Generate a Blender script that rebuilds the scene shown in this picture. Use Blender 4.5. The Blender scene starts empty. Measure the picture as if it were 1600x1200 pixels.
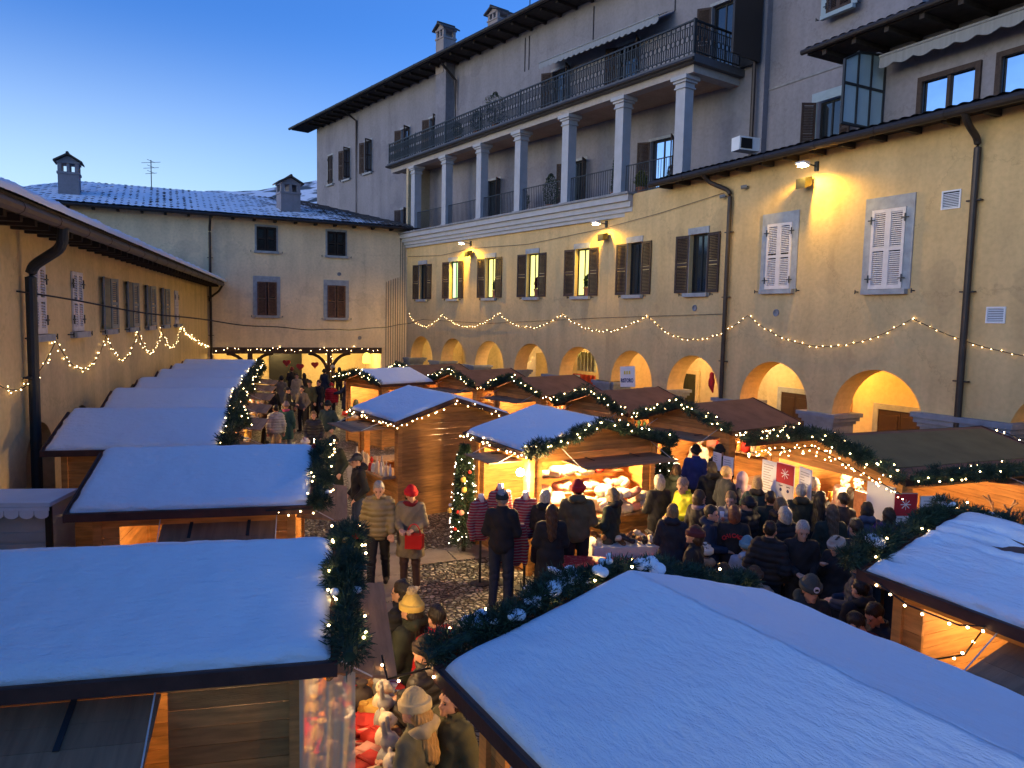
import bpy, bmesh, math, random
import numpy as np
from mathutils import Vector, Matrix, noise
rnd = random.Random(7)
PI = math.pi
R = math.radians
S = bpy.context.scene
COL = S.collection
# ------------------------------------------------------------------ camera, sky, sun, exposure
CAMZ = 4.35; FPX = 1150.0
PITCH = math.atan(102.2 / 1150); ROLL = R(1.2)
cam_d = bpy.data.cameras.new('camera'); cam = bpy.data.objects.new('camera', cam_d); COL.objects.link(cam)
cam_d.sensor_width = 36; cam_d.lens = 36 * FPX / 1600; cam_d.clip_start = .05; cam_d.clip_end = 4000
CM = Matrix.Rotation(PI / 2 - PITCH, 4, 'X') @ Matrix.Rotation(ROLL, 4, 'Z')
cam.matrix_world = Matrix.Translation((0, 0, CAMZ)) @ CM
S.camera = cam
w = bpy.data.worlds.new('World'); S.world = w; w.use_nodes = True
nt = w.node_tree; nt.nodes.clear()
out = nt.nodes.new('ShaderNodeOutputWorld'); bg = nt.nodes.new('ShaderNodeBackground'); sky = nt.nodes.new('ShaderNodeTexSky')
sky.sky_type = 'NISHITA'; sky.sun_disc = False; sky.sun_elevation = R(4); sky.sun_rotation = R(-125)
sky.altitude = 400; sky.air_density = 1.0; sky.dust_density = 2.0; sky.ozone_density = 3.0
SKY_STRENGTH = .14
mul = nt.nodes.new('ShaderNodeMix'); mul.data_type = 'RGBA'; mul.blend_type = 'MULTIPLY'; mul.inputs['Factor'].default_value = 1
mul.inputs[7].default_value = (.68, 1.05, 1.8, 1)
tcw = nt.nodes.new('ShaderNodeTexCoord'); sep = nt.nodes.new('ShaderNodeSeparateXYZ'); nt.links.new(tcw.outputs['Generated'], sep.inputs[0])
mz = nt.nodes.new('ShaderNodeMapRange'); mz.interpolation_type = 'SMOOTHSTEP'; mx_ = nt.nodes.new('ShaderNodeMapRange'); mx_.interpolation_type = 'SMOOTHSTEP'
for m_, sock, v in ((mz, 2, (.36, .06, 0, 1)), (mx_, 0, (.35, -.6, 0, 1))):
    nt.links.new(sep.outputs[sock], m_.inputs['Value'])
    for n_, q in zip(('From Min', 'From Max', 'To Min', 'To Max'), v): m_.inputs[n_].default_value = q
mm_ = nt.nodes.new('ShaderNodeMath'); mm_.operation = 'MULTIPLY'; nt.links.new(mz.outputs[0], mm_.inputs[0]); nt.links.new(mx_.outputs[0], mm_.inputs[1])
addc = nt.nodes.new('ShaderNodeMix'); addc.data_type = 'RGBA'; addc.blend_type = 'ADD'; addc.inputs[7].default_value = (1.5, 1.6, 1.0, 1)
nt.links.new(mm_.outputs[0], addc.inputs['Factor']); nt.links.new(sky.outputs[0], mul.inputs[6]); nt.links.new(mul.outputs[2], addc.inputs[6]); nt.links.new(addc.outputs[2], bg.inputs[0]); bg.inputs[1].default_value = SKY_STRENGTH
nt.links.new(bg.outputs[0], out.inputs[0])
sl = bpy.data.lights.new('afterglow_sun', 'SUN'); sl.energy = .2; sl.angle = R(35); sl.color = (1, .6, .42)
so = bpy.data.objects.new('afterglow_sun', sl); COL.objects.link(so)
so.rotation_euler = Vector((.9, .42, -.16)).to_track_quat('-Z', 'Y').to_euler()
S.view_settings.view_transform = 'Standard'; S.view_settings.look = 'None'
S.view_settings.exposure = 1.3; S.view_settings.gamma = 1
S.cycles.max_bounces = 6; S.cycles.diffuse_bounces = 3; S.cycles.glossy_bounces = 2; S.cycles.transparent_max_bounces = 8
S.cycles.sample_clamp_indirect = 4; S.cycles.use_light_tree = True

# ------------------------------------------------------------------ geometry of the picture -> the place
def ray(u, v):
    return (CM.to_3x3() @ Vector(((u - 800) / FPX, -(v - 600) / FPX, -1)))
def pz(u, v, z):
    d = ray(u, v); t = (z - CAMZ) / d.z
    return Vector((0, 0, CAMZ)) + d * t

# ------------------------------------------------------------------ helpers
def empty(name, loc=(0, 0, 0), rz=0., label=None, cat=None, group=None):
    o = bpy.data.objects.new(name, None); COL.objects.link(o); o.location = loc; o.rotation_euler = (0, 0, rz)
    o.empty_display_size = .1
    if label: o['label'] = label
    if cat: o['category'] = cat
    if group: o['group'] = group
    return o
def tag(o, label=None, cat=None, group=None, kind=None):
    for k, v in (('label', label), ('category', cat), ('group', group), ('kind', kind)):
        if v: o[k] = v
    return o
def link(name, me, parent=None, loc=None, rz=None, mats=None):
    o = bpy.data.objects.new(name, me); COL.objects.link(o)
    if parent is not None: o.parent = parent
    if loc is not None: o.location = loc
    if rz is not None: o.rotation_euler = (0, 0, rz)
    return o
def copy_tree(o, parent=None):
    c = o.copy(); COL.objects.link(c)
    if parent is not None: c.parent = parent
    for ch in list(o.children): copy_tree(ch, c)
    return c
class MB:
    def __init__(s): s.v = []; s.f = []; s.m = []; s.mi = 0; s.T = None
    def add(s, vs, fs, mi=None):
        n = len(s.v)
        if s.T is not None: vs = [s.T @ Vector(p) for p in vs]
        s.v += [tuple(p) for p in vs]; s.f += [tuple(i + n for i in f) for f in fs]
        s.m += [s.mi if mi is None else mi] * len(fs)
    def box(s, x0, x1, y0, y1, z0, z1, mi=None):
        s.add([(x0, y0, z0), (x1, y0, z0), (x1, y1, z0), (x0, y1, z0), (x0, y0, z1), (x1, y0, z1), (x1, y1, z1), (x0, y1, z1)],
              [(0, 3, 2, 1), (4, 5, 6, 7), (0, 1, 5, 4), (1, 2, 6, 5), (2, 3, 7, 6), (3, 0, 4, 7)], mi)
    def beam(s, a, b, w, h, mi=None, up=(0, 0, 1)):
        a = Vector(a); b = Vector(b); d = (b - a).normalized(); sd = d.cross(Vector(up)); sd = sd.normalized() * w / 2 if sd.length > 1e-6 else Vector((w / 2, 0, 0))
        u = sd.cross(d).normalized() * h / 2
        vs = [a - sd - u, a + sd - u, a + sd + u, a - sd + u, b - sd - u, b + sd - u, b + sd + u, b - sd + u]
        s.add(vs, [(0, 1, 2, 3), (7, 6, 5, 4), (0, 4, 5, 1), (1, 5, 6, 2), (2, 6, 7, 3), (3, 7, 4, 0)], mi)
    def tube(s, pts, r, n=8, mi=None, cap=True):
        pts = [Vector(p) for p in pts]; vs = []; fs = []; k = len(pts)
        up = Vector((0, 0, 1)); 
        for i, p in enumerate(pts):
            d = (pts[min(i + 1, k - 1)] - pts[max(i - 1, 0)]).normalized()
            a = d.cross(up)
            if a.length < .05: a = d.cross(Vector((0, 1, .01)))
            a.normalize(); b = a.cross(d).normalized(); rr = r[i] if isinstance(r, (list, tuple)) else r
            for j in range(n):
                t = 2 * PI * j / n; vs.append(p + (a * math.cos(t) + b * math.sin(t)) * rr)
        for i in range(k - 1):
            for j in range(n):
                fs.append((i * n + j, i * n + (j + 1) % n, (i + 1) * n + (j + 1) % n, (i + 1) * n + j))
        if cap: fs.append(tuple(range(n))[::-1]); fs.append(tuple((k - 1) * n + j for j in range(n)))
        s.add(vs, fs, mi)
    def lathe(s, prof, cx=0, cy=0, cz=0, n=16, mi=None):
        vs = []; fs = []; k = len(prof)
        for (r, z) in prof:
            for j in range(n):
                t = 2 * PI * j / n; vs.append((cx + r * math.cos(t), cy + r * math.sin(t), cz + z))
        for i in range(k - 1):
            for j in range(n): fs.append((i * n + j, i * n + (j + 1) % n, (i + 1) * n + (j + 1) % n, (i + 1) * n + j))
        fs.append(tuple(range(n))[::-1]); fs.append(tuple((k - 1) * n + j for j in range(n)))
        s.add(vs, fs, mi)
    def prism(s, poly, axis, a0, a1, mi=None):
        # poly: list of 2-D points (counter-clockwise), extruded along axis 'x','y' or 'z'
        n = len(poly)
        def P(p, a): return {'x': (a, p[0], p[1]), 'y': (p[0], a, p[1]), 'z': (p[0], p[1], a)}[axis]
        vs = [P(p, a0) for p in poly] + [P(p, a1) for p in poly]
        fs = [tuple(range(n))[::-1], tuple(range(n, 2 * n))] + [(i, (i + 1) % n, n + (i + 1) % n, n + i) for i in range(n)]
        s.add(vs, fs, mi)
    def mesh(s, name, mats, smooth=False):
        me = bpy.data.meshes.new(name); me.from_pydata(s.v, [], s.f)
        if not isinstance(mats, (list, tuple)): mats = [mats]
        for m in mats: me.materials.append(m)
        if len(mats) > 1: me.polygons.foreach_set('material_index', s.m)
        if smooth: me.polygons.foreach_set('use_smooth', [True] * len(s.f))
        me.update()
        if smooth == 'fix' or True:
            bm = bmesh.new(); bm.from_mesh(me); bmesh.ops.recalc_face_normals(bm, faces=bm.faces); bm.to_mesh(me); bm.free()
        return me
    def build(s, name, mats, parent=None, smooth=False, loc=None, rz=None):
        return link(name, s.mesh(name, mats, smooth), parent, loc, rz)

# ------------------------------------------------------------------ materials
MATS = {}
def newmat(name):
    m = bpy.data.materials.new(name); m.use_nodes = True
    return m, m.node_tree, m.node_tree.nodes['Principled BSDF']
def lk(nt, a, b): nt.links.new(a, b)
def mat(name, col, rough=.8, var=.12, scale=4., bump=0., bscale=40., metal=0., emis=None, estr=1., stretch=None, spec=.4, alpha=1., trans=0., col2=None, detail=4, sheen=0.):
    if name in MATS: return MATS[name]
    m, nt, b = newmat(name); MATS[name] = m
    N = nt.nodes.new
    b.inputs['Roughness'].default_value = rough; b.inputs['Metallic'].default_value = metal
    b.inputs['Specular IOR Level'].default_value = spec
    tc = N('ShaderNodeTexCoord'); mp = N('ShaderNodeMapping'); lk(nt, tc.outputs['Object'], mp.inputs[0])
    if stretch: mp.inputs['Scale'].default_value = stretch
    no = N('ShaderNodeTexNoise'); no.inputs['Scale'].default_value = scale; no.inputs['Detail'].default_value = detail
    lk(nt, mp.outputs[0], no.inputs['Vector'])
    rp = N('ShaderNodeValToRGB'); lk(nt, no.outputs['Fac'], rp.inputs[0])
    c = Vector(col); lo = c * (1 - var); hi = Vector(col2) if col2 else c * (1 + var)
    rp.color_ramp.elements[0].position = .3; rp.color_ramp.elements[1].position = .7
    rp.color_ramp.elements[0].color = (*lo, 1); rp.color_ramp.elements[1].color = (*hi, 1)
    lk(nt, rp.outputs[0], b.inputs['Base Color'])
    if bump:
        n2 = N('ShaderNodeTexNoise'); n2.inputs['Scale'].default_value = bscale; n2.inputs['Detail'].default_value = 5
        lk(nt, mp.outputs[0], n2.inputs['Vector'])
        bp = N('ShaderNodeBump'); bp.inputs['Strength'].default_value = bump; bp.inputs['Distance'].default_value = .02
        lk(nt, n2.outputs['Fac'], bp.inputs['Height']); lk(nt, bp.outputs[0], b.inputs['Normal'])
    if emis: b.inputs['Emission Color'].default_value = (*emis, 1); b.inputs['Emission Strength'].default_value = estr
    if alpha < 1: b.inputs['Alpha'].default_value = alpha
    if trans: b.inputs['Transmission Weight'].default_value = trans
    if sheen: b.inputs['Sheen Weight'].default_value = sheen
    return m
def plaster(name, col, stain=.13):
    if name in MATS: return MATS[name]
    m, nt, b = newmat(name); MATS[name] = m; N = nt.nodes.new
    b.inputs['Roughness'].default_value = .92; b.inputs['Specular IOR Level'].default_value = .15
    tc = N('ShaderNodeTexCoord')
    def nz(scale, st, det=5):
        mp = N('ShaderNodeMapping'); mp.inputs['Scale'].default_value = st; lk(nt, tc.outputs['Object'], mp.inputs[0])
        no = N('ShaderNodeTexNoise'); no.inputs['Scale'].default_value = scale; no.inputs['Detail'].default_value = det; lk(nt, mp.outputs[0], no.inputs['Vector']); return no
    a = nz(.7, (1, 1, 1)); s_ = nz(2.2, (1, 1, .12)); f = nz(9, (1, 1, 1), 6)
    def ramp(n, p0, p1, c0, c1):
        r = N('ShaderNodeValToRGB'); lk(nt, n.outputs['Fac'], r.inputs[0]); e = r.color_ramp.elements
        e[0].position = p0; e[1].position = p1; e[0].color = (*c0, 1); e[1].color = (*c1, 1); return r
    c = Vector(col); r1 = ramp(a, .35, .68, c * .93, c * 1.06)
    r2 = ramp(s_, .3, .62, (1 - stain,) * 3, (1, 1, 1)); r3 = ramp(f, .35, .6, (.93, .93, .92), (1.03, 1.03, 1.03))
    x = N('ShaderNodeMix'); x.data_type = 'RGBA'; x.blend_type = 'MULTIPLY'; x.inputs['Factor'].default_value = 1
    lk(nt, r1.outputs[0], x.inputs[6]); lk(nt, r2.outputs[0], x.inputs[7])
    y = N('ShaderNodeMix'); y.data_type = 'RGBA'; y.blend_type = 'MULTIPLY'; y.inputs['Factor'].default_value = 1
    lk(nt, x.outputs[2], y.inputs[6]); lk(nt, r3.outputs[0], y.inputs[7]); lk(nt, y.outputs[2], b.inputs['Base Color'])
    bp = N('ShaderNodeBump'); bp.inputs['Strength'].default_value = .25; bp.inputs['Distance'].default_value = .02
    lk(nt, f.outputs['Fac'], bp.inputs['Height']); lk(nt, bp.outputs[0], b.inputs['Normal'])
    # hairline cracks and darker patched areas
    mx = N('ShaderNodeMix'); mx.data_type = 'RGBA'; mx.blend_type = 'LINEAR_LIGHT'; mx.inputs['Factor'].default_value = .25; lk(nt, tc.outputs['Object'], mx.inputs[6]); lk(nt, f.outputs['Color'], mx.inputs[7])
    vo = N('ShaderNodeTexVoronoi'); vo.feature = 'DISTANCE_TO_EDGE'; vo.inputs['Scale'].default_value = .23; lk(nt, mx.outputs[2], vo.inputs['Vector'])
    rc = N('ShaderNodeValToRGB'); lk(nt, vo.outputs['Distance'], rc.inputs[0]); e = rc.color_ramp.elements; e[0].position = .001; e[1].position = .006; e[0].color = (.86, .85, .84, 1); e[1].color = (1, 1, 1, 1)
    pn = nz(.5, (1, 1, 1), 3); rp = ramp(pn, .6, .615, (1, 1, 1), (.9, .9, .92)); z1 = N('ShaderNodeMix'); z1.data_type = 'RGBA'; z1.blend_type = 'MULTIPLY'; z1.inputs['Factor'].default_value = 1; lk(nt, y.outputs[2], z1.inputs[6]); lk(nt, rc.outputs[0], z1.inputs[7])
    z2 = N('ShaderNodeMix'); z2.data_type = 'RGBA'; z2.blend_type = 'MULTIPLY'; z2.inputs['Factor'].default_value = 1; lk(nt, z1.outputs[2], z2.inputs[6]); lk(nt, rp.outputs[0], z2.inputs[7]); lk(nt, z2.outputs[2], b.inputs['Base Color'])
    return m
def snowmat():
    if 'snow' in MATS: return MATS['snow']
    m, nt, b = newmat('snow'); MATS['snow'] = m; N = nt.nodes.new
    b.inputs['Base Color'].default_value = (.9, .92, .96, 1); b.inputs['Roughness'].default_value = .75; b.inputs['Specular IOR Level'].default_value = .25
    tc = N('ShaderNodeTexCoord'); n1 = N('ShaderNodeTexNoise'); n1.inputs['Scale'].default_value = 11; n1.inputs['Detail'].default_value = 8; n1.inputs['Roughness'].default_value = .62
    n2 = N('ShaderNodeTexNoise'); n2.inputs['Scale'].default_value = 90; n2.inputs['Detail'].default_value = 3
    mp = N('ShaderNodeMapping'); mp.inputs['Scale'].default_value = (1.9, .7, 1.2); lk(nt, tc.outputs['Object'], mp.inputs[0])
    lk(nt, mp.outputs[0], n1.inputs['Vector']); lk(nt, mp.outputs[0], n2.inputs['Vector'])
    b1 = N('ShaderNodeBump'); b1.inputs['Strength'].default_value = .8; b1.inputs['Distance'].default_value = .04; lk(nt, n1.outputs['Fac'], b1.inputs['Height'])
    b2 = N('ShaderNodeBump'); b2.inputs['Strength'].default_value = .5; b2.inputs['Distance'].default_value = .006; lk(nt, n2.outputs['Fac'], b2.inputs['Height']); lk(nt, b1.outputs[0], b2.inputs['Normal'])
    lk(nt, b2.outputs[0], b.inputs['Normal'])
    return m
def cobbles():
    m, nt, b = newmat('cobblestone'); N = nt.nodes.new
    tc = N('ShaderNodeTexCoord'); mp = N('ShaderNodeMapping'); lk(nt, tc.outputs['Object'], mp.inputs[0])
    wn = N('ShaderNodeTexNoise'); wn.inputs['Scale'].default_value = 3; lk(nt, mp.outputs[0], wn.inputs['Vector'])
    mx = N('ShaderNodeMix'); mx.data_type = 'RGBA'; mx.blend_type = 'LINEAR_LIGHT'; mx.inputs['Factor'].default_value = .06
    lk(nt, mp.outputs[0], mx.inputs[6]); lk(nt, wn.outputs['Color'], mx.inputs[7])
    v1 = N('ShaderNodeTexVoronoi'); v1.inputs['Scale'].default_value = 12; lk(nt, mx.outputs[2], v1.inputs['Vector'])
    ve = N('ShaderNodeTexVoronoi'); ve.feature = 'DISTANCE_TO_EDGE'; ve.inputs['Scale'].default_value = 12; lk(nt, mx.outputs[2], ve.inputs['Vector'])
    rc = N('ShaderNodeValToRGB'); lk(nt, v1.outputs['Color'], rc.inputs[0]); e = rc.color_ramp.elements
    e[0].position = .1; e[1].position = .95; e[0].color = (.05, .045, .04, 1); e[1].color = (.5, .48, .44, 1)
    re = N('ShaderNodeValToRGB'); lk(nt, ve.outputs['Distance'], re.inputs[0]); e = re.color_ramp.elements
    e[0].position = .05; e[1].position = .17; e[0].color = (.02, .018, .016, 1); e[1].color = (1, 1, 1, 1)
    mm = N('ShaderNodeMix'); mm.data_type = 'RGBA'; mm.blend_type = 'MULTIPLY'; mm.inputs['Factor'].default_value = 1
    lk(nt, rc.outputs[0], mm.inputs[6]); lk(nt, re.outputs[0], mm.inputs[7]); lk(nt, mm.outputs[2], b.inputs['Base Color'])
    rh = N('ShaderNodeValToRGB'); lk(nt, ve.outputs['Distance'], rh.inputs[0]); rh.color_ramp.interpolation = 'EASE'; rh.color_ramp.elements[1].position = .3
    bp = N('ShaderNodeBump'); bp.inputs['Strength'].default_value = 1; bp.inputs['Distance'].default_value = .05
    lk(nt, rh.outputs[0], bp.inputs['Height']); lk(nt, bp.outputs[0], b.inputs['Normal'])
    b.inputs['Roughness'].default_value = .38
    return m
M_SNOW = snowmat()
M_YEL = plaster('yellow_plaster', (.66, .46, .22), .16)
M_YELL = plaster('ochre_plaster', (.75, .5, .2))
M_PALE = plaster('pale_plaster', (.6, .47, .29))
M_GREY = plaster('mauve_grey_plaster', (.27, .255, .275), .14)
M_CREAM = plaster('cream_plaster', (.7, .56, .32))
M_ORANGE = plaster('orange_ochre_plaster', (.75, .4, .06), .1)
M_STONE = mat('grey_stone', (.33, .34, .35), .85, .18, 5, .3, 30)
M_PIER = mat('blue_grey_pier_stone', (.19, .215, .26), .85, .15, 5, .3, 30)
M_STONED = mat('dark_grey_stone', (.24, .24, .25), .85, .2, 5, .3, 30)
M_TRIM = mat('white_painted_trim', (.42, .42, .44), .7, .08, 3, .1, 20)
M_TILE = mat('dark_roof_tile', (.07, .06, .055), .9, .3, 9, .4, 30)
M_DWOOD = mat('dark_eave_wood', (.035, .026, .022), .8, .3, 6, .2, 20)
M_BSHUT = mat('brown_shutter_wood', (.05, .03, .022), .7, .3, 12, .2, 30)
M_WSHUT = mat('white_shutter_paint', (.66, .6, .58), .6, .07, 8, .1, 30)
M_GSHUT = mat('greygreen_shutter_paint', (.22, .23, .22), .6, .1, 8, .1, 30)
M_PIPE = mat('brown_gutter_metal', (.05, .04, .036), .45, .15, 5, 0, metal=.5)
M_IRON = mat('dark_wrought_iron', (.025, .03, .035), .5, .1, 5)
M_CABLE = mat('black_cable', (.015, .012, .01), .6)
M_GLASSD = mat('dark_window_glass', (.012, .016, .02), .08, .2, 3, spec=.9)
M_GLASSB = mat('sky_reflecting_glass', (.5, .6, .7), .04, .05, 3, metal=.9, spec=.9)
M_WOOD = mat('orange_stall_wood', (.48, .22, .06), .65, .28, 3.2, .25, 25, stretch=(1, 1, 7), detail=7)
M_WOODX = mat('pale_board_wood', (.36, .22, .12), .7, .25, 3, .25, 20, stretch=(5, 5, 5), detail=7)
M_FLAP = mat('brown_shutter_board', (.27, .15, .085), .7, .22, 2.2, .2, 16, stretch=(1, 8, 1), detail=7)
M_FLAPG = mat('grey_weathered_board', (.15, .125, .11), .75, .2, 2.2, .2, 16, stretch=(1, 8, 1), detail=7)
M_TRIMR = mat('red_brown_roof_edge', (.075, .03, .022), .7, .25, 5, .2, 20)
M_ROOFB = mat('brown_felt_roof', (.17, .08, .055), .92, .2, 2.5, .3, 60)
M_ROOFO = mat('olive_felt_mat', (.15, .12, .055), .95, .15, 2.5, .3, 60)
M_NEEDLE = mat('fir_needles', (.022, .05, .03), .6, .5, 11, col2=(.045, .085, .042))
def island_vary(m, lo=.72, hi=1.2):
    nt = m.node_tree; b = nt.nodes['Principled BSDF']; src = b.inputs['Base Color'].links[0].from_socket; g = nt.nodes.new('ShaderNodeNewGeometry'); mr = nt.nodes.new('ShaderNodeMapRange'); mr.inputs['To Min'].default_value = lo; mr.inputs['To Max'].default_value = hi
    nt.links.new(g.outputs['Random Per Island'], mr.inputs['Value']); x = nt.nodes.new('ShaderNodeMix'); x.data_type = 'RGBA'; x.blend_type = 'MULTIPLY'; x.inputs['Factor'].default_value = 1; nt.links.new(src, x.inputs[6]); nt.links.new(mr.outputs[0], x.inputs[7]); nt.links.new(x.outputs[2], b.inputs['Base Color'])
for m_ in (M_WOOD, M_FLAP, M_FLAPG, M_WOODX): island_vary(m_)
M_BULB = mat('warm_bulb', (1, .8, .5), .4, 0, emis=(1, .68, .3), estr=15)
M_BULBW = mat('white_bulb', (1, .9, .8), .4, 0, emis=(1, .82, .6), estr=12)
M_LAMP = mat('bright_lamp', (1, .8, .5), .4, 0, emis=(1, .72, .34), estr=60)
M_BLACK = mat('black_plastic', (.012, .012, .013), .4)
M_WHITE = mat('white_plastic', (.75, .75, .76), .5, .04)
M_RED = mat('red_fabric', (.5, .02, .02), .8, .2, 20, .2, 80)
M_FABW = mat('white_cloth', (.62, .6, .57), .85, .1, 8, .2, 40)

def lamp(name, loc, power, col=(1, .6, .25), r=.06, parent=None, spot=None, aim=None, blend=.6):
    l = bpy.data.lights.new(name, 'SPOT' if spot else 'POINT'); l.energy = power; l.color = col; l.shadow_soft_size = r
    if spot: l.spot_size = R(spot); l.spot_blend = blend
    o = bpy.data.objects.new(name, l); COL.objects.link(o); o.location = loc
    if aim is not None: o.rotation_euler = Vector(aim).to_track_quat('-Z', 'Y').to_euler()
    if parent is not None: o.parent = parent
    return o
# ------------------------------------------------------------------ ground
g = MB(); g.add([(-900, -900, 0), (900, -900, 0), (900, 1200, 0), (-900, 1200, 0)], [(0, 1, 2, 3)])
tag(g.build('ground', cobbles()), kind='structure')
# stone slab strips crossing the cobbles
M_SLAB = mat('stone_slab', (.2, .17, .15), .6, .2, 3, .3, 20)
g = MB()
a = Vector((-2.3, 10.2, .004)); 
for (p, q, wd) in [((-3.4, 12.2), (3.6, 15.2), .75), ((-.9, 7.5), (-4.4, 21), .7), ((.6, 9.5), (1.6, 12.6), .6)]:
    p = Vector((*p, 0)); q = Vector((*q, 0)); d = (q - p).normalized(); n = Vector((-d.y, d.x, 0)) * wd / 2
    L = (q - p).length; k = int(L / 1.1)
    for i in range(k):
        s0 = p + d * (L * i / k + .012); s1 = p + d * (L * (i + 1) / k - .012); z = Vector((0, 0, .005 + .002 * (i % 2) + .0011 * wd * 10))
        g.add([s0 - n + z, s1 - n + z, s1 + n + z, s0 + n + z], [(0, 1, 2, 3)])
tag(g.build('path', M_SLAB), kind='structure')
# ------------------------------------------------------------------ distant snowy hill
g = MB(); vs = []; fs = []; nx = 60; ny = 14
for j in range(ny):
    for i in range(nx):
        x = -330 + 460 * i / (nx - 1); y = 300 + 260 * j / (ny - 1)
        prof = max(0, min(1, (x + 330) / 150)); prof = prof * prof * (3 - 2 * prof)
        h = prof * (88 + .1 * (x + 138)) * math.sin(PI * .5 * min(1, j / (ny - 4))) + 5 * noise.noise(Vector((x / 30, y / 30, 0))) * prof
        vs.append((x, y, h - 1))
for j in range(ny - 1):
    for i in range(nx - 1): fs.append((j * nx + i, j * nx + i + 1, (j + 1) * nx + i + 1, (j + 1) * nx + i))
g.add(vs, fs)
mh = mat('snowy_hillside', (.1, .12, .12), .9, .3, .09, col2=(.8, .82, .85), detail=8)
mh.node_tree.nodes['Color Ramp'].color_ramp.elements[0].position = .42; mh.node_tree.nodes['Color Ramp'].color_ramp.elements[1].position = .5
tag(g.build('hill', mh, smooth=True), kind='structure')
# ------------------------------------------------------------------ walls
PA = Vector((11.38, 12.5, 0)); PB = Vector((3.475, 27.55, 0)); PC = Vector((-5.9, 40.8, 0)); PK = Vector((-15.1, 36.5, 0)); PL = Vector((-5.461, 3.0, 0))
def frame(A, B):
    d = B - A; return math.atan2(d.y, d.x), d.length
def wall_grid(mb, x0, x1, z0, z1, holes, depth=.25, y=0., mi=0, rmi=None):
    xs = sorted({x0, x1} | {min(max(h[i], x0), x1) for h in holes for i in (0, 1)}); zs = sorted({z0, z1} | {min(max(h[i], z0), z1) for h in holes for i in (2, 3)})
    for i in range(len(xs) - 1):
        for j in range(len(zs) - 1):
            cx = (xs[i] + xs[i + 1]) / 2; cz = (zs[j] + zs[j + 1]) / 2
            if any(h[0] < cx < h[1] and h[2] < cz < h[3] for h in holes): continue
            mb.add([(xs[i], y, zs[j]), (xs[i], y, zs[j + 1]), (xs[i + 1], y, zs[j + 1]), (xs[i + 1], y, zs[j])], [(0, 1, 2, 3)], mi)
    rm = mi if rmi is None else rmi
    for h in holes:
        a, b, c, d = h
        for q in ([(a, c), (a, d)], [(a, d), (b, d)], [(b, d), (b, c)], [(b, c), (a, c)]):
            (p0, r0), (p1, r1) = q
            mb.add([(p0, y, r0), (p1, y, r1), (p1, y - depth, r1), (p0, y - depth, r0)], [(0, 1, 2, 3)], rm)
def arch_wall(mb, x0, x1, ztop, arches, spring, rad, depth, n=20, mi=0, rmi=0):
    """front at y=0 with round arches; arches = centres along x; spring = impost height"""
    edges = []; x = x0
    for c in sorted(arches):
        if c - rad > x: mb.add([(x, 0, 0), (x, 0, ztop), (c - rad, 0, ztop), (c - rad, 0, 0)], [(0, 1, 2, 3)], mi)
        pts = [(c - rad * math.cos(PI * k / n), spring + rad * math.sin(PI * k / n)) for k in range(n + 1)]
        for k in range(n):
            (a, za), (b, zb) = pts[k], pts[k + 1]
            mb.add([(a, 0, za), (a, 0, ztop), (b, 0, ztop), (b, 0, zb)], [(0, 1, 2, 3)], mi)
            mb.add([(a, 0, za), (b, 0, zb), (b, -depth, zb), (a, -depth, za)], [(0, 1, 2, 3)], rmi)
        for sx in (c - rad, c + rad):
            mb.add([(sx, 0, 0), (sx, 0, spring), (sx, -depth, spring), (sx, -depth, 0)], [(0, 1, 2, 3)], rmi)
        x = c + rad
    if x1 > x: mb.add([(x, 0, 0), (x, 0, ztop), (x1, 0, ztop), (x1, 0, 0)], [(0, 1, 2, 3)], mi)

def shutter_mesh(w, h, m, name='shutter', closed_detail=True):
    """louvred leaf, hinge at x=0, spans x 0..w, thickness in y, z 0..h"""
    mb = MB(); t = .035; fr = .07
    mb.box(0, fr, 0, t, 0, h); mb.box(w - fr, w, 0, t, 0, h)
    for (a, b) in ((0, .1), (h * .5 - .04, h * .5 + .04), (h - .08, h)): mb.box(fr, w - fr, 0.002, t - .002, a, b)
    z = .11
    while z < h - .1:
        if abs(z + .02 - h * .5) > .06:
            mb.add([(fr, .004, z + .028), (w - fr, .004, z + .028), (w - fr, .031, z), (fr, .031, z), (fr, .004, z + .036), (w - fr, .004, z + .036), (w - fr, .031, z + .008), (fr, .031, z + .008)],
                   [(0, 3, 2, 1), (4, 5, 6, 7), (0, 1, 5, 4), (1, 2, 6, 5), (2, 3, 7, 6), (3, 0, 4, 7)])
        z += .048
    return mb.mesh(name, m)
SH = {}
def shutter(parent, x, y, z, w, h, m, side, ang):
    """side=+1 : leaf hinged at x going to +x when closed; ang = opening angle from closed"""
    key = (round(w, 2), round(h, 2), m.name)
    if key not in SH: SH[key] = shutter_mesh(w, h, m)
    o = link('shutter', SH[key], parent); o.location = (x, y, z)
    if side > 0: o.rotation_euler = (0, 0, R(ang))
    else: o.rotation_euler = (0, 0, R(-ang)); o.scale = (-1, 1, 1)
    return o
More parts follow.
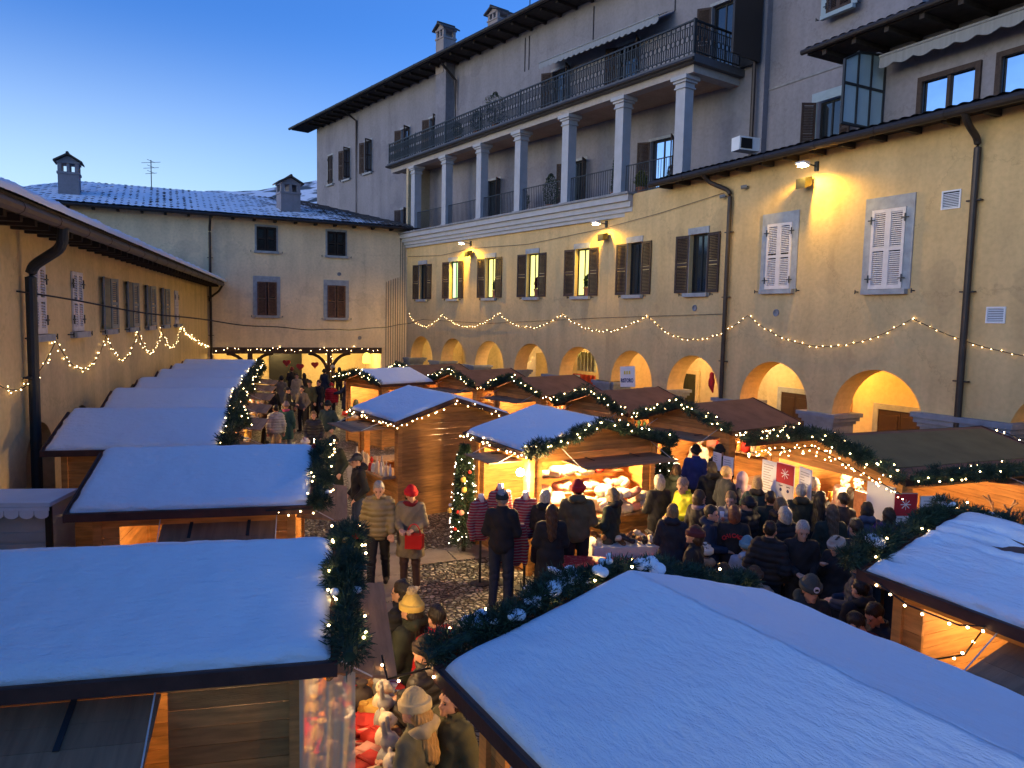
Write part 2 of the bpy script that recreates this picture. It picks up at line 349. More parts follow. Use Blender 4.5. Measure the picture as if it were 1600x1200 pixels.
def window(parent, x, zs, zt, w, style, shut=None, ang=165, lit=None, surround='flat', sw=None, depth=.22, mglass=None, closed=False):
    """window of clear width w centred at x; sill top zs; opening top zt. returns frame part with sub-parts"""
    mb = MB(); st = M_STONE
    if surround == 'frame':
        f = .2
        mb.box(x - w / 2 - f, x - w / 2, 0, .035, zs, zt + .28); mb.box(x + w / 2, x + w / 2 + f, 0, .035, zs, zt + .28); mb.box(x - w / 2, x + w / 2, 0, .035, zt, zt + .28)
    elif surround == 'lintel':
        mb.box(x - w / 2 - .06, x + w / 2 + .06, 0, .04, zt, zt + .2)
        for sx in (-1, 1): mb.box(min(x + sx * w / 2, x + sx * (w / 2 + .05)), max(x + sx * w / 2, x + sx * (w / 2 + .05)), 0, .02, zs, zt)
    elif surround == 'thin':
        mb.box(x - w / 2 - .1, x - w / 2, 0, .02, zs, zt + .1); mb.box(x + w / 2, x + w / 2 + .1, 0, .02, zs, zt + .1); mb.box(x - w / 2, x + w / 2, 0, .02, zt, zt + .1)
    mb.box(x - w / 2 - .14, x + w / 2 + .14, 0, .13, zs - .12, zs - .002)
    # reveals
    fr = mb.build('window', st, parent)
    s = MB(); y = -depth + .02
    t = .06
    s.box(x - w / 2, x - w / 2 + t, y, y + .05, zs, zt); s.box(x + w / 2 - t, x + w / 2, y, y + .05, zs, zt)
    s.box(x - w / 2 + t, x + w / 2 - t, y, y + .05, zt - t, zt); s.box(x - w / 2 + t, x + w / 2 - t, y, y + .05, zs, zs + t)
    s.box(x - .025, x + .025, y, y + .05, zs + t, zt - t)
    s.build('sash', M_BLACK if style != 'white' else M_WHITE, fr)
    p = MB(); p.box(x - w / 2 + t, x + w / 2 - t, y + .012, y + .022, zs + t, zt - t)
    p.build('pane', lit or mglass or M_GLASSD, fr)
    if shut:
        lw = sw or w / 2; hh = zt - zs - .02
        yy = .045 if surround == 'frame' else .025
        if closed:
            shutter(fr, x - w / 2, yy - .02, zs + .01, lw, hh, shut, 1, 0); shutter(fr, x + w / 2, yy - .02, zs + .01, lw, hh, shut, -1, 0)
            for sx in (-1, 1):
                for zz in (zs + .25, zt - .25):
                    hb = MB(); hb.prism([(x + sx * w / 2 - .09, zz - .012), (x + sx * w / 2 - .015, zz - .012), (x + sx * w / 2 - .015, zz - .09), (x + sx * w / 2 + .015, zz - .09), (x + sx * w / 2 + .015, zz - .012), (x + sx * w / 2 + .09, zz - .012),
                        (x + sx * w / 2 + .09, zz + .012), (x + sx * w / 2 + .015, zz + .012), (x + sx * w / 2 + .015, zz + .09), (x + sx * w / 2 - .015, zz + .09), (x + sx * w / 2 - .015, zz + .012), (x + sx * w / 2 - .09, zz + .012)], 'y', yy + .02, yy + .035)
                    hb.build('hinge', M_IRON, fr)
        else:
            a1, a2 = ang if isinstance(ang, tuple) else (ang, ang)
            shutter(fr, x - w / 2 - .01, yy, zs + .01, lw, hh, shut, 1, a1); shutter(fr, x + w / 2 + .01, yy, zs + .01, lw, hh, shut, -1, a2)
    for sx in (-1, 1):
        xx = x + sx * (w / 2 + .3); hk = MB(); hk.beam((xx, 0, zs - .048), (xx, .12, zs - .048), .024, .025); hk.beam((xx, .11, zs - .1), (xx, .11, zs), .02, .02, up=(1, 0, 0)); hk.build('shutter_catch', M_IRON, fr)
    return fr
M_LITY = mat('lit_yellow_room', (.5, .5, .3), .9, .05, emis=(.72, .66, .14), estr=.95)
M_LITG = mat('lit_green_room', (.5, .6, .4), .9, .05, emis=(.42, .72, .28), estr=.9)

# ================= right arcaded building, near segment (A->B) and far segment (B->C)
def arcaded(A, B, name, label, arches, wins, ztop, x0=0., x1=None, caps=None, end=False, wide=None):
    rz, L = frame(A, B); x1 = x1 or L
    root = empty(name, A, rz, label, 'building')
    holes = [(x - w_ / 2, x + w_ / 2, zs, zt) for (x, w_, zs, zt) in wins]
    mb = MB()
    arch_wall(mb, x0, x1, 3.6, arches, 2.1, 1.21, .7, mi=0, rmi=1)
    wall_grid(mb, x0, x1, 3.6, ztop, holes, .24)
    # wall thickness behind and arcade interior
    mb.add([(x0, -.7, 3.45), (x1, -.7, 3.45), (x1, -3.6, 3.45), (x0, -3.6, 3.45)], [(0, 1, 2, 3)], 1)
    n_ = 20
    cs = sorted(arches)
    # back of the front wall, seen through the arches: plain strips above spring
    mb.build('wall', [M_YEL, M_YELL], root)
    bm_ = MB(); bm_.add([(x0, -3.6, 0), (x1, -3.6, 0), (x1, -3.6, 3.45), (x0, -3.6, 3.45)], [(0, 1, 2, 3)]); 
    bm_.build('arcade_back_wall', M_CREAM, root)
    bm_ = MB(); bm_.add([(x1, -3.6, 0), (x1, 0, 0), (x1, 0, 3.45), (x1, -3.6, 3.45)], [(0, 1, 2, 3)]); bm_.build('arcade_end_wall', M_CREAM, root) if end else None
    # upper volume closing (so the wing is a solid from other views)
    bm_ = MB(); bm_.add([(x0, -6.5, 3.45), (x1, -6.5, 3.45), (x1, -6.5, ztop), (x0, -6.5, ztop)], [(0, 1, 2, 3)])
    bm_.add([(x0, -6.5, ztop), (x1, -6.5, ztop), (x1, -.01, ztop), (x0, -.01, ztop)], [(0, 1, 2, 3)]); bm_.add([(x0, -6.5, 3.46), (x1, -6.5, 3.46), (x1, -.01, 3.46), (x0, -.01, 3.46)], [(0, 1, 2, 3)])
    bm_.add([(x0, -6.5, 0), (x0, -6.5, ztop), (x0, 0, ztop), (x0, 0, 0)], [(0, 1, 2, 3)])
    bm_.build('rear_wall', M_YEL, root)
    # pillars in stone with stepped capitals
    xs = sorted({round(c - 1.61, 2) for c in arches} | {round(c + 1.61, 2) for c in arches}); seen = []
    if wide: xs = [wide[0]] + [x for x in xs if abs(x - wide[0]) > .7]
    for x in xs:
        if any(abs(x - q) < .6 for q in seen) or x < x0 - .6 or x > x1 + .3: continue
        seen.append(x)
        wd = .4
        if wide and x == wide[0]: wd = wide[1]
        p = MB()
        for (z0, z1, e) in ((0, .25, .09), (.25, 1.45, .03), (1.45, 1.52, .07), (1.52, 1.82, .045), (1.82, 1.9, .09), (1.9, 2.0, .15), (2.0, 2.1, .2)):
            p.box(x - wd - e, x + wd + e, -.7 - e, e, z0 * (1.165 if wd > .5 else 1), z1 * (1.165 if wd > .5 else 1))
        p.build('pillar', M_PIER, root)
    return root, L
RN, LRN = arcaded(PA, PB, 'arcaded_building', 'yellow wing on the right with wide arches and two closed white louvred windows',
                  [-1.7, 1.5, 5.72, 8.9, 12.2, 15.4], [(5.65, .86, 5.22, 7.1), (8.9, .86, 5.3, 7.1), (12.15, .82, 5.27, 7.1), (15.42, .82, 5.27, 7.1)], 8.8, x0=-9, wide=(3.6, .89))
RF, LRF = arcaded(PB, PC, 'arcaded_building', 'yellow facade under the columned loggia with brown shutters beside lit windows',
                  [1.52, 4.68, 7.9, 11.17, 14.48], [(x, .82, 5.27, 7.1) for x in (1.5, 4.7, 7.92, 11.2, 14.39)], 8.15, end=True)
for x, zs in ((5.65, 5.22), (8.9, 5.3)):
    window(RN, x, zs, 7.1, .86, 'dark', M_WSHUT, closed=True, surround='frame')
for x in (12.15, 15.42): window(RN, x, 5.27, 7.1, .82, 'dark', M_BSHUT, ang=(177, 171), surround='lintel', sw=.55)
for x, l in zip((1.5, 4.7, 7.92, 11.2, 14.39), (M_LITY, M_LITY, M_LITY, M_LITG, None)):
    window(RF, x, 5.27, 7.1, .82, 'dark', M_BSHUT, ang=(177, 171), lit=l, surround='lintel', sw=.55)
# ------------------------------------------------------------------ roofs
def tile_roof(root, name, corners, pitch_w=.22, rows=14, amp=.045, snow=None, m=None, snowmask=None, trim=None):
    """corners: eave0, eave1, ridge1, ridge0 (local). barrel tiles as geometry; optional snow sheet the tile crests poke through"""
    e0, e1, r1, r0 = [Vector(c) for c in corners]
    L = (e1 - e0).length; nx = int(L / pitch_w) * 6 + 1
    nrm = (e1 - e0).cross(r0 - e0).normalized()
    if nrm.z < 0: nrm = -nrm
    vs = []; fs = []; sv = []; ny = rows * 2 + 1
    ax = (e1 - e0).normalized()
    for j in range(ny):
        t = (j + 1) // 2 / rows if j else 0.; stp = (j % 2) * .0
        row = j // 2; t = min(1, (row + (1 if j % 2 else 0)) / rows); dz = .03 * (0 if j % 2 else 1)
        a = e0.lerp(r0, t); b = e1.lerp(r1, t)
        for i in range(nx):
            p = a.lerp(b, i / (nx - 1)); xx = (p - e0).dot(ax)
            h = amp * abs(math.cos(PI * xx / pitch_w)) ** .7 * 1.0
            vs.append(p + nrm * (h + dz)); sv.append(p)
    for j in range(ny - 1):
        for i in range(nx - 1): fs.append((j * nx + i, j * nx + i + 1, (j + 1) * nx + i + 1, (j + 1) * nx + i))
    mb = MB(); mb.add(vs, fs)
    # underside slab
    mb.add([e0 - nrm * .06, e1 - nrm * .06, r1 - nrm * .06, r0 - nrm * .06], [(0, 1, 2, 3)])
    for p, q in ((e0, e1), (e1, r1), (r0, e0)): mb.add([p - nrm * .06, q - nrm * .06, q + nrm * .005, p + nrm * .005], [(0, 1, 2, 3)])
    ro = mb.build(name, m or M_TILE, root, smooth=False)
    if snow is not None:
        mb = MB(); nx2 = int(L / .11) + 1; ny2 = rows * 3 + 1; vs = []
        for j in range(ny2):
            a = e0.lerp(r0, .004 + .99 * j / (ny2 - 1)); b = e1.lerp(r1, .004 + .99 * j / (ny2 - 1))
            for i in range(nx2):
                p = a.lerp(b, i / (nx2 - 1)); h = snow(i / (nx2 - 1), j / (ny2 - 1)) + .028 * noise.noise(p * 2.3) + .012 * noise.noise(p * 9)
                vs.append(p + nrm * h)
        fs = [(j * nx2 + i, j * nx2 + i + 1, (j + 1) * nx2 + i + 1, (j + 1) * nx2 + i) for j in range(ny2 - 1) for i in range(nx2 - 1)]
        mb.add(vs, fs); mb.build('roof_snow', M_SNOW, ro, smooth=True)
    return ro
def gutter(root, a, b, r=.085, m=M_PIPE):
    a = Vector(a); b = Vector(b); mb = MB(); mb.tube([a, b], r, 10)
    k = int((b - a).length / 1.6)
    for i in range(1, k):
        p = a.lerp(b, i / k); d = (b - a).normalized() * .02; mb.tube([p - d, p + d], r * 1.12, 10)
    return mb.build('gutter', m, root, smooth=False)
def drainpipe(root, pts, r=.06, m=M_PIPE, br=None):
    mb = MB()
    # round the bends
    P = [Vector(p) for p in pts]; Q = [P[0]]
    for i in range(1, len(P) - 1):
        a = (P[i - 1] - P[i]); b = (P[i + 1] - P[i]); k = min(.16, a.length * .45, b.length * .45)
        a.normalize(); b.normalize()
        for t in (0, .25, .5, .75, 1): Q.append((P[i] + a * k).lerp(P[i], t).lerp(P[i].lerp(P[i] + b * k, t), t))
    Q.append(P[-1]); mb.tube(Q, r, 12)
    z = P[-1].z + 1.3
    while z < P[-2].z - .3:
        mb.box(P[-1].x - r * 2.2, P[-1].x + r * 2.2, P[-1].y - r * 1.1, P[-1].y + r * .3, z, z + .03); z += 1.9
    return mb.build('drainpipe', m, root, smooth=False)
def eave(root, x0, x1, z, ov, sp=.85, sz=.12):
    mb = MB(); mb.box(x0, x1, -.02, ov, z + sz, z + sz + .03)
    ro = mb.build('soffit', M_DWOOD, root)
    k = int((x1 - x0 - .4) / sp) + 1; mb = MB(); mb.box(-.06, .06, 0.003, ov * .86, z - .02, z + sz - .002); me = mb.mesh('rafter_end', M_DWOOD)
    for i in range(min(k, 95)): link('rafter_end', me, root, (x1 - .2 - i * sp, 0, 0))

# --- right wing roof, gutter, pipes
eave(RN, -9, 13.75, 8.68, .55)
gutter(RN, (-9, .66, 8.78), (13.85, .66, 8.78), .1)
tile_roof(RN, 'roof', [(-9, .6, 8.88), (13.8, .6, 8.88), (13.8, -3.3, 9.75), (-9, -3.3, 9.75)], rows=9, pitch_w=.26)
drainpipe(RN, [(3.66, .66, 8.72), (3.66, .5, 8.5), (3.66, .12, 8.25), (3.66, .12, 0)], .07)
drainpipe(RN, [(11.35, .66, 8.7), (11.3, .45, 8.5), (10.76, .12, 8.2), (10.76, .12, 0)], .065)
# cornice band over the far segment
mb = MB(); e = 16.23 + .2
for (z0, z1, o) in ((8.06, 8.2, .12), (8.2, 8.36, .2), (8.36, 8.56, .3), (8.56, 8.78, .42)): mb.box(-1.35, e, -.5, o, z0, z1 - .002)
mb.build('cornice', M_TRIM, RF)
mb = MB(); mb.box(-1.4, e, -.5, .5, 8.78, 8.86); mb.build('cornice_cap', M_STONED, RF)

# ================= loggia building
rzF, _ = frame(PB, PC)
LG = empty('loggia_building', PB, rzF, 'tall mauve grey house with columned loggia, iron balcony and deep dark eaves', 'building')
mb = MB(); mb.box(-4.6, 16.5, -3.4, -.5, 8.7, 8.85); mb.build('loggia_floor', M_STONED, LG)
for x in (15.65, 12.33, 9.09, 5.99, 2.75, -.31, -3.2):
    c = MB(); y = -.22; wd = .2
    c.box(x - wd - .05, x + wd + .05, y - wd - .05, y + wd + .05, 8.86, 9.0); c.box(x - wd, x + wd, y - wd, y + wd, 9.0, 11.98)
    for (z0, z1, o) in ((11.98, 12.03, .05), (12.03, 12.16, .02), (12.16, 12.24, .08), (12.24, 12.37, .14)): c.box(x - wd - o, x + wd + o, y - wd - o, y + wd + o, z0, z1 - .002)
    c.build('column', M_TRIM, LG)
mb = MB(); mb.box(-3.75, 18.2, -.42, .02, 12.375, 12.62); mb.box(-3.75, -3.35, -3.4, -.42, 12.375, 12.62)
mb.build('architrave', plaster('greyish_beam', (.42, .38, .36), .1), LG)
mb = MB(); mb.box(-3.349, 18.2, -3.6, -.421, 12.45, 12.62); mb.build('loggia_ceiling', plaster('brown_ceiling', (.45, .33, .25), .1), LG)
mb = MB(); mb.box(-3.95, 18.3, -3.6, .24, 12.622, 12.86); mb.build('balcony_slab', mat('balcony_edge', (.09, .09, .1), .6, .1), LG)
gutter(LG, (-3.98, .3, 12.7), (18.3, .3, 12.7), .06)
# balustrade bars of the loggia
RAILM = M_IRON
def plain_rail(root, a, b, z0, z1, sp=.12):
    a = Vector(a); b = Vector(b); L = (b - a).length; mb = MB(); d = (b - a).normalized()
    mb.beam((*a.xy, z1), (*b.xy, z1), .045, .03); mb.beam((*a.xy, z0 + .08), (*b.xy, z0 + .08), .03, .03)
    k = int(L / sp)
    for i in range(k + 1):
        p = a.lerp(b, i / k); mb.box(p.x - .008, p.x + .008, p.y - .008, p.y + .008, z0 + .06, z1)
    return mb.build('railing', RAILM, root)
cx = [15.65, 12.33, 9.09, 5.99, 2.75, -.31, -3.2]
for i in range(5): plain_rail(LG, (cx[i + 1] + .22, -.2, 0), (cx[i] - .22, -.2, 0), 8.88, 9.92)
plain_rail(LG, (-3.0, -.2, 0), (-.58, -.2, 0), 8.88, 9.92)
def ornate_rail(root, a, b, z0, z1):
    a = Vector(a); b = Vector(b); L = (b - a).length; mb = MB(); d = (b - a).normalized()
    mb.beam((*a.xy, z1), (*b.xy, z1), .07, .05); mb.beam((*a.xy, z0 + .1), (*b.xy, z0 + .1), .04, .03); mb.beam((*a.xy, z1 - .16), (*b.xy, z1 - .16), .03, .02)
    k = max(1, int(L / .2))
    for i in range(k + 1):
        p = a + d * L * i / k; mb.box(p.x - .017, p.x + .017, p.y - .017, p.y + .017, z0, z1)
        if i < k:
            q = a + d * L * (i + .5) / k; zc = (z0 + z1) / 2
            ring = [Vector((q.x + d.x * .075 * math.cos(t), q.y + d.y * .075 * math.cos(t), zc + .1 * math.sin(t))) for t in [2 * PI * n_ / 10 for n_ in range(11)]]
            mb.tube(ring, .016, 4, cap=False)
            mb.box(q.x - .014, q.x + .014, q.y - .014, q.y + .014, z0 + .1, zc - .1); mb.box(q.x - .014, q.x + .014, q.y - .014, q.y + .014, zc + .1, z1 - .16)
    for t in [i_ / max(1, round(L / 3.2)) for i_ in range(max(1, round(L / 3.2)) + 1)]:
        p = a.lerp(b, t); mb.box(p.x - .03, p.x + .03, p.y - .03, p.y + .03, z0 - .02, z1 + .06)
    return mb.build('railing', RAILM, root)
ornate_rail(LG, (-3.85, .16, 0), (18.2, .16, 0), 12.88, 13.92); ornate_rail(LG, (-3.85, -3.4, 0), (-3.85, .1, 0), 12.88, 13.92)
# main wall of the loggia building (own direction)
U0 = Vector((8.1, 25.05, 0)); U1 = Vector((-14.28, 53.8, 0)); rzU, LU = frame(U0, U1)
inv = Matrix.Rotation(-rzF, 3, 'Z'); ul = inv @ (U0 - PB); 
def Uc(x, y, z):  # upper wall frame -> loggia root frame
    return inv @ (Matrix.Rotation(rzU, 3, 'Z') @ Vector((x, y, 0)) + U0 - PB) + Vector((0, 0, z))
UF = Matrix.Translation(ul) @ Matrix.Rotation(rzU - rzF, 4, 'Z')
wins_u = [(34.1, .8, 13.35, 15.3), (31.55, .95, 13.35, 15.3), (28.45, .95, 13.35, 15.3), (23.75, .95, 12.95, 15.2), (20.6, .95, 12.95, 15.2), (23.7, .95, 8.9, 10.6),
          (1.75, .95, 12.95, 15.35), (6.2, 1.1, 12.95, 15.2), (10.2, 1.1, 12.95, 15.2), (4.3, 1.1, 8.9, 11.2), (9.0, 1.1, 8.9, 11.1), (15, 1.1, 8.9, 11.1)]
mb = MB(); mb.T = UF; wall_grid(mb, 0, LU, 7.5, 17.7, [(x - w_ / 2, x + w_ / 2, a, b) for (x, w_, a, b) in wins_u], .25)
mb.add([(LU, 0, 5), (LU, 0, 17.7), (LU, -9, 17.7), (LU, -9, 5)], [(0, 1, 2, 3)]); mb.add([(0, 0, 5), (0, 0, 19), (0, -9, 19), (0, -9, 5)], [(0, 1, 2, 3)])
mb.add([(19.05, 0.0, 7.5)] * 0, [])
mb.build('wall', M_GREY, LG)
WU = empty('upper_windows', (0, 0, 0)); 
# windows are parts: build them with the wall frame baked in
def win_u(x, zs, zt, w_, **k):
    f_ = window(LG, x, zs, zt, w_, 'dark', **k); f_.location = ul; f_.rotation_euler = (0, 0, rzU - rzF); return f_
bpy.data.objects.remove(WU)
M_GLASSS = mat('pale_sky_glass', (.55, .65, .75), .03, .05, 3, metal=1)
for (x, w_, a, b) in wins_u[:3]: win_u(x, a, b, w_, shut=M_BSHUT, ang=(100, 165) if x < 33 else 0, closed=x > 33, surround='thin', mglass=M_GLASSS, sw=.5)
for (x, w_, a, b) in wins_u[3:6]: win_u(x, a, b, w_, shut=M_BSHUT, ang=(110, 160), surround='thin', mglass=M_GLASSS, sw=.5)
win_u(1.75, 12.95, 15.35, .95, shut=M_BSHUT, ang=(160, 150), surround='thin', sw=.5)
for (x, w_, a, b) in wins_u[7:]: win_u(x, a, b, w_, shut=M_BSHUT, ang=(120, 150), surround='thin', sw=.5, mglass=M_GLASSS if x < 5 else None)
b_ = MB(); b_.T = UF; b_.box(.1, 1.15, .12, .2, 12.9, 15.5); b_.box(.1, .18, .2, 1.6, 12.9, 15.1); b_.build('blind_panel', M_BLACK, LG)
# chimney breast, thin pipes, wall lamps
b_ = MB(); b_.T = UF; b_.box(18.6, 19.6, 0, .55, 12.9, 17.5); b_.build('chimney_breast', M_GREY, LG)
for pp_ in ([(29.95, .95, 17.3), (29.95, .1, 16.8), (29.95, .08, 8)], [(18.4, .95, 17.3), (18.3, .15, 16.6), (18.3, .1, 13)], [(.25, .25, 17.5), (.25, .2, 9.3)]):
    b_ = MB(); b_.T = UF; b_.tube(pp_, .07, 8); b_.build('drainpipe', M_PIPE, LG)
for xs_ in ((12.4, 12.7), (8.2,), (3.9,)):
    for x in xs_: b_ = MB(); b_.T = UF; b_.tube([(x, .03, 17.2), (x, .03, 15.7)], .018, 6); b_.build('conduit', M_PIPE, LG)
# loggia inner dividing wall and openings at its far end
b_ = MB(); b_.T = UF; b_.box(21.0, 21.2, .0, 1.35, 8.86, 12.4); b_.build('partition_wall', M_PALE, LG)
# roof with deep eaves
ru0 = Uc(-7, 1.3, 17.62); ru1 = Uc(LU + 1.6, 1.3, 17.62); rr1 = Uc(LU + 1.6, -5, 19.6); rr0 = Uc(-7, -5, 19.6)
tile_roof(LG, 'roof', [ru0, ru1, rr1, rr0], rows=10, pitch_w=.3, snow=lambda a, b: .05)
b_ = MB(); b_.T = UF; b_.box(-7, LU + 1.55, 0.01, 1.25, 17.5, 17.55); b_.build('soffit', M_DWOOD, LG)
b_ = MB(); b_.T = UF.to_3x3().to_4x4(); b_.box(0, .12, .02, 1.15, 17.38, 17.498); me_ = b_.mesh('rafter_end', M_DWOOD)
for i in range(int((LU + 7) / 1.0)): link('rafter_end', me_, LG, UF @ Vector((-6.8 + i, 0, 0)))
gutter(LG, Uc(-7, 1.4, 17.56), Uc(LU + 1.6, 1.4, 17.56), .09)
# awning over the balcony
def awning(root, T, x0, x1, y0, y1, z0, z1, m, drop=.28, scal=.32):
    mb = MB(); mb.T = T
    mb.add([(x0, y0, z0), (x1, y0, z0), (x1, y1, z1), (x0, y1, z1)], [(0, 1, 2, 3)]); mb.add([(x0, y0, z0 - .02), (x1, y0, z0 - .02), (x1, y1, z1 - .02), (x0, y1, z1 - .02)], [(0, 1, 2, 3)])
    n_ = int((x1 - x0) / scal) * 8
    for i in range(n_):
        a = x0 + (x1 - x0) * i / n_; b = x0 + (x1 - x0) * (i + 1) / n_
        da = drop * (.72 + .28 * abs(math.sin(PI * (a - x0) / scal))); db = drop * (.72 + .28 * abs(math.sin(PI * (b - x0) / scal)))
        mb.add([(a, y1, z1), (b, y1, z1), (b, y1 + .01, z1 - db), (a, y1 + .01, z1 - da)], [(0, 1, 2, 3)])
        mb.add([(a, y1 - .015, z1), (b, y1 - .015, z1), (b, y1 - .005, z1 - db), (a, y1 - .005, z1 - da)], [(0, 1, 2, 3)])
    mb.tube([(x0, y1, z1 + .01), (x1, y1, z1 + .01)], .035, 8)
    return mb.build('awning', m, root)
M_AWN = mat('striped_awning_cloth', (.26, .27, .28), .8, .1, 2.5, stretch=(6, .1, .1))
awning(LG, UF, 3.9, 10.6, .1, .9, 15.75, 15.35, M_AWN)
# ================= upper house (right of the loggia)
UH = empty('upper_house', (8.75, 24.4, 0), frame(PB, PA)[0], 'mauve grey house right of the loggia with blue stone window frames', 'building')
# local x towards the camera, +y is away -> facade faces -y
TH = Matrix.Rotation(PI, 4, 'Z')
HX = Matrix.Scale(1, 4)
def uh(x0, x1, y0, y1, z0, z1, m, name):
    b_ = MB(); b_.box(x0, x1, y0, y1, z0, z1); return b_.build(name, m, UH)
uh(-1.5, 4.35, 0, 6, 8.5, 21, M_GREY, 'wall')
uh(-1.5, 4.36, -.03, -.001, 12.05, 12.12, M_STONED, 'string_course')
# its windows: frame root turned to face the court
def win_h(x, zs, zt, w_, **k):
    f_ = window(UH, 0, zs, zt, w_, 'dark', **k); f_.rotation_euler = (0, 0, PI); f_.location = (x, -.26, 0); return f_
M_BSTONE = mat('blue_grey_stone', (.3, .38, .42), .8, .1)
for (x, zs, zt, cl) in ((1.9, 13.6, 15.7, True), (1.75, 9.15, 11.1, False)):
    f_ = win_h(x, zs, zt, .85, shut=M_BSHUT, closed=cl, surround='frame', sw=.43, ang=(165, 120)); f_.data.materials[0] = M_BSTONE
    
# ================= attic house over the right wing, with awning, glass screen and tiled eave
AH = empty('attic_house', PA, frame(PA, PB)[0], 'attic storey above the yellow wing with dark tiled eave and pale awning', 'building')
mb = MB(); wall_grid(mb, -9, 7.3, 9.0, 11.45, [(4.75, 6.15, 9.3, 10.35), (3.1, 4.3, 9.3, 10.4)], .2, y=-1.55); mb.add([(7.3, -1.55, 9), (7.3, -1.55, 11.45), (7.3, -5, 11.45), (7.3, -5, 9)], [(0, 1, 2, 3)])
mb.build('wall', M_GREY, AH)
for x, w_, zt in ((5.45, 1.36, 10.32), (3.7, 1.16, 10.37)):
    fr = MB()
    for (a, b, c, d) in ((x - w_ / 2 - .08, x - w_ / 2 + .04, 9.3, zt), (x + w_ / 2 - .04, x + w_ / 2 + .08, 9.3, zt), (x - w_ / 2 - .08, x + w_ / 2 + .08, zt, zt + .12)): fr.box(a, b, -1.56, -1.48, c, d)
    fr.box(x - .04, x + .04, -1.6, -1.53, 9.3, zt)
    f_ = fr.build('window', M_BSHUT, AH); p_ = MB(); p_.box(x - w_ / 2 + .04, x + w_ / 2 - .04, -1.62, -1.6, 9.3, zt); p_.build('pane', M_GLASSS, f_)
tile_roof(AH, 'roof', [(-9, -.15, 11.55), (8.55, -.15, 11.55), (8.55, -4.5, 12.9), (-9, -4.5, 12.9)], rows=8, pitch_w=.26)
mb = MB(); mb.box(-9, 8.5, -1.55, -.2, 11.42, 11.48)
mb.build('soffit', M_DWOOD, AH)
for i in range(20): b_ = MB(); b_.box(-8.8 + i * .88, -8.68 + i * .88, -1.5, -.22, 11.3, 11.418); b_.build('rafter_end', M_DWOOD, AH)
gutter(AH, (-9, -.1, 11.5), (8.6, -.1, 11.5), .07)
awning(AH, Matrix.Identity(4), -6, 6.9, -1.5, -.95, 11.2, 11.05, M_AWN, drop=.3, scal=.5)
mb = MB(); x = 7.15
ya, yb = -1.5, -.0
for t in (0, .34, .67, 1): yy = ya + (yb - ya) * t; zt_ = 11.25 - .1 * t - (.25 if t == 1 else 0); mb.box(x - .03, x + .03, yy - .025, yy + .025, 9.35, zt_)
for z in (9.38, 10.35): mb.box(x - .028, x + .028, ya, yb, z - .03, z + .03)
mb.beam((x, ya, 11.25), (x, yb - .5, 11.15), .05, .05); mb.beam((x, yb - .5, 11.15), (x, yb, 10.9), .05, .05)
f_ = mb.build('glass_screen', M_IRON, AH)
mb = MB(); mb.add([(x, ya, 9.38), (x, yb, 9.38), (x, yb, 10.9), (x, yb - .5, 11.15), (x, ya, 11.25)], [(0, 1, 2, 3, 4)]); mb.add([(x + .01, ya, 9.38), (x + .01, yb, 9.38), (x + .01, yb, 10.9), (x + .01, yb - .5, 11.15), (x + .01, ya, 11.25)], [(0, 1, 2, 3, 4)])
mb.build('pane', mat('frosted_glass_pane', (.42, .56, .62), .35, .08, 2, spec=.8), f_)
# air conditioner and box on the roof terrace behind the gutter
ac = MB(); ac.box(0, .75, 0, .4, .0, .4); ac.box(.05, .45, -.02, .002, .05, .35, 1)
o = ac.build('rooftop_unit', [M_WHITE, M_BLACK], None, loc=(6.75, 22.9, 9.62), rz=R(20)); tag(o, 'white box shaped outdoor unit on the low roof beside the last loggia column', 'air conditioner')

# ================= back wing (C -> K)
rzB, LB = frame(PC, PK)
BK = empty('back_building', PC, rzB, 'cream building closing the far end of the court under a snowy tiled roof', 'building')
mb = MB(); holes = [(7.36 - .46, 7.36 + .46, 4.25, 5.95), (3.85 - .46, 3.85 + .46, 4.2, 5.9), (7.36 - .46, 7.36 + .46, 7.5, 8.7), (3.85 - .46, 3.85 + .46, 7.45, 8.7), (1.41, 9.9, 0, 2.3)]
wall_grid(mb, 0, LB + 9, 0, 9.05, holes, .25); mb.add([(0, 0, 0), (0, 0, 9.05), (0, -9, 9.05), (0, -9, 0)], [(0, 1, 2, 3)])
mb.build('wall', [plaster('cream_back_plaster', (.85, .66, .42))], BK)
for (x, zs, zt, cl) in ((7.36, 4.25, 5.95, (10, 0)), (3.85, 4.2, 5.9, (6, 3)), (7.36, 7.5, 8.7, (0, 0)), (3.85, 7.45, 8.7, (0, 0))):
    window(BK, x, zs, zt, .92, 'dark', mat('red_brown_shutter', (.13, .06, .035), .7, .3, 12, .2, 30) if zs < 7 else mat('black_brown_shutter', (.02, .014, .012), .8, .2), ang=cl, surround='frame' if zs < 7 else 'thin', sw=.45)
for i in range(9): mb = MB(); mb.tube([(.12 + i * .13, .02, 0), (.12 + i * .13, .02, 8.9 if i < 3 else 6.6 - .05 * i)], .014, 5); mb.build('wall_cable', M_CABLE, BK)
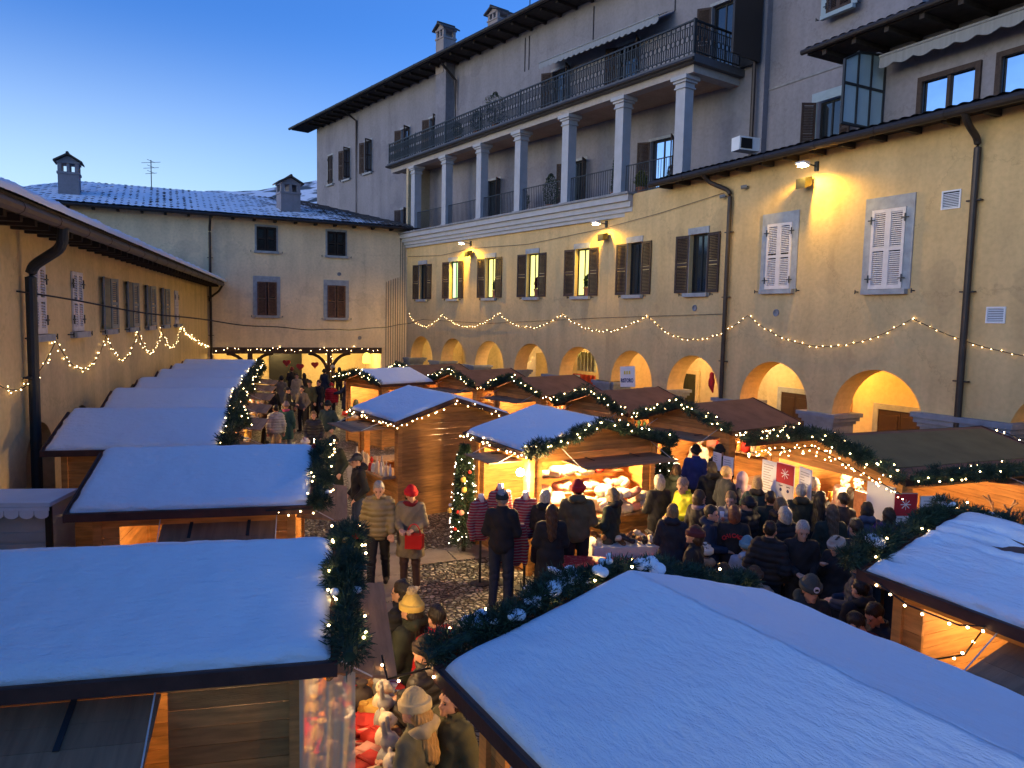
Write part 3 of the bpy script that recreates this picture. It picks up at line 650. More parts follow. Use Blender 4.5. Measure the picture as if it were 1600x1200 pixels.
# porch interior
mb = MB(); mb.box(1.2, 9.95, -4.2, -4.1, 0, 2.9); mb.box(9.9, 9.95, -4.1, -.2, 0, 2.9); mb.box(1.2, 1.3, -4.1, -.2, 0, 2.9); mb.box(1.2, 9.95, -4.1, -.25, 2.45, 2.5)
mb.build('porch_wall', M_CREAM, BK)
mb = MB(); mb.box(1.4, 9.95, -.14, .08, 2.3, 2.62)
for xp in (8.2, 4.2):
    mb.box(xp - .12, xp + .12, -.2, .04, 0, 2.3)
    for sd in (-1, 1):
        pts = [Vector((xp + sd * (.1 + 1.0 * (1 - math.cos(t))), -.08, 1.2 + 1.1 * math.sin(t))) for t in [i_ * PI / 2 / 6 for i_ in range(7)]]
        mb.tube(pts, .09, 6)
mb.build('porch_beam', mat('brown_beam_wood', (.06, .035, .025), .8, .3, 6, .2), BK)
mb = MB(); mb.box(5.0, 6.8, -4.09, -4.02, 0, 2.2); mb.build('door', M_BLACK, BK)
eave(BK, -.3, LB + 10, 8.95, .55, sp=1.0)
sn = lambda a, b: .093 - .05 * max(0, 1 - a / .25)
tile_roof(BK, 'roof', [(-.6, .65, 9.1), (LB + 9.5, .65, 9.1), (LB + 6, -4.4, 10.75), (5.0, -4.4, 10.75)], pitch_w=.3, rows=12, amp=.08, snow=sn)
gutter(BK, (-.5, .7, 9.05), (LB + 9.5, .7, 9.05), .08)
mb = MB(); mb.add([(-.6, .6, 9.1), (5.0, -4.4, 10.73), (-2, -7, 9.1)], [(0, 1, 2)]); mb.add([(5, -4.4, 10.73), (LB + 6, -4.4, 10.73), (LB + 9, -9, 9.1), (-2, -9, 9.1)], [(0, 1, 2, 3)]); mb.build('rear_roof_slope', M_TILE, BK)
drainpipe(BK, [(10.0, .68, 9.0), (10.0, .3, 8.8), (10.02, .1, 8.4), (10.02, .1, 0)], .06)
# low dark roofs behind, far left
o = MB(); o.box(-7, 7, -3, 3, 0, 9.5); o.prism([(-3.6, 9.4), (3.6, 9.4), (0, 11.0)], 'x', -7.4, 7.4, 1)
NB = empty('neighbour_house', (-32, 46, 0), R(8), 'green grey roofed house behind the left end of the snowy roof', 'building')
o.build('wall', [M_GREY, mat('green_grey_roof', (.1, .13, .13), .8)], NB)

# ================= left wing (K -> L)
rzL, LL = frame(PK, PL); sL = lambda s: LL - s
LW = empty('left_wing', PK, rzL, 'long yellow left wing with low arches and a row of small shuttered windows', 'building')
ws = [(10.3, 1), (12.65, 1), (15.1, 0), (17.55, 0), (20.05, 0), (22.6, 0), (25.2, 1)]
mb = MB(); holes = [(sL(s) - .36, sL(s) + .36, 3.9, 5.12) for s, c in ws]
arch_wall(mb, 0, LL + 4, 2.9, [sL(s) for s in (5.0, 7.6, 10.2, 12.75, 15.3, 17.7, 20.1, 22.5, 24.95, 27.4, 29.9)], 1.62, .74, .6, mi=0, rmi=0)
wall_grid(mb, 0, LL + 4, 2.9, 5.75, holes, .2)
mb.add([(0, -3, 0), (0, -3, 2.8), (LL + 4, -3, 2.8), (LL + 4, -3, 0)], [(0, 1, 2, 3)]); mb.add([(0, -3, 2.8), (0, -.6, 2.8), (LL + 4, -.6, 2.8), (LL + 4, -3, 2.8)], [(0, 1, 2, 3)])
mb.build('wall', plaster('deep_yellow_plaster', (.72, .53, .27)), LW)
for s, c in ws:
    window(LW, sL(s), 3.9, 5.12, .72, 'dark', M_WSHUT if c else M_GSHUT, ang=(166, 162), surround='none', sw=.36, closed=bool(c))
eave(LW, 0, LL + 4, 5.62, .62, sp=.62, sz=.1)
gutter(LW, (.4, .74, 5.72), (LL + 4, .74, 5.72), .09, mat('grey_brown_gutter', (.12, .09, .07), .5, .1, metal=.3))
tile_roof(LW, 'roof', [(-.0, .78, 5.84), (LL + 4, .78, 5.84), (LL + 4, -4, 7.2), (0, -4, 7.2)], pitch_w=.2, rows=8, amp=.06, snow=lambda a, b: .055)
mb = MB(); n_ = 420; vs = []
for i in range(n_ + 1):
    x = (LL + 4) * i / n_; w_ = .05 * noise.noise(Vector((x * 1.7, 0, 3))) + .03 * abs(math.sin(x * PI / .2)); vs += [(x, .86 + w_ * .4, 5.84), (x, .88 + w_ * .5, 5.9 + w_ * .6), (x, .8, 5.97 + w_), (x, .4, 6.0 + w_), (x, .0, 6.1)]
mb.add(vs, [(i * 5 + k, i * 5 + k + 1, i * 5 + k + 6, i * 5 + k + 5) for i in range(n_) for k in range(4)]); mb.build('eave_snow', M_SNOW, LW, smooth=True)
drainpipe(LW, [(sL(9.2), .74, 5.66), (sL(9.25), .7, 5.35), (sL(9.5), .16, 5.02), (sL(9.5), .14, 0)], .085, M_IRON)
drainpipe(LW, [(.6, .74, 5.66), (.55, .6, 5.4), (.25, .12, 5.05), (.16, .12, 4.9)], .05)

# ------------------------------------------------------------------ chimneys and aerials
def chimney(loc, rz, w_, h, label, m=M_GREY):
    root = empty('chimney', loc, rz, label, 'chimney'); a = w_ / 2
    mb = MB(); mb.box(-a, a, -a, a, -1.0, h * .5); mb.box(-a - .04, a + .04, -a - .04, a + .04, h * .5, h * .56)
    for sx in (-1, 1):
        for sy in (-1, 1): mb.box(min(sx * a, sx * a * .62), max(sx * a, sx * a * .62), min(sy * a, sy * a * .62), max(sy * a, sy * a * .62), h * .56, h * .78)
    mb.box(-.06, .06, -a, a, h * .56, h * .78)
    mb.box(-a - .04, a + .04, -a - .04, a + .04, h * .78, h * .83)
    mb.prism([(-a, h * .83), (a, h * .83), (0, h * .98)], 'y', -a, a)
    mb.build('shaft', m, root)
    mb = MB(); o_ = a + .16; sl_ = (h * .17) / a
    for sd in (-1, 1):
        mb.add([(sd * o_, -o_, h * .83 - .05), (0, -o_, h), (0, o_, h), (sd * o_, o_, h * .83 - .05), (sd * o_, -o_, h * .83 + .02), (0, -o_, h + .08), (0, o_, h + .08), (sd * o_, o_, h * .83 + .02)],
               [(0, 1, 2, 3), (4, 5, 6, 7), (0, 1, 5, 4), (2, 3, 7, 6), (0, 3, 7, 4)])
    mb.tube([(0, -o_, h + .07), (0, o_, h + .07)], .07, 8); mb.build('cap', M_TILE, root)
    return root
def onback(x, y): return PC + Matrix.Rotation(rzB, 3, 'Z') @ Vector((x, y, 0)) + Vector((0, 0, 9.1 + (0.65 - y) * 1.65 / 5.05))
chimney(onback(16.0, -1.2), rzB, .85, 1.75, 'squat pale chimney with open sides at the left end of the snowy roof')
chimney(onback(6.1, -1.2), rzB + .1, 1.0, 1.7, 'grey chimney with two openings rising from the right half of the snowy roof')
def onup(x, y): return U0 + Matrix.Rotation(rzU, 3, 'Z') @ Vector((x, y, 0)) + Vector((0, 0, 17.7 + (1.3 - y) * 2 / 6.3))
chimney(onup(19.2, .2), rzU, .75, 1.5, 'tall chimney with four openings on the high dark eave', mat('brown_grey_render', (.3, .25, .23), .9))
chimney(onup(15.6, -.6), rzU, .8, 1.15, 'chimney half hidden behind the high roof edge, beside the thin aerial', mat('brown_grey_render', (.3, .25, .23), .9))
def aerial(loc, h, label, k=3):
    mb = MB(); mb.tube([(0, 0, -.5), (0, 0, h)], .025, 6)
    for i in range(k): z = h - .15 - .28 * i; mb.tube([(-.5 + .1 * i, 0, z), (.5 - .1 * i, .0, z + .05)], .012, 5); mb.tube([(0, -.4, z + .1), (0, .4, z + .1)], .012, 5)
    o = mb.build('aerial', M_IRON, None, loc=loc); tag(o, label, 'aerial')
aerial(onback(12.6, -4.3), 1.5, 'thin television aerial standing on the snowy roof ridge', 3)
aerial(onup(13.2, -.6), 2.6, 'bare whip aerial on the high roof behind the second chimney', 1)

# ------------------------------------------------------------------ floodlights on the facade
def floodlight(root_frame, x, z, label, power, boom=.45):
    A_, rz_ = root_frame; T = Matrix.Translation(A_) @ Matrix.Rotation(rz_, 4, 'Z')
    o = empty('floodlight', T @ Vector((x, 0, z)), rz_, label, 'wall lamp')
    mb = MB(); mb.box(-.05, .05, 0, .06, -.12, .12); mb.tube([(0, .05, 0), (0, boom, .03)], .018, 6); mb.build('bracket', M_IRON, o)
    mb = MB(); mb.prism([(boom - .02, -.05), (boom + .2, .0), (boom + .2, .05), (boom - .02, .05)], 'x', -.14, .14); mb.build('housing', M_WHITE, o)
    mb = MB(); mb.box(-.1, .1, boom + .02, boom + .16, -.065, -.05); mb.build('lens', M_LAMP, o)
    lamp('flood_beam', (0, boom + .02, -.12), power, (1, .6, .05), .06, o, 172, (0, .1, -1), .5)
    return o
def speaker(root_frame, x, z, label):
    A_, rz_ = root_frame; T = Matrix.Translation(A_) @ Matrix.Rotation(rz_, 4, 'Z')
    o = empty('wall_speaker', T @ Vector((x, 0, z)), rz_, label, 'speaker')
    mb = MB(); mb.tube([(0, 0, 0), (0, .14, 0)], .02, 6); mb.build('bracket', M_IRON, o)
    mb = MB(); mb.prism([(.1, -.1), (.36, -.2), (.36, .06), (.1, .12)], 'x', -.15, .15); mb.build('cabinet', M_BLACK, o)
fRN = (PA, frame(PA, PB)[0]); fRF = (PB, rzF)
floodlight(fRN, 7.8, 8.42, 'bright floodlight under the gutter above the closed white shutters', 190)
floodlight(fRF, .15, 7.9, 'yellow floodlight below the cornice between two brown shuttered windows, nearer one', 140)
floodlight(fRF, 9.6, 7.85, 'small yellow floodlight below the cornice farther along, nearest the far corner', 340)
speaker(fRN, 8.0, 8.05, 'black box speaker on the wall under the bright floodlight'); speaker(fRF, .1, 7.45, 'small black speaker on the wall under the nearer cornice floodlight'); speaker(fRF, 9.5, 7.4, 'small black speaker on the wall under the far cornice floodlight')
# arcade lights
ARCL = ['second big arch from the right pipe', 'arch with the dark green door', 'rightmost big arch', 'arch at the right edge', 'arch behind the hanging sign', 'arch with the orange cloth strip', 'arch with the stairway', 'third arch from the far corner', 'second arch from the far corner', 'arch nearest the far corner']
for (A_, rz_), lst in ((fRN, ((8.9, -2.4, 3.1, 75, (1, .45, .05)), (12.2, -2.2, 3.1, 45, (1, .72, .34)), (5.6, -2.6, 3.1, 45, (1, .45, .05)), (1.5, -2.4, 3.1, 20, (1, .55, .15)), (15.4, -2.2, 3.1, 45, (1, .6, .25)))),
                       (fRF, ((1.5, -2.2, 3.1, 55, (1, .66, .3)), (4.7, -2.6, 3.1, 18, (1, .66, .2)), (8.3, -1.6, 3.1, 42, (1, .72, .4)), (11.6, -2.2, 3.1, 15, (1, .66, .2)), (14.5, -2.2, 3.1, 18, (1, .66, .2))))):
    T = Matrix.Translation(A_) @ Matrix.Rotation(rz_, 4, 'Z')
    for x, y, z, p, c in lst:
        o = empty('ceiling_lamp', T @ Vector((x, y, 3.44)), rz_, 'small glowing ceiling lamp inside the arcade, ' + ARCL.pop(0), 'ceiling lamp', 'lamps inside the arcade')
        mb = MB(); mb.lathe([(.01, 0), (.03, -.02), (.03, -.12), (.08, -.14)], n=10); mb.build('fitting', M_IRON, o)
        mb = MB(); mb.lathe([(.02, -.14), (.07, -.17), (.07, -.2), (.02, -.24)], n=10); mb.build('globe', M_LAMP, o)
        lamp('arcade_light', (0, 0, -.34), p * 1.0, c, .12, o)

for x, pw in ((2.6, 100), (6.0, 90), (8.9, 70)):
    o = empty('ceiling_lamp', PC + Matrix.Rotation(rzB, 3, 'Z') @ Vector((x, -1.6, 2.44)), rzB, 'glowing ceiling lamp under the far porch, %s' % {2.6: 'right one', 6.0: 'middle one', 8.9: 'left one'}[x], 'ceiling lamp', 'lamps under the far porch')
    mb = MB(); mb.lathe([(.02, 0), (.07, -.03), (.07, -.07), (.02, -.1)], n=10); mb.build('globe', M_LAMP, o); lamp('porch_light', (0, 0, -.2), pw, (1, .68, .25), .1, o)
# ------------------------------------------------------------------ market stalls
def planks(mb, x0, x1, y, z0, z1, ny, t=.028, bw=.125, hole=None):
    """horizontal boards on plane y, facing ny (+1/-1)"""
    z = z0; k = 0
    while z < z1 - .01:
        zz = min(z + bw - .005, z1); o = .0015 * (k % 3)
        spans = [(x0, x1)]
        if hole and z < hole[3] - .01 and zz > hole[2] + .01: spans = [(x0, hole[0]), (hole[1], x1)]
        for a, b in spans:
            if b - a > .02: mb.box(a, b, min(y, y - ny * (t + o)), max(y, y - ny * (t + o)) + .001, z, zz)
        z += bw; k += 1
LK = 6.5
class Stall: pass
def snow_sheet(name, parent, corners, th=.07, nu=46, nv=30, seed=0, patch=None, edge=.05, mats=None):
    """snow slab on a roof plane: corners e0,e1 (eave), r1,r0 (ridge)"""
    e0, e1, r1, r0 = [Vector(c) for c in corners]; nrm = (e1 - e0).cross(r0 - e0).normalized()
    if nrm.z < 0: nrm = -nrm
    top = []; vs = []; fs = []; so = Vector((seed * 7.3, seed * 3.1, 0))
    lu = (e1 - e0).length; lv = (r0 - e0).length
    for j in range(nv + 1):
        for i in range(nu + 1):
            u = i / nu; v = j / nv
            du = min(u, 1 - u) * lu; dv = v * lv
            p = e0.lerp(e1, u).lerp(r0.lerp(r1, u), v)
            if j == 0: p += (e0 - r0).normalized() * (edge * noise.noise(p * 5 + so) )
            if i in (0, nu): p += (e1 - e0).normalized() * (1 if i else -1) * (edge * .8 * noise.noise(p * 6 + so) - .01)
            f = min(1, (du / .09)) ** .5 * min(1, ((dv + .004) / .09)) ** .5
            h = th * (.25 + .75 * f) + (.034 * (1 - min(1, max(0, (v - .6) / .35))) * noise.noise(p * 1.4 + so) + .012 * noise.noise(p * 5 + so) + .005 * noise.noise(p * 15)) * min(1, du / .2 + .2) * min(1, dv / .2 + .2)
            if patch: h += patch(u, v, p)
            q_ = max(0, (v - .9) / .1); nn = nrm.lerp(Vector((0, 0, 1)), q_) if q_ else nrm
            vs.append(p + nn * h)
    n1 = nu + 1
    for j in range(nv):
        for i in range(nu): fs.append((j * n1 + i, j * n1 + i + 1, (j + 1) * n1 + i + 1, (j + 1) * n1 + i))
    # skirt down to the boards
    ring = [i for i in range(n1)] + [j * n1 + nu for j in range(1, nv + 1)] + [nv * n1 + i for i in range(nu - 1, -1, -1)] + [j * n1 for j in range(nv - 1, 0, -1)]
    k0 = len(vs)
    for r_ in ring:
        p = vs[r_]; i = r_ % n1; j = r_ // n1; b = e0.lerp(e1, i / nu).lerp(r0.lerp(r1, i / nu), j / nv); vs.append(b + nrm * -.004)
    m_ = len(ring)
    for q in range(m_): fs.append((ring[q], ring[(q + 1) % m_], k0 + (q + 1) % m_, k0 + q))
    mb = MB(); mb.add(vs, fs); return mb.build(name, mats or M_SNOW, parent, smooth=True)
def stall(P, Q, D, label, zr=2.55, ze=2.15, cover='snow', opens=('y-',), flaps=None, holes={}, seed=0, light=12, lcol=(1, .64, .3), inset=.24, group='wooden market stalls', roofm=None, hi=False, snowpatch=None, counter=.95, lampy=0., fm=None):
    P = Vector((P[0], P[1], 0)); Q = Vector((Q[0], Q[1], 0)); x_ = (Q - P).normalized(); W = (Q - P).length; yb = Vector((-x_.y, x_.x, 0))
    c = (P + Q) / 2 + yb * D / 2; rz = math.atan2(x_.y, x_.x)
    s = Stall(); s.W = W; s.D = D; s.zr = zr; s.ze = ze; s.c = c; s.rz = rz; s.T = Matrix.Translation(c) @ Matrix.Rotation(rz, 4, 'Z')
    root = s.root = empty('market_stall', c, rz, label, 'market stall', group)
    hw = W / 2; hd = D / 2; bw = hw - inset; bd = hd - inset
    s.bw = bw; s.bd = bd
    slope = (zr - ze) / hw
    # posts
    for sx in (-1, 1):
        for sy in (-1, 1):
            mb = MB(); mb.box(sx * bw - .045, sx * bw + .045, sy * bd - .045, sy * bd + .045, 0, ze + slope * inset - .05); mb.build('post', M_WOOD, root)
    for side in ('x-', 'x+', 'y-', 'y+'):
        half, dist = (bd, bw) if side[0] == 'x' else (bw, bd)
        mb = MB(); op = side in opens; zt = ze + slope * inset - .06
        hole = holes.get(side, (-half + .22, half - .22, counter, 1.88)) if op else None
        a = {'y-': 0, 'y+': PI, 'x+': PI / 2, 'x-': -PI / 2}[side]
        mb.T = Matrix.Rotation(a, 4, 'Z')
        planks(mb, -half + .045, half - .045, -dist - .01, .06, zt, -1, hole=hole)
        if side[0] == 'y':
            n_ = 5
            for k in range(n_):
                z0 = zt + (zr - .06 - zt) * k / n_; z1 = zt + (zr - .06 - zt) * (k + 1) / n_; f0 = (zr - .05 - z0) / (zr - .05 - zt) ; f1 = (zr - .05 - z1) / (zr - .05 - zt)
                mb.prism([(-half * f0, z0 + .003), (half * f0, z0 + .003), (half * f1, z1), (-half * f1, z1)], 'y', -dist - .01, -dist + .018)
        mb.build('wall', M_WOOD, root)
        if op:
            cb = MB(); cb.T = Matrix.Rotation(a, 4, 'Z'); cb.box(-half + .1, half - .1, -dist - .34, -dist + .3, counter - .04, counter)
            cb.build('counter', M_WOODX, root)
    # roof boards
    for sx in (-1, 1):
        mb = MB(); e0 = Vector((sx * hw, -hd, ze)); e1 = Vector((sx * hw, hd, ze)); r1 = Vector((0, hd, zr)); r0 = Vector((0, -hd, zr)); d_ = Vector((0, 0, -.035))
        mb.add([e0, e1, r1, r0, e0 + d_, e1 + d_, r1 + d_, r0 + d_], [(0, 1, 2, 3), (4, 5, 6, 7), (0, 1, 5, 4), (3, 0, 4, 7), (1, 2, 6, 5)])
        ro = mb.build('roof', roofm or M_ROOFB, root)
        if cover == 'snow':
            snow_sheet('roof_snow', ro, [e0 + Vector((-sx * .03, .03, .012)), e1 + Vector((-sx * .03, -.03, .012)), r1 + Vector((sx * -.0, -.03, .012)), r0 + Vector((0, .03, .012))],
                       th=.075, seed=seed, nu=(90 if hi else 40), nv=(60 if hi else 24), patch=snowpatch.get(sx) if snowpatch else None)
        elif cover == 'mat':
            mb = MB(); k = Vector((0, 0, .012))
            q = [e0.lerp(e1, .06).lerp(r0.lerp(r1, .06), .22), e0.lerp(e1, .97).lerp(r0.lerp(r1, .97), .22), e0.lerp(e1, .97).lerp(r0.lerp(r1, .97), .93), e0.lerp(e1, .06).lerp(r0.lerp(r1, .06), .93)]
            mb.add([p + k for p in q] + [p + k * .2 for p in q], [(0, 1, 2, 3), (0, 1, 5, 4), (1, 2, 6, 5), (2, 3, 7, 6), (3, 0, 4, 7)]); mb.build('roof_mat', M_ROOFO, ro)
        mb = MB(); mb.box(min(sx * hw, sx * (hw + .025)), max(sx * hw, sx * (hw + .025)), -hd - .025, hd + .025, ze - .08, ze + .012); mb.build('fascia', M_TRIMR, root)
    for sy in (-1, 1):
        mb = MB(); y0, y1 = sorted((sy * hd, sy * (hd + .025))); h = .12
        mb.prism([(-hw - .02, ze - .085), (0, zr - .085), (hw + .02, ze - .085), (hw + .02, ze + .015), (0, zr + .02), (-hw - .02, ze + .015)], 'y', y0, y1); mb.build('bargeboard', M_TRIMR, root)
    # flaps
    s.flaps = {}
    for side, (f0, f1, out, tilt) in (flaps or {}).items():
        half, dist = (bd, bw) if side[0] == 'x' else (bw, bd); a = {'y-': 0, 'y+': PI, 'x+': PI / 2, 'x-': -PI / 2}[side]
        mb = MB(); mb.T = Matrix.Rotation(a, 4, 'Z'); n_ = max(2, int(out / .14))
        zh = 1.93
        for k in range(n_):
            a0 = k / n_; a1 = (k + 1) / n_ - .004
            p0 = (-dist - .05 - out * a0, zh + tilt * a0); p1 = (-dist - .05 - out * a1, zh + tilt * a1)
            mb.prism([(p0[0], p0[1]), (p1[0], p1[1]), (p1[0], p1[1] + .022), (p0[0], p0[1] + .022)], 'x', half * f0, half * f1)
        fl = mb.build('flap', fm or M_FLAP, root)
        for fx in (.25, .75):
            q = half * (f0 + (f1 - f0) * fx); b_ = MB(); b_.T = Matrix.Rotation(a, 4, 'Z'); b_.beam((q, -dist - .04, zh + .035), (q, -dist - .05 - out * .35, zh + .035 + tilt * .35), .035, .008); b_.build('strap_hinge', M_IRON, fl)
            b_ = MB(); b_.T = Matrix.Rotation(a, 4, 'Z'); qq = half * (f0 if fx < .5 else f1); b_.tube([(qq, -dist - .04, zh + .22), (qq, -dist - out * .8, zh + tilt * .8 + .02)], .006, 5); b_.build('stay_cord', M_FABW, fl)
        s.flaps[side] = fl
    # lamp inside
    if light:
        lo = MB(); lo.lathe([(.01, .07), (.045, .05), (.05, 0), (.03, -.04), (.008, -.05)], n=12); b_ = lo.build('bulb_lamp', M_LAMP, root, loc=(0, -bd * .55, ze - .06))
        lamp('stall_light', (0, -bd * .55 + lampy, ze - .2), light * LK, lcol, .1, root)
    return s
# goods on counters ----------------------------------------------------------
GM = [mat('goods_' + n_, c_, .7, .2, 14, .1, 40) for n_, c_ in (('red', (.5, .03, .02)), ('cream', (.65, .55, .4)), ('brown', (.22, .1, .04)), ('green', (.05, .14, .06)), ('gold', (.6, .36, .08)), ('white', (.7, .68, .64)), ('grey', (.3, .3, .3)), ('orange', (.6, .2, .03)), ('dark', (.04, .03, .03)), ('pink', (.55, .25, .2)))]
def blob_mesh(name, m, kind, seed=0):
    r_ = random.Random(seed); mb = MB()
    if kind == 'jar': mb.lathe([(.04, 0), (.045, .01), (.045, .09), (.035, .11), (.035, .13), (.03, .14)], n=10)
    elif kind == 'box': mb.prism([(-.09, -.06), (.09, -.06), (.085, .06), (-.085, .06)], 'z', 0, .1); mb.box(-.012, .012, -.062, .062, .1, .106)
    elif kind == 'bag': mb.lathe([(.05, 0), (.075, .03), (.08, .09), (.06, .15), (.02, .17), (.045, .2), (.03, .21)], n=9)
    elif kind == 'bottle': mb.lathe([(.035, 0), (.038, .02), (.038, .17), (.014, .22), (.014, .28), (.01, .29)], n=10)
    elif kind == 'bowl': mb.lathe([(.05, 0), (.09, .05), (.11, .09), (.1, .09), (.0, .05)], n=12)
    elif kind == 'figure': mb.lathe([(.05, 0), (.055, .03), (.035, .1), (.018, .13), (.035, .16), (.038, .19), (.02, .22), (.004, .25)], n=10)
    return mb.mesh(name, m, smooth=True)
GK = {}
def POSW(i, k): return ['at the left end', 'left of centre', 'in the middle', 'right of centre', 'at the right end'][min(4, int(5 * i / max(1, k)))]
GL = {'jar': 'jar', 'box': 'gift box', 'bag': 'gift bag', 'bottle': 'bottle', 'bowl': 'bowl', 'figure': 'figurine'}
GN = {'jar': 'glass_jar', 'box': 'gift_box', 'bag': 'gift_bag', 'bottle': 'glass_bottle', 'bowl': 'serving_bowl', 'figure': 'small_figurine'}
CN = ['red', 'cream', 'brown', 'green', 'gold', 'white', 'grey', 'orange', 'dark', 'pink']
def goods(T, x0, x1, y0, y1, z, n, where, seed=0, kinds=('jar', 'box', 'bag', 'figure'), cols=None, sc=1., group=None):
    r_ = random.Random(seed + 100); k = max(1, int(math.sqrt(n * (x1 - x0) / max(.05, (y1 - y0))))); rows = max(1, math.ceil(n / k)); cnt = 0
    for j in range(rows):
        for i in range(k):
            if cnt >= n: return
            cnt += 1; kd = r_.choice(kinds); ci = r_.choice(cols or range(10)); key = (kd, ci)
            if key not in GK: GK[key] = blob_mesh(GN[kd], GM[ci], kd)
            o = link(GN[kd], GK[key]); p = T @ Vector((x0 + (x1 - x0) * (i + .5 + .2 * (r_.random() - .5)) / k, y0 + (y1 - y0) * (j + .5 + .2 * (r_.random() - .5)) / rows, z))
            f = sc * (.8 + .5 * r_.random()); o.location = p; o.scale = (f, f, f); o.rotation_euler = (0, 0, r_.random() * 6)
            tag(o, f'{CN[ci]} {GL[kd]} {POSW(i, k)} of {where}' + (', front row' if j == 0 and rows > 1 else ', back row' if j == rows - 1 and rows > 1 else ''), GL[kd], group or f'goods on the counter of {where}')
LOOK = {}
def frontT(s, side):
    a = {'y-': 0, 'y+': PI, 'x+': PI / 2, 'x-': -PI / 2}[side]; return s.T @ Matrix.Rotation(a, 4, 'Z')
def front(s, side): return (s.bd, s.bw) if side[0] == 'x' else (s.bw, s.bd)
# ------------------------------------------------------------------ garlands and lights
BULB = None
def bulbmesh(m, r):
    bm = bmesh.new(); bmesh.ops.create_icosphere(bm, subdivisions=1, radius=r); me = bpy.data.meshes.new('bulb'); bm.to_mesh(me); bm.free(); me.materials.append(m)
    me.polygons.foreach_set('use_smooth', [True] * len(me.polygons)); return me
BM = {}
def put_bulbs(root, pts, m=None, r=.019, inv=None):
    r = round(r * .62, 4)
    m = m or M_BULB; key = (m.name, r)
    if key not in BM: BM[key] = bulbmesh(m, r)
    if len(pts) > 100:
        mb = MB()
        src = BM[key]; vv = [v.co.copy() for v in src.vertices]; ff = [tuple(p.vertices) for p in src.polygons]
        for p in pts[100:]: mb.add([Vector(p) + v for v in vv], ff)
        tag(mb.build('bulb', m, root), kind='stuff'); pts = pts[:100]
    for p in pts: link('bulb', BM[key], root, p)
def polyline(pts, n):
    pts = [Vector(p) for p in pts]; L = [0]
    for a, b in zip(pts, pts[1:]): L.append(L[-1] + (b - a).length)
    out = []
    for i in range(n):
        t = L[-1] * i / max(1, n - 1)
        for k in range(len(pts) - 1):
            if t <= L[k + 1] + 1e-6: out.append(pts[k].lerp(pts[k + 1], (t - L[k]) / max(1e-6, L[k + 1] - L[k]))); break
    return out, L[-1]
CLM = {}
def clump(k):
    if k not in CLM:
        r_ = random.Random(k + 50); E_ = [(Vector((r_.gauss(0, .05), r_.gauss(0, .035), r_.gauss(0, .02))), r_.uniform(.03, .06)) for _ in range(6)]; bm = bmesh.new(); bmesh.ops.create_icosphere(bm, subdivisions=4, radius=1)
        for v in bm.verts:
            d = v.co.normalized(); m = 0
            for c, r in E_:
                b_ = d.dot(c); q = b_ * b_ - c.dot(c) + r * r
                if q > 0: m = max(m, b_ + math.sqrt(q))
            v.co = d * (max(m, .03) + .008 * noise.noise(d * 6 + Vector((k, 0, 0))))
        bmesh.ops.smooth_vert(bm, verts=bm.verts, factor=.5, use_axis_x=True, use_axis_y=True, use_axis_z=True); me = bpy.data.meshes.new('snow_clump'); bm.to_mesh(me); bm.free(); me.materials.append(M_SNOW); me.polygons.foreach_set('use_smooth', [True] * len(me.polygons)); CLM[k] = me
    return CLM[k]
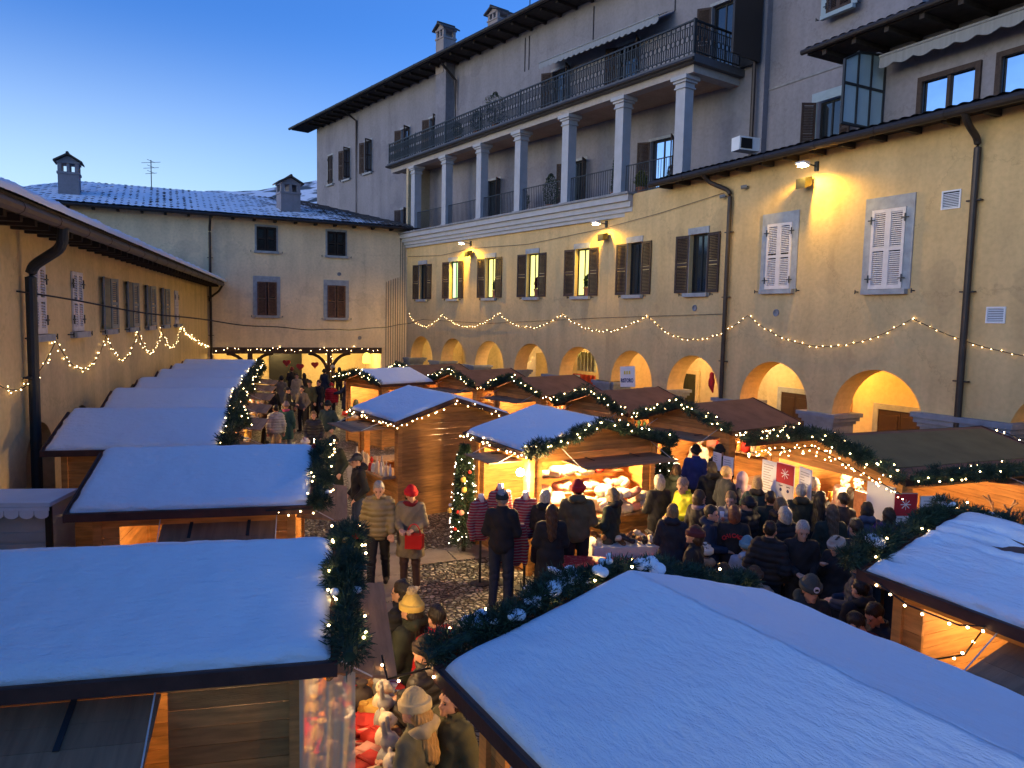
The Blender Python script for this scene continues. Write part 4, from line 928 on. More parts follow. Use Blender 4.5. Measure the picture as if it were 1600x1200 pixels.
def garland(pts, label, rad=.13, dens=420, nb=12, seed=0, loc=None, bulbm=None, br=.019, needle=.075, lumpy=.6, snowy=0, srange=(0, 1), name='fir_garland', decor=0, group='fir garlands on the stall gables'):
    """pts world polyline; bushy needles round a wire"""
    r_ = random.Random(seed); base = Vector(pts[0]); base.z = min(p[2] for p in pts); root = empty(name, base, 0, label, 'garland', group)
    P, L = polyline([Vector(p) - base for p in pts], 60); mb = MB(); n = int(dens * L)
    vs = []; fs = []
    tufts = [(r_.random() * L, r_.gauss(0, .35), r_.gauss(0, .35)) for _ in range(int(L * 9))]
    for i in range(n):
        if r_.random() < .7: t0, a0, b0 = r_.choice(tufts); t = t0 + r_.gauss(0, .05); oa, ob = a0, b0
        else: t = r_.random() * L; oa = ob = 0
        t = min(max(t / L, 0), 1) * 59; k = min(int(t), 58); c = P[k].lerp(P[k + 1], t - k); ax = (P[k + 1] - P[k]).normalized()
        rr = rad * (.75 + lumpy * noise.noise(c * 4 + Vector((seed, 0, 0))))
        up = Vector((0, 0, 1)); s1 = ax.cross(up).normalized(); s2 = s1.cross(ax)
        an = r_.random() * 2 * PI; q = rr * math.sqrt(r_.random()) * .8
        o = c + s1 * (oa * rad * .9 + q * math.cos(an)) + s2 * (ob * rad * .6 + q * math.sin(an))
        d = (s1 * (math.cos(an) + r_.gauss(0, .4)) + s2 * (math.sin(an) + r_.gauss(0, .4)) + ax * r_.gauss(0, .6)).normalized()
        l = needle * (.6 + .8 * r_.random()); w_ = d.cross(Vector((r_.gauss(0, 1), r_.gauss(0, 1), r_.gauss(0, 1)))).normalized() * l * .085
        kk = len(vs); vs += [o - w_, o + w_, o + d * l + w_ * .3, o + d * l - w_ * .3]; fs.append((kk, kk + 1, kk + 2, kk + 3))
    mb.add(vs, fs); mb.tube(P[::6] + [P[-1]], rad * .3, 6); me = bpy.data.meshes.new('greenery'); me.from_pydata([tuple(v) for v in mb.v], [], mb.f); me.materials.append(M_NEEDLE); link('greenery', me, root)
    bp = []
    for i in range(nb):
        t = (i + r_.random() * .7) / nb * 59; k = min(int(t), 58); c = P[k].lerp(P[k + 1], t - k); ax = (P[k + 1] - P[k]).normalized(); s1 = ax.cross(Vector((0, 0, 1))).normalized()
        sg = r_.choice((-1, 1)); bp.append(c + s1 * sg * rad * r_.uniform(.6, 1.0) + Vector((0, 0, rad * r_.uniform(-.5, .8))))
    put_bulbs(root, bp, bulbm, br)
    for i in range(snowy):
        t = 58 * (srange[0] + (srange[1] - srange[0]) * (i + r_.random() * .9) / snowy); k = int(min(t, 58)); c = P[k].lerp(P[min(k + 1, 59)], t - k); o_ = link('snow_clump', clump(i % 4), root, c + Vector((r_.gauss(0, .04), r_.gauss(0, .04), rad * .3))); f = r_.uniform(.55, 1.1); o_.scale = (f, f, f * .9); o_.rotation_euler = (0, 0, r_.random() * 6)
    for i in range(decor):
        t = r_.random() * 58; k = int(t); c = P[k].lerp(P[k + 1], t - k); m2 = MB(); m2.lathe([(.001, -.03), (.025, -.02), (.033, 0), (.025, .02), (.001, .03)], n=10)
        m2.build('bauble', [GM[0], GM[4], GM[5]][i % 3], root, smooth=True, loc=c + Vector((r_.gauss(0, .06), r_.gauss(0, .06), rad * .3)))
    return root
def string_lights(pts, label, spacing=.16, sag=0, m=None, r=.017, jitter=.035, seed=0, group='strings of lights', swags=None, cable=.008):
    r_ = random.Random(seed); P = []
    pts = [Vector(p) for p in pts]
    for a, b in zip(pts, pts[1:]):
        k = 14 if sag else 1
        for i in range(k):
            t = i / k; P.append(a.lerp(b, t) - Vector((0, 0, sag * 4 * t * (1 - t))))
    P.append(pts[-1]); base = P[0].copy(); root = empty('string_lights', base, 0, label, 'string lights', group)
    Q = [p - base for p in P]; mb = MB(); mb.tube(Q, cable, 5, cap=False); mb.build('cable', M_CABLE, root)
    L = sum((b - a).length for a, b in zip(Q, Q[1:])); n = int(L / spacing); B, _ = polyline(Q, max(2, n))
    put_bulbs(root, [p + Vector((r_.gauss(0, jitter), r_.gauss(0, jitter), r_.gauss(-.01, jitter))) for p in B], m, r)
    return root
def gable_pts(s, sy=-1, out=.06, up=.05, ext=.05):
    hw = s.W / 2; y = sy * (s.D / 2 + out); return [s.T @ Vector((-hw - ext, y, s.ze + up)), s.T @ Vector((0, y, s.zr + up)), s.T @ Vector((hw + ext, y, s.ze + up))]
# ================= the stalls of the left row
ST = {}
def V2(v): return (v[0], v[1])
def edge_of(u, v, z=2.15): return pz(u, v, z)
DL = Vector((-.225, .974, 0))
P1 = pz(521, 1036, 2.15)
ST['L1'] = stall(V2(P1), V2(P1 + DL * 2.45), 3.3, 'nearest snow covered stall at bottom left, its goods piled along the aisle', zr=2.52, opens=('y-', 'x-'), holes={'x-': (-1.2, .62, .95, 1.88)}, flaps={'y-': (-.9, .95, .62, -.1), 'x-': (-.98, .42, .9, -.42)}, seed=1, light=4, hi=True, lampy=-.2)
P2 = pz(487, 791, 2.15)
ST['L2'] = stall(V2(P2), V2(P2 + DL * 2.5), 2.55, 'snow covered stall second in the left row, grey flap on its near side', zr=2.58, opens=('y-', 'x-'), flaps={'y-': (-.9, .95, .6, -.08), 'x-': (-.35, .85, .55, -.35)}, seed=3, light=7, hi=True)
P3 = pz(345, 701, 2.15)
ST['L3'] = stall(V2(P3), V2(P3 + DL * 2.4), 2.6, 'snow covered stall third in the left row, plain orange boarded near side', zr=2.6, opens=('y-',), flaps={'y-': (-.95, .95, .8, -.12)}, seed=5, light=7)
names = ['fourth', 'fifth', 'sixth', 'seventh', 'last and farthest']
px_ = [(372, 640, 16), (388, 611, 0), (396, 597, 0), (402, 586, 0), (407, 577, 0)]
for k, (u, vtop) in enumerate([(366, 611.5), (379, 594.5), (389, 581.5), (396, 572.5), (402, 565.5)]):
    ridge = pz(u, vtop, 2.6); P = ridge - DL * 1.15
    ST['L%d' % (k + 4)] = stall(V2(P), V2(P + DL * 2.3), 2.5, 'snow roofed stall %s in the left row along the yellow wing' % names[k], zr=2.6, opens=('y-',), flaps={'y-': (-.95, .95, .85, -.1)}, seed=7 + k, light=6 + 1.5 * k)
# ================= near right stalls
def dirv(a): return Vector((math.cos(R(a)), math.sin(R(a)), 0))
R1P = pz(1186, 928, 2.15); R1Q = pz(685, 1047, 2.15)
ST['R1'] = stall(V2(R1P), V2(R1Q), 3.1, 'big snow covered stall at bottom centre right, its ridge running towards the viewer', zr=2.52, opens=('x+', 'y-'), flaps={'x+': (-.5, .9, .75, -.3)}, seed=20, light=5, hi=True)
R2Q = pz(1345, 892, 2.15); R2P = R2Q + dirv(25.5) * 2.55
def bare(u, v, p):
    g_ = math.exp(-((u - .2) / .12) ** 2) * math.exp(-((v - .77) / .14) ** 2); n_ = noise.noise(Vector((p.x * 9, p.y * 2.2, 5))); n2 = noise.noise(Vector((p.x * 4, p.y * 4, 9)))
    return -.17 * max(0, min(1, g_ * 1.7 + 1.5 * n_ + .4 * n2 - .62)) + .022 * n_ + .014 * n2
def seam(u, v, p): return -.06 * math.exp(-((v - .56) / .018) ** 2) * max(0, min(1, (u - .04) * 14)) * (.6 + .4 * math.sin(u * 30)) + bare(u, v, p)
ST['R2'] = stall(V2(R2P), V2(R2Q), 3.4, 'stall at the right edge with patchy melting snow on its roof', zr=2.52, opens=('x+',), flaps={'x+': (-.35, .98, .8, -.22)}, seed=24, light=7, hi=True, snowpatch={1: seam, -1: bare})
# ================= middle stalls
M1P = pz(617, 661, 2.15); M1d = dirv(34)
ST['M1'] = stall(V2(M1P), V2(M1P + M1d * 2.9), 2.5, 'closed orange wooden stall with flat pale snow in the middle of the court', zr=2.6, opens=('x-', 'y+'), flaps={'x-': (-.75, .6, .85, -.02)}, seed=30, light=8, inset=.2)
M2P = pz(823, 709, 2.15); M2d = dirv(29.5)
ST['M2'] = stall(V2(M2P), V2(M2P + M2d * 3.05), 2.35, 'stall selling cushions and slippers under a thick lit garland', zr=2.58, opens=('y-', 'x-'), flaps={'y-': (-.55, .95, .75, -.02), 'x-': (-.2, .8, .65, 0.0)}, seed=33, light=42, lcol=(1, .6, .22), inset=.22)
# ================= row along the right wing
S1P = pz(1168, 691, 2.15); S1Q = pz(1415, 751, 2.15)
ST['S1'] = stall(V2(S1P), V2(S1Q), 3.9, 'large drinks stall with an olive mat on its brown roof and a serving counter', zr=2.55, cover='mat', opens=('y-', 'x+'), flaps={'x+': (.1, .8, .8, .1)}, seed=40, light=24, inset=.3)
lab = ['brown roofed stall just left of the drinks stall, beside the white menu boards', 'brown roofed stall behind the cushion stall, in front of the arcade sign', 'brown roofed stall fourth along the arcade, straw coloured goods inside',
       'brown roofed stall fifth along the arcade, between two lit garland humps', 'brown roofed stall farthest along the arcade, near the far corner']
for k, (u, v) in enumerate([(1066, 629), (922, 609), (800, 588), (706, 577), (628, 569)]):
    ap = pz(u, v + 1, 2.6); d = dirv(-52 + k * 1.0)
    ST['S%d' % (k + 2)] = stall(V2(ap - d * 1.3), V2(ap + d * 1.3), 2.6, lab[k], zr=2.58, cover='none', opens=('y-', 'x+'), flaps={'y-': (-.8, .8, .75, -.02)}, seed=50 + k, light=13, lampy=0)
ap = pz(560, 578, 2.55)
ST['S7'] = stall(V2(ap + Vector((-.9, .9, 0))), V2(ap + Vector((.9, -.9, 0))), 2.2, 'small snow roofed stall in front of the far porch, beside a yellow lantern', zr=2.5, opens=('y-', 'x+'), seed=60, light=12)
# ------------------------------------------------------------------ garlands on gables
gl = {'L1': 'thick dark garland with warm bulbs on the nearest left stall', 'L2': 'thick garland on the second left stall beside its brown flap', 'L3': 'bushy garland on the third left stall', 'L4': 'garland on the fourth left stall',
      'L5': 'garland on the fifth left stall', 'L6': 'garland on the sixth left stall', 'L7': 'garland on the seventh left stall', 'L8': 'garland on the farthest left stall'}
for k, s in ST.items():
    if k in gl:
        near = k in ('L1', 'L2'); G = gable_pts(s, -1, .1, .06, .06)
        garland(G, gl[k], rad=.145 if near else .13, dens=6500 if k == 'L1' else 4200 if k == 'L2' else 1800 if k == 'L3' else 800, nb=26 if near else 14, seed=sum(map(ord, k)), needle=.05 if near else .07, decor=8 if near else 0, br=.016)
garland(gable_pts(ST['R1'], -1, .1, .05, .04), 'snow flecked garland along the far gable of the bottom centre stall', rad=.14, dens=6500, needle=.048, nb=9, seed=3, snowy=8, srange=(.4, .93), br=.016)
garland(gable_pts(ST['R2'], -1, .1, .06, .06), 'dark garland with a few bulbs on the gable of the right edge stall', rad=.15, dens=6000, needle=.048, nb=10, seed=4, snowy=3, br=.016)
garland(gable_pts(ST['M2'], -1, .1, .03, .04), 'thick garland of many warm bulbs over the cushion stall', rad=.135, dens=3000, needle=.06, nb=34, seed=5, br=.02)
g_ = gable_pts(ST['S1'], -1, .1, .06, .06); garland(g_, 'long garland packed with warm bulbs on the drinks stall gable', rad=.13, dens=2400, needle=.06, nb=46, seed=6, br=.018)
s = ST['S1']; garland([s.T @ Vector((s.W / 2 + .1, -s.D / 2, s.ze + .06)), s.T @ Vector((s.W / 2 + .1, s.D / 2, s.ze + .06))], 'garland along the near eave of the drinks stall', rad=.14, dens=2600, needle=.06, nb=30, seed=8, br=.019)
for k, nm in zip(('S2', 'S3', 'S4', 'S5', 'S6', 'S7'), ('second', 'third', 'fourth', 'fifth', 'sixth', 'far porch')):
    garland(gable_pts(ST[k], -1, .1, .04, .02), 'arched garland with warm bulbs on the gable of the %s arcade stall' % nm if nm != 'far porch' else 'small garland on the gable of the far porch stall', rad=.12, dens=1300, nb=28, seed=sum(map(ord, k)), br=.021)
# strings of bulbs on eaves
def eave_string(s, sx, label, y0=None, y1=None, **k):
    hw = s.W / 2 + .05; return string_lights([s.T @ Vector((sx * hw, (y0 if y0 is not None else -s.D / 2), s.ze - .02)), s.T @ Vector((sx * hw, (y1 if y1 is not None else s.D / 2), s.ze - .02))], label, **k)
eave_string(ST['M1'], -1, 'warm bulb string under the left eave of the closed wooden stall', spacing=.11, r=.02)
string_lights([p - Vector((0, 0, .05)) for p in gable_pts(ST['M1'], -1, .06, -.01, 0)], 'warm bulb string along the near gable of the closed wooden stall', spacing=.12, r=.02)
eave_string(ST['M2'], -1, 'warm bulb string under the left eave of the cushion stall', spacing=.1, r=.021)
eave_string(ST['L2'], -1, 'short string of bulbs under the near eave of the second left stall', y0=-ST['L2'].D / 2, y1=-ST['L2'].D / 2 + .5, spacing=.09, r=.016)
s = ST['S1']; string_lights([p + Vector((0, 0, -.2)) for p in gable_pts(s, -1, .05, 0, 0)], 'double row of tiny bulbs beneath the drinks stall garland', spacing=.045, r=.016, jitter=.05)
string_lights([s.T @ Vector((0.2, s.D / 2 + .05, s.zr)), s.T @ Vector((s.W / 2, s.D / 2 + .05, s.ze + .05))], 'few bulbs on the far gable of the drinks stall', spacing=.14, r=.022)
for k, nm in zip(('S2', 'S3', 'S4', 'S5', 'S6'), ('second', 'third', 'fourth', 'fifth', 'sixth')):
    s = ST[k]; eave_string(s, 1, 'bulb string under the near eave of the %s arcade stall' % nm, spacing=.14, r=.022)
s = ST['R2']; hw = s.W / 2 + .05
string_lights([s.T @ Vector((hw - .05, -s.D / 2 - .15, s.ze + .05)), s.T @ Vector((hw, -s.D / 2 + .5, s.ze - .12)), s.T @ Vector((hw, -s.D / 2 + .95, s.ze - .12)), s.T @ Vector((hw, -s.D / 2 + 1.15, s.ze - .05)), s.T @ Vector((hw - .1, -s.D / 2 + .95, s.ze - .38)), s.T @ Vector((hw - .1, -s.D / 2 + .55, s.ze - .62))],
              'loose looping bulb string on the corner of the right edge stall', spacing=.15, r=.019, jitter=.015)
s = ST['R1']; string_lights([s.T @ Vector((s.W / 2 + .04, -s.D / 2 - .05, s.ze)), s.T @ Vector((s.W / 2 + .15, -s.D / 2 - .5, s.ze - .25)), s.T @ Vector((s.W / 2 + .1, -s.D / 2 - .75, s.ze - .2))], 'three loose bulbs hanging off the left corner of the bottom centre stall', spacing=.22, r=.016)
# strings on facades
def onwall(Tf, y=.05): return lambda x, z: Tf @ Vector((x, y, z))
T_RN = Matrix.Translation(PA) @ Matrix.Rotation(frame(PA, PB)[0], 4, 'Z'); T_RF = Matrix.Translation(PB) @ Matrix.Rotation(rzF, 4, 'Z'); T_L = Matrix.Translation(PK) @ Matrix.Rotation(rzL, 4, 'Z')
T_B = Matrix.Translation(PC) @ Matrix.Rotation(rzB, 4, 'Z')
w1_ = onwall(T_RN); w2_ = onwall(T_RF); w3_ = onwall(T_L)
string_lights([w2_(15.9, 4.5), w2_(12.22, 4.5), w2_(7.08, 4.6), w2_(2.57, 4.6), w1_(14.56, 4.57)], 'fairy light swags on the facade below the loggia windows', sag=.62, spacing=.22, r=.017, jitter=.02, seed=2)
string_lights([w1_(14.56, 4.57), w1_(9.91, 4.58), w1_(4.88, 4.54)], 'fairy light swags under the closed white shutters of the right wing', sag=.76, spacing=.22, r=.015, jitter=.018, seed=3)
string_lights([w1_(4.88, 4.54), w1_(-1, 4.2)], 'fairy light swag crossing the rightmost drainpipe', sag=.6, spacing=.2, r=.012, jitter=.015, seed=4)
string_lights([w3_(sL(8.3), 3.2), w3_(sL(9.5), 3.08), w3_(sL(11.06), 3.76)], 'fairy lights rising beside the thick left drainpipe', sag=.08, spacing=.13, r=.0115, jitter=.03, seed=5)
string_lights([w3_(sL(s_), 3.78) for s_ in (11.06, 14.8, 18.2, 21.8, 25.9)], 'deep fairy light swags under the left wing windows', sag=.68, spacing=.15, r=.0115, jitter=.03, seed=6)
string_lights([w3_(sL(25.9), 3.76), w3_(sL(34.5), 2.65)], 'fairy lights running down to the far left corner', sag=.1, spacing=.25, r=.022, jitter=.04, seed=7)
string_lights([T_B @ Vector((x, .12, 2.52 + .05 * math.sin(x * 3))) for x in [1.5 + i * .25 for i in range(34)]], 'fairy lights along the dark porch beam', spacing=.2, r=.025, jitter=.05, seed=8)
string_lights([T_B @ Vector((4.2 + .16 * math.cos(t), -.08 + .16 * math.sin(t), 2.25 - t * .06)) for t in [i * .5 for i in range(40)]], 'lights wound round the porch post', spacing=.25, r=.022, jitter=.02, seed=9)
# overhead wires
def wire(pts, label, r=.012):
    a = [Vector(p) for p in pts]; base = a[0].copy(); mb = MB(); mb.tube([p - base for p in a], r, 5); o = mb.build('overhead_cable', M_CABLE, None, loc=base); tag(o, label, 'cable'); return o
A_ = w3_(sL(9.2), 4.62); B_ = w2_(14.2, 4.2); wire([A_.lerp(B_, t) - Vector((0, 0, 1.15 * 4 * t * (1 - t) * .5)) + Vector((0, 0, .02 * math.sin(t * 40))) for t in [i / 40 for i in range(41)]], 'dark cable slung across the court from the left wing to the right', .016)
A_ = w2_(14.2, 4.2); B_ = w1_(11, 4.7); wire([w2_(14.2, 4.2), w2_(8, 4.1), w2_(.2, 4.45), w1_(10.8, 4.62)], 'thin cable running along the facade above the arches', .008)
wire([w2_(16, 7.6), w2_(12.5, 7.45), w2_(9.6, 7.62), w2_(5, 7.5), w2_(.3, 7.75), w1_(14, 7.95), w1_(11.1, 8.2)], 'thin cable looping between the cornice floodlights', .008)
# wall vents and small fittings
def vent(T, x, z, w_, h, label):
    o = empty('wall_vent', T @ Vector((x, 0, z)), math.atan2(T[1][0], T[0][0]), label, 'vent'); mb = MB(); f = .03
    for (a, b, c, d) in ((-w_ / 2, w_ / 2, h / 2 - f, h / 2), (-w_ / 2, w_ / 2, -h / 2, -h / 2 + f), (-w_ / 2, -w_ / 2 + f, -h / 2 + f, h / 2 - f), (w_ / 2 - f, w_ / 2, -h / 2 + f, h / 2 - f)): mb.box(a, b, 0, .03, c, d)
    k = int((h - 2 * f) / .035)
    for i in range(k): z_ = -h / 2 + f + .035 * i; mb.add([(-w_ / 2 + f, .004, z_ + .03), (w_ / 2 - f, .004, z_ + .03), (w_ / 2 - f, .024, z_ + .008), (-w_ / 2 + f, .024, z_ + .008)], [(0, 1, 2, 3)])
    mb.build('grille', M_WHITE, o); mb = MB(); mb.box(-w_ / 2 + f, w_ / 2 - f, .001, .003, -h / 2 + f, h / 2 - f); mb.build('backing', M_BLACK, o)
vent(T_RN, 4.21, 7.11, .42, .4, 'upper white square louvred vent on the right wall'); vent(T_RN, 3.1, 4.63, .38, .34, 'lower white louvred vent right of the long drainpipe')
for T_, x, z, lb in ((T_RN, 8.9, 4.66, 'round dark vent below the left white shutter window'), (T_RN, 12.2, 4.8, 'round pale vent below the nearest brown shutter window'), (T_B, 3.7, 6.5, 'round vent between the upper and lower back windows'), (T_B, 2.6, 3.15, 'round vent low on the back wall under the shutters')):
    mb = MB(); mb.T = Matrix.Rotation(PI / 2, 4, 'X') @ Matrix.Identity(4); mb.lathe([(.1, 0), (.1, -.03), (.07, -.035), (.06, -.01), (.0, -.01)], n=16); o = mb.build('round_vent', M_STONED, None, loc=T_ @ Vector((x, 0, z)), rz=math.atan2(T_[1][0], T_[0][0])); tag(o, lb, 'vent')
for x, z, lb in ((11.05, 8.1, 'small security camera left of the upper drainpipe'), (10.2, 8.25, 'small bare spotlight right of the upper drainpipe')):
    o = empty('security_camera', T_RN @ Vector((x, 0, z)), math.atan2(T_RN[1][0], T_RN[0][0]), lb, 'camera'); mb = MB(); mb.tube([(0, 0, 0), (0, .12, .02)], .02, 6); mb.build('bracket', M_IRON, o); mb = MB(); mb.tube([(-.05, .08, 0), (.06, .2, -.03)], .055, 10); mb.build('head', M_STONED, o)
# ------------------------------------------------------------------ people: one skin each, grown from a distance field
def rotm(ax, deg): return np.array(Matrix.Rotation(R(deg), 3, ax))
def cap(a, b, ra, rb): return ('c', np.array(a, float), np.array(b, float), ra, rb)
def ell(c, r, rot=None): return ('e', np.array(c, float), np.array(r, float), rot)
def fld(P, prims, k):
    d = None
    for p in prims:
        if p[0] == 'c':
            _, a, b, ra, rb = p; ab = b - a; q = P - a; t = np.clip(q @ ab / max(1e-9, ab @ ab), 0, 1); e = np.sqrt(((q - t[..., None] * ab) ** 2).sum(-1)) - (ra + t * (rb - ra))
        else:
            q = P - p[1]
            if p[3] is not None: q = q @ p[3]
            l = np.sqrt(((q / p[2]) ** 2).sum(-1)); e = (l - 1) * p[2].min() * np.where(l < 1, 1, 1) * .5 + (l - 1) * p[2].mean() * .5
        if d is None: d = e
        else:
            h = np.clip(.5 + .5 * (d - e) / k, 0, 1); d = d * (1 - h) + e * h - k * h * (1 - h)
    return d
def bbox(prims, m):
    lo = np.full(3, 9.); hi = np.full(3, -9.)
    for p in prims:
        if p[0] == 'c':
            r = max(p[3], p[4])
            for q in (p[1], p[2]): lo = np.minimum(lo, q - r); hi = np.maximum(hi, q + r)
        else: r = p[2].max(); lo = np.minimum(lo, p[1] - r); hi = np.maximum(hi, p[1] + r)
    return lo - m, hi + m
def nets(func, lo, hi, h):
    ax = [np.arange(lo[i], hi[i] + h, h) for i in range(3)]; G = np.stack(np.meshgrid(*ax, indexing='ij'), -1).astype(np.float32)
    f = func(G); s = f < 0; n = f.shape; cs = tuple(v - 1 for v in n); acc = np.zeros(cs + (3,), np.float32); cnt = np.zeros(cs, np.int16); crs = []
    for a in range(3):
        A = [slice(None)] * 3; B = [slice(None)] * 3; A[a] = slice(0, -1); B[a] = slice(1, None); A = tuple(A); B = tuple(B)
        c = s[A] != s[B]; idx = np.argwhere(c); fa = f[A][c]; fb = f[B][c]; t = fa / (fa - fb); p = idx.astype(np.float32); p[:, a] += t; sg = s[A][c]; crs.append((a, idx, sg))
        o = [i for i in range(3) if i != a]
        for d0 in (0, -1):
            for d1 in (0, -1):
                q = idx.copy(); q[:, o[0]] += d0; q[:, o[1]] += d1; ok = ((q >= 0) & (q < np.array(cs))).all(1)
                np.add.at(acc, tuple(q[ok].T), p[ok]); np.add.at(cnt, tuple(q[ok].T), 1)
    m = cnt > 0; ids = np.full(cs, -1, np.int64); ids[m] = np.arange(m.sum()); V = acc[m] / cnt[m][:, None] * h + np.array(lo, np.float32); F = []
    for a, idx, sg in crs:
        o = [i for i in range(3) if i != a]; ok = (idx[:, o[0]] > 0) & (idx[:, o[1]] > 0) & (idx[:, o[0]] < cs[o[0]]) & (idx[:, o[1]] < cs[o[1]]) & (idx[:, a] < cs[a]); idx = idx[ok]; sg = sg[ok]
        def g(d0, d1): q = idx.copy(); q[:, o[0]] += d0; q[:, o[1]] += d1; return ids[tuple(q.T)]
        Q = np.stack([g(-1, -1), g(0, -1), g(0, 0), g(-1, 0)], 1)
        fl = sg if a != 1 else ~sg; Q[~fl] = Q[~fl][:, ::-1]; F.append(Q)
    F = np.concatenate(F); return V, F[(F >= 0).all(1)]
def npmesh(name, V, F, mats):
    me = bpy.data.meshes.new(name); me.vertices.add(len(V)); me.vertices.foreach_set('co', V.astype(np.float32).ravel()); me.loops.add(F.size); me.loops.foreach_set('vertex_index', F.ravel().astype(np.int32))
    me.polygons.add(len(F)); me.polygons.foreach_set('loop_start', np.arange(0, F.size, 4, dtype=np.int32)); me.polygons.foreach_set('loop_total', np.full(len(F), 4, np.int32))
    me.update(calc_edges=True); me.polygons.foreach_set('use_smooth', np.ones(len(F), bool))
    for m in (mats if isinstance(mats, (list, tuple)) else [mats]): me.materials.append(m)
    return me
M_SKIN = mat('skin', (.55, .3, .2), .55, .06, 9)
M_DARKH = mat('dark_detail', (.03, .02, .018), .4)
NECK = np.array((0, .0, 1.5))
def head_prims(rot):
    H = [ell((0, -.005, .175), (.078, .098, .108)), ell((0, .032, .105), (.056, .066, .066)), cap((0, .088, .135), (0, .113, .115), .012, .015), cap((-.045, .078, .168), (.045, .078, .168), .014, .014),
         ell((.08, .0, .135), (.012, .026, .034)), ell((-.08, .0, .135), (.012, .026, .034)), cap((-.018, .097, .083), (.018, .097, .083), .009, .009), ell((0, .085, .05), (.026, .026, .024)), cap((0, -.01, -.06), (0, .0, .08), .058, .055)]
    out_ = []
    for p in H:
        if p[0] == 'c': out_.append(('c', rot @ p[1] + NECK, rot @ p[2] + NECK, p[3], p[4]))
        else: out_.append(('e', rot @ p[1] + NECK, p[2], rot if p[3] is None else rot @ p[3]))
    return out_
def hand(w, d, side, curl=.5):
    """fingers leave the palm along d; side = +1 right hand"""
    d = np.array(d, float); d /= np.linalg.norm(d); up = np.array((0, 0, 1.)); s1 = np.cross(d, up); s1 = s1 / (np.linalg.norm(s1) + 1e-9) if np.linalg.norm(s1) > .15 else np.array((0, 1., 0)); n = np.cross(s1, d)
    P = [cap(w, w + d * .03, .026, .03), cap(w + d * .035 - s1 * .022, w + d * .075 - s1 * .028, .019, .016), cap(w + d * .035 + s1 * .022, w + d * .075 + s1 * .028, .019, .016)]
    for i, l in enumerate((.062, .075, .07, .055)):
        b = w + d * .08 + s1 * (-.033 + .022 * i); m = b + d * l * .5 - n * .012 * curl; e = m + d * l * .45 * (1 - curl * .4) - n * l * .6 * curl; P += [cap(b, m, .0105, .0095), cap(m, e, .0095, .0085)]
    t0 = w + d * .03 - s1 * side * .03; t1 = t0 + d * .035 - s1 * side * .028; P += [cap(t0, t1, .014, .012), cap(t1, t1 + d * .032 - n * .01, .012, .01)]
    return P
POSES = {
    'down': dict(el=(.225, -.03, 1.15), wr=(.235, .06, .9)), 'front': dict(el=(.225, .02, 1.16), wr=(.1, .29, 1.12)), 'pocket': dict(el=(.26, -.06, 1.14), wr=(.22, .12, .96)),
    'cup': dict(el=(.22, .07, 1.18), wr=(.07, .24, 1.36), el2=(.225, -.03, 1.15), wr2=(.22, .12, .98)), 'walk': dict(el=(.225, -.08, 1.16), wr=(.27, .05, .93), el2=(.22, .04, 1.16), wr2=(.22, .2, .98), step=.2),
    'sit': dict(el=(.22, .06, 1.16), wr=(.12, .3, 1.06), sit=1), 'behind': dict(el=(.24, -.1, 1.17), wr=(.07, -.2, .96)), 'reach': dict(el=(.25, .18, 1.24), wr=(.18, .45, 1.18)),
}
def joints(pose):
    p = POSES[pose]; J = {}; st = p.get('step', 0); sit = p.get('sit', 0)
    for s_, k in ((1, ''), (-1, '2')):
        el = np.array(p.get('el' + k, p['el']), float); wr = np.array(p.get('wr' + k, p['wr']), float); el[0] *= s_; wr[0] *= s_
        J['sh', s_] = np.array((s_ * .16, -.01, 1.43)); J['el', s_] = el; J['wr', s_] = wr; J['hip', s_] = np.array((s_ * .09, 0, .93))
        if sit: J['kn', s_] = np.array((s_ * .12, .44, .94)); J['an', s_] = np.array((s_ * .12, .42, .52))
        else: J['kn', s_] = np.array((s_ * .1, .03 + st * s_ * .6, .51)); J['an', s_] = np.array((s_ * .11, -.02 + st * s_ * 1.1, .1 + (.05 if st and s_ < 0 else 0)))
    return J
def hrot(look): return rotm('X', -look[0]) if len(look) == 1 else rotm('Z', look[1]) @ rotm('X', -look[0])
PC_ = {}
def getmesh(key, make):
    if key not in PC_: PC_[key] = make()
    return PC_[key]
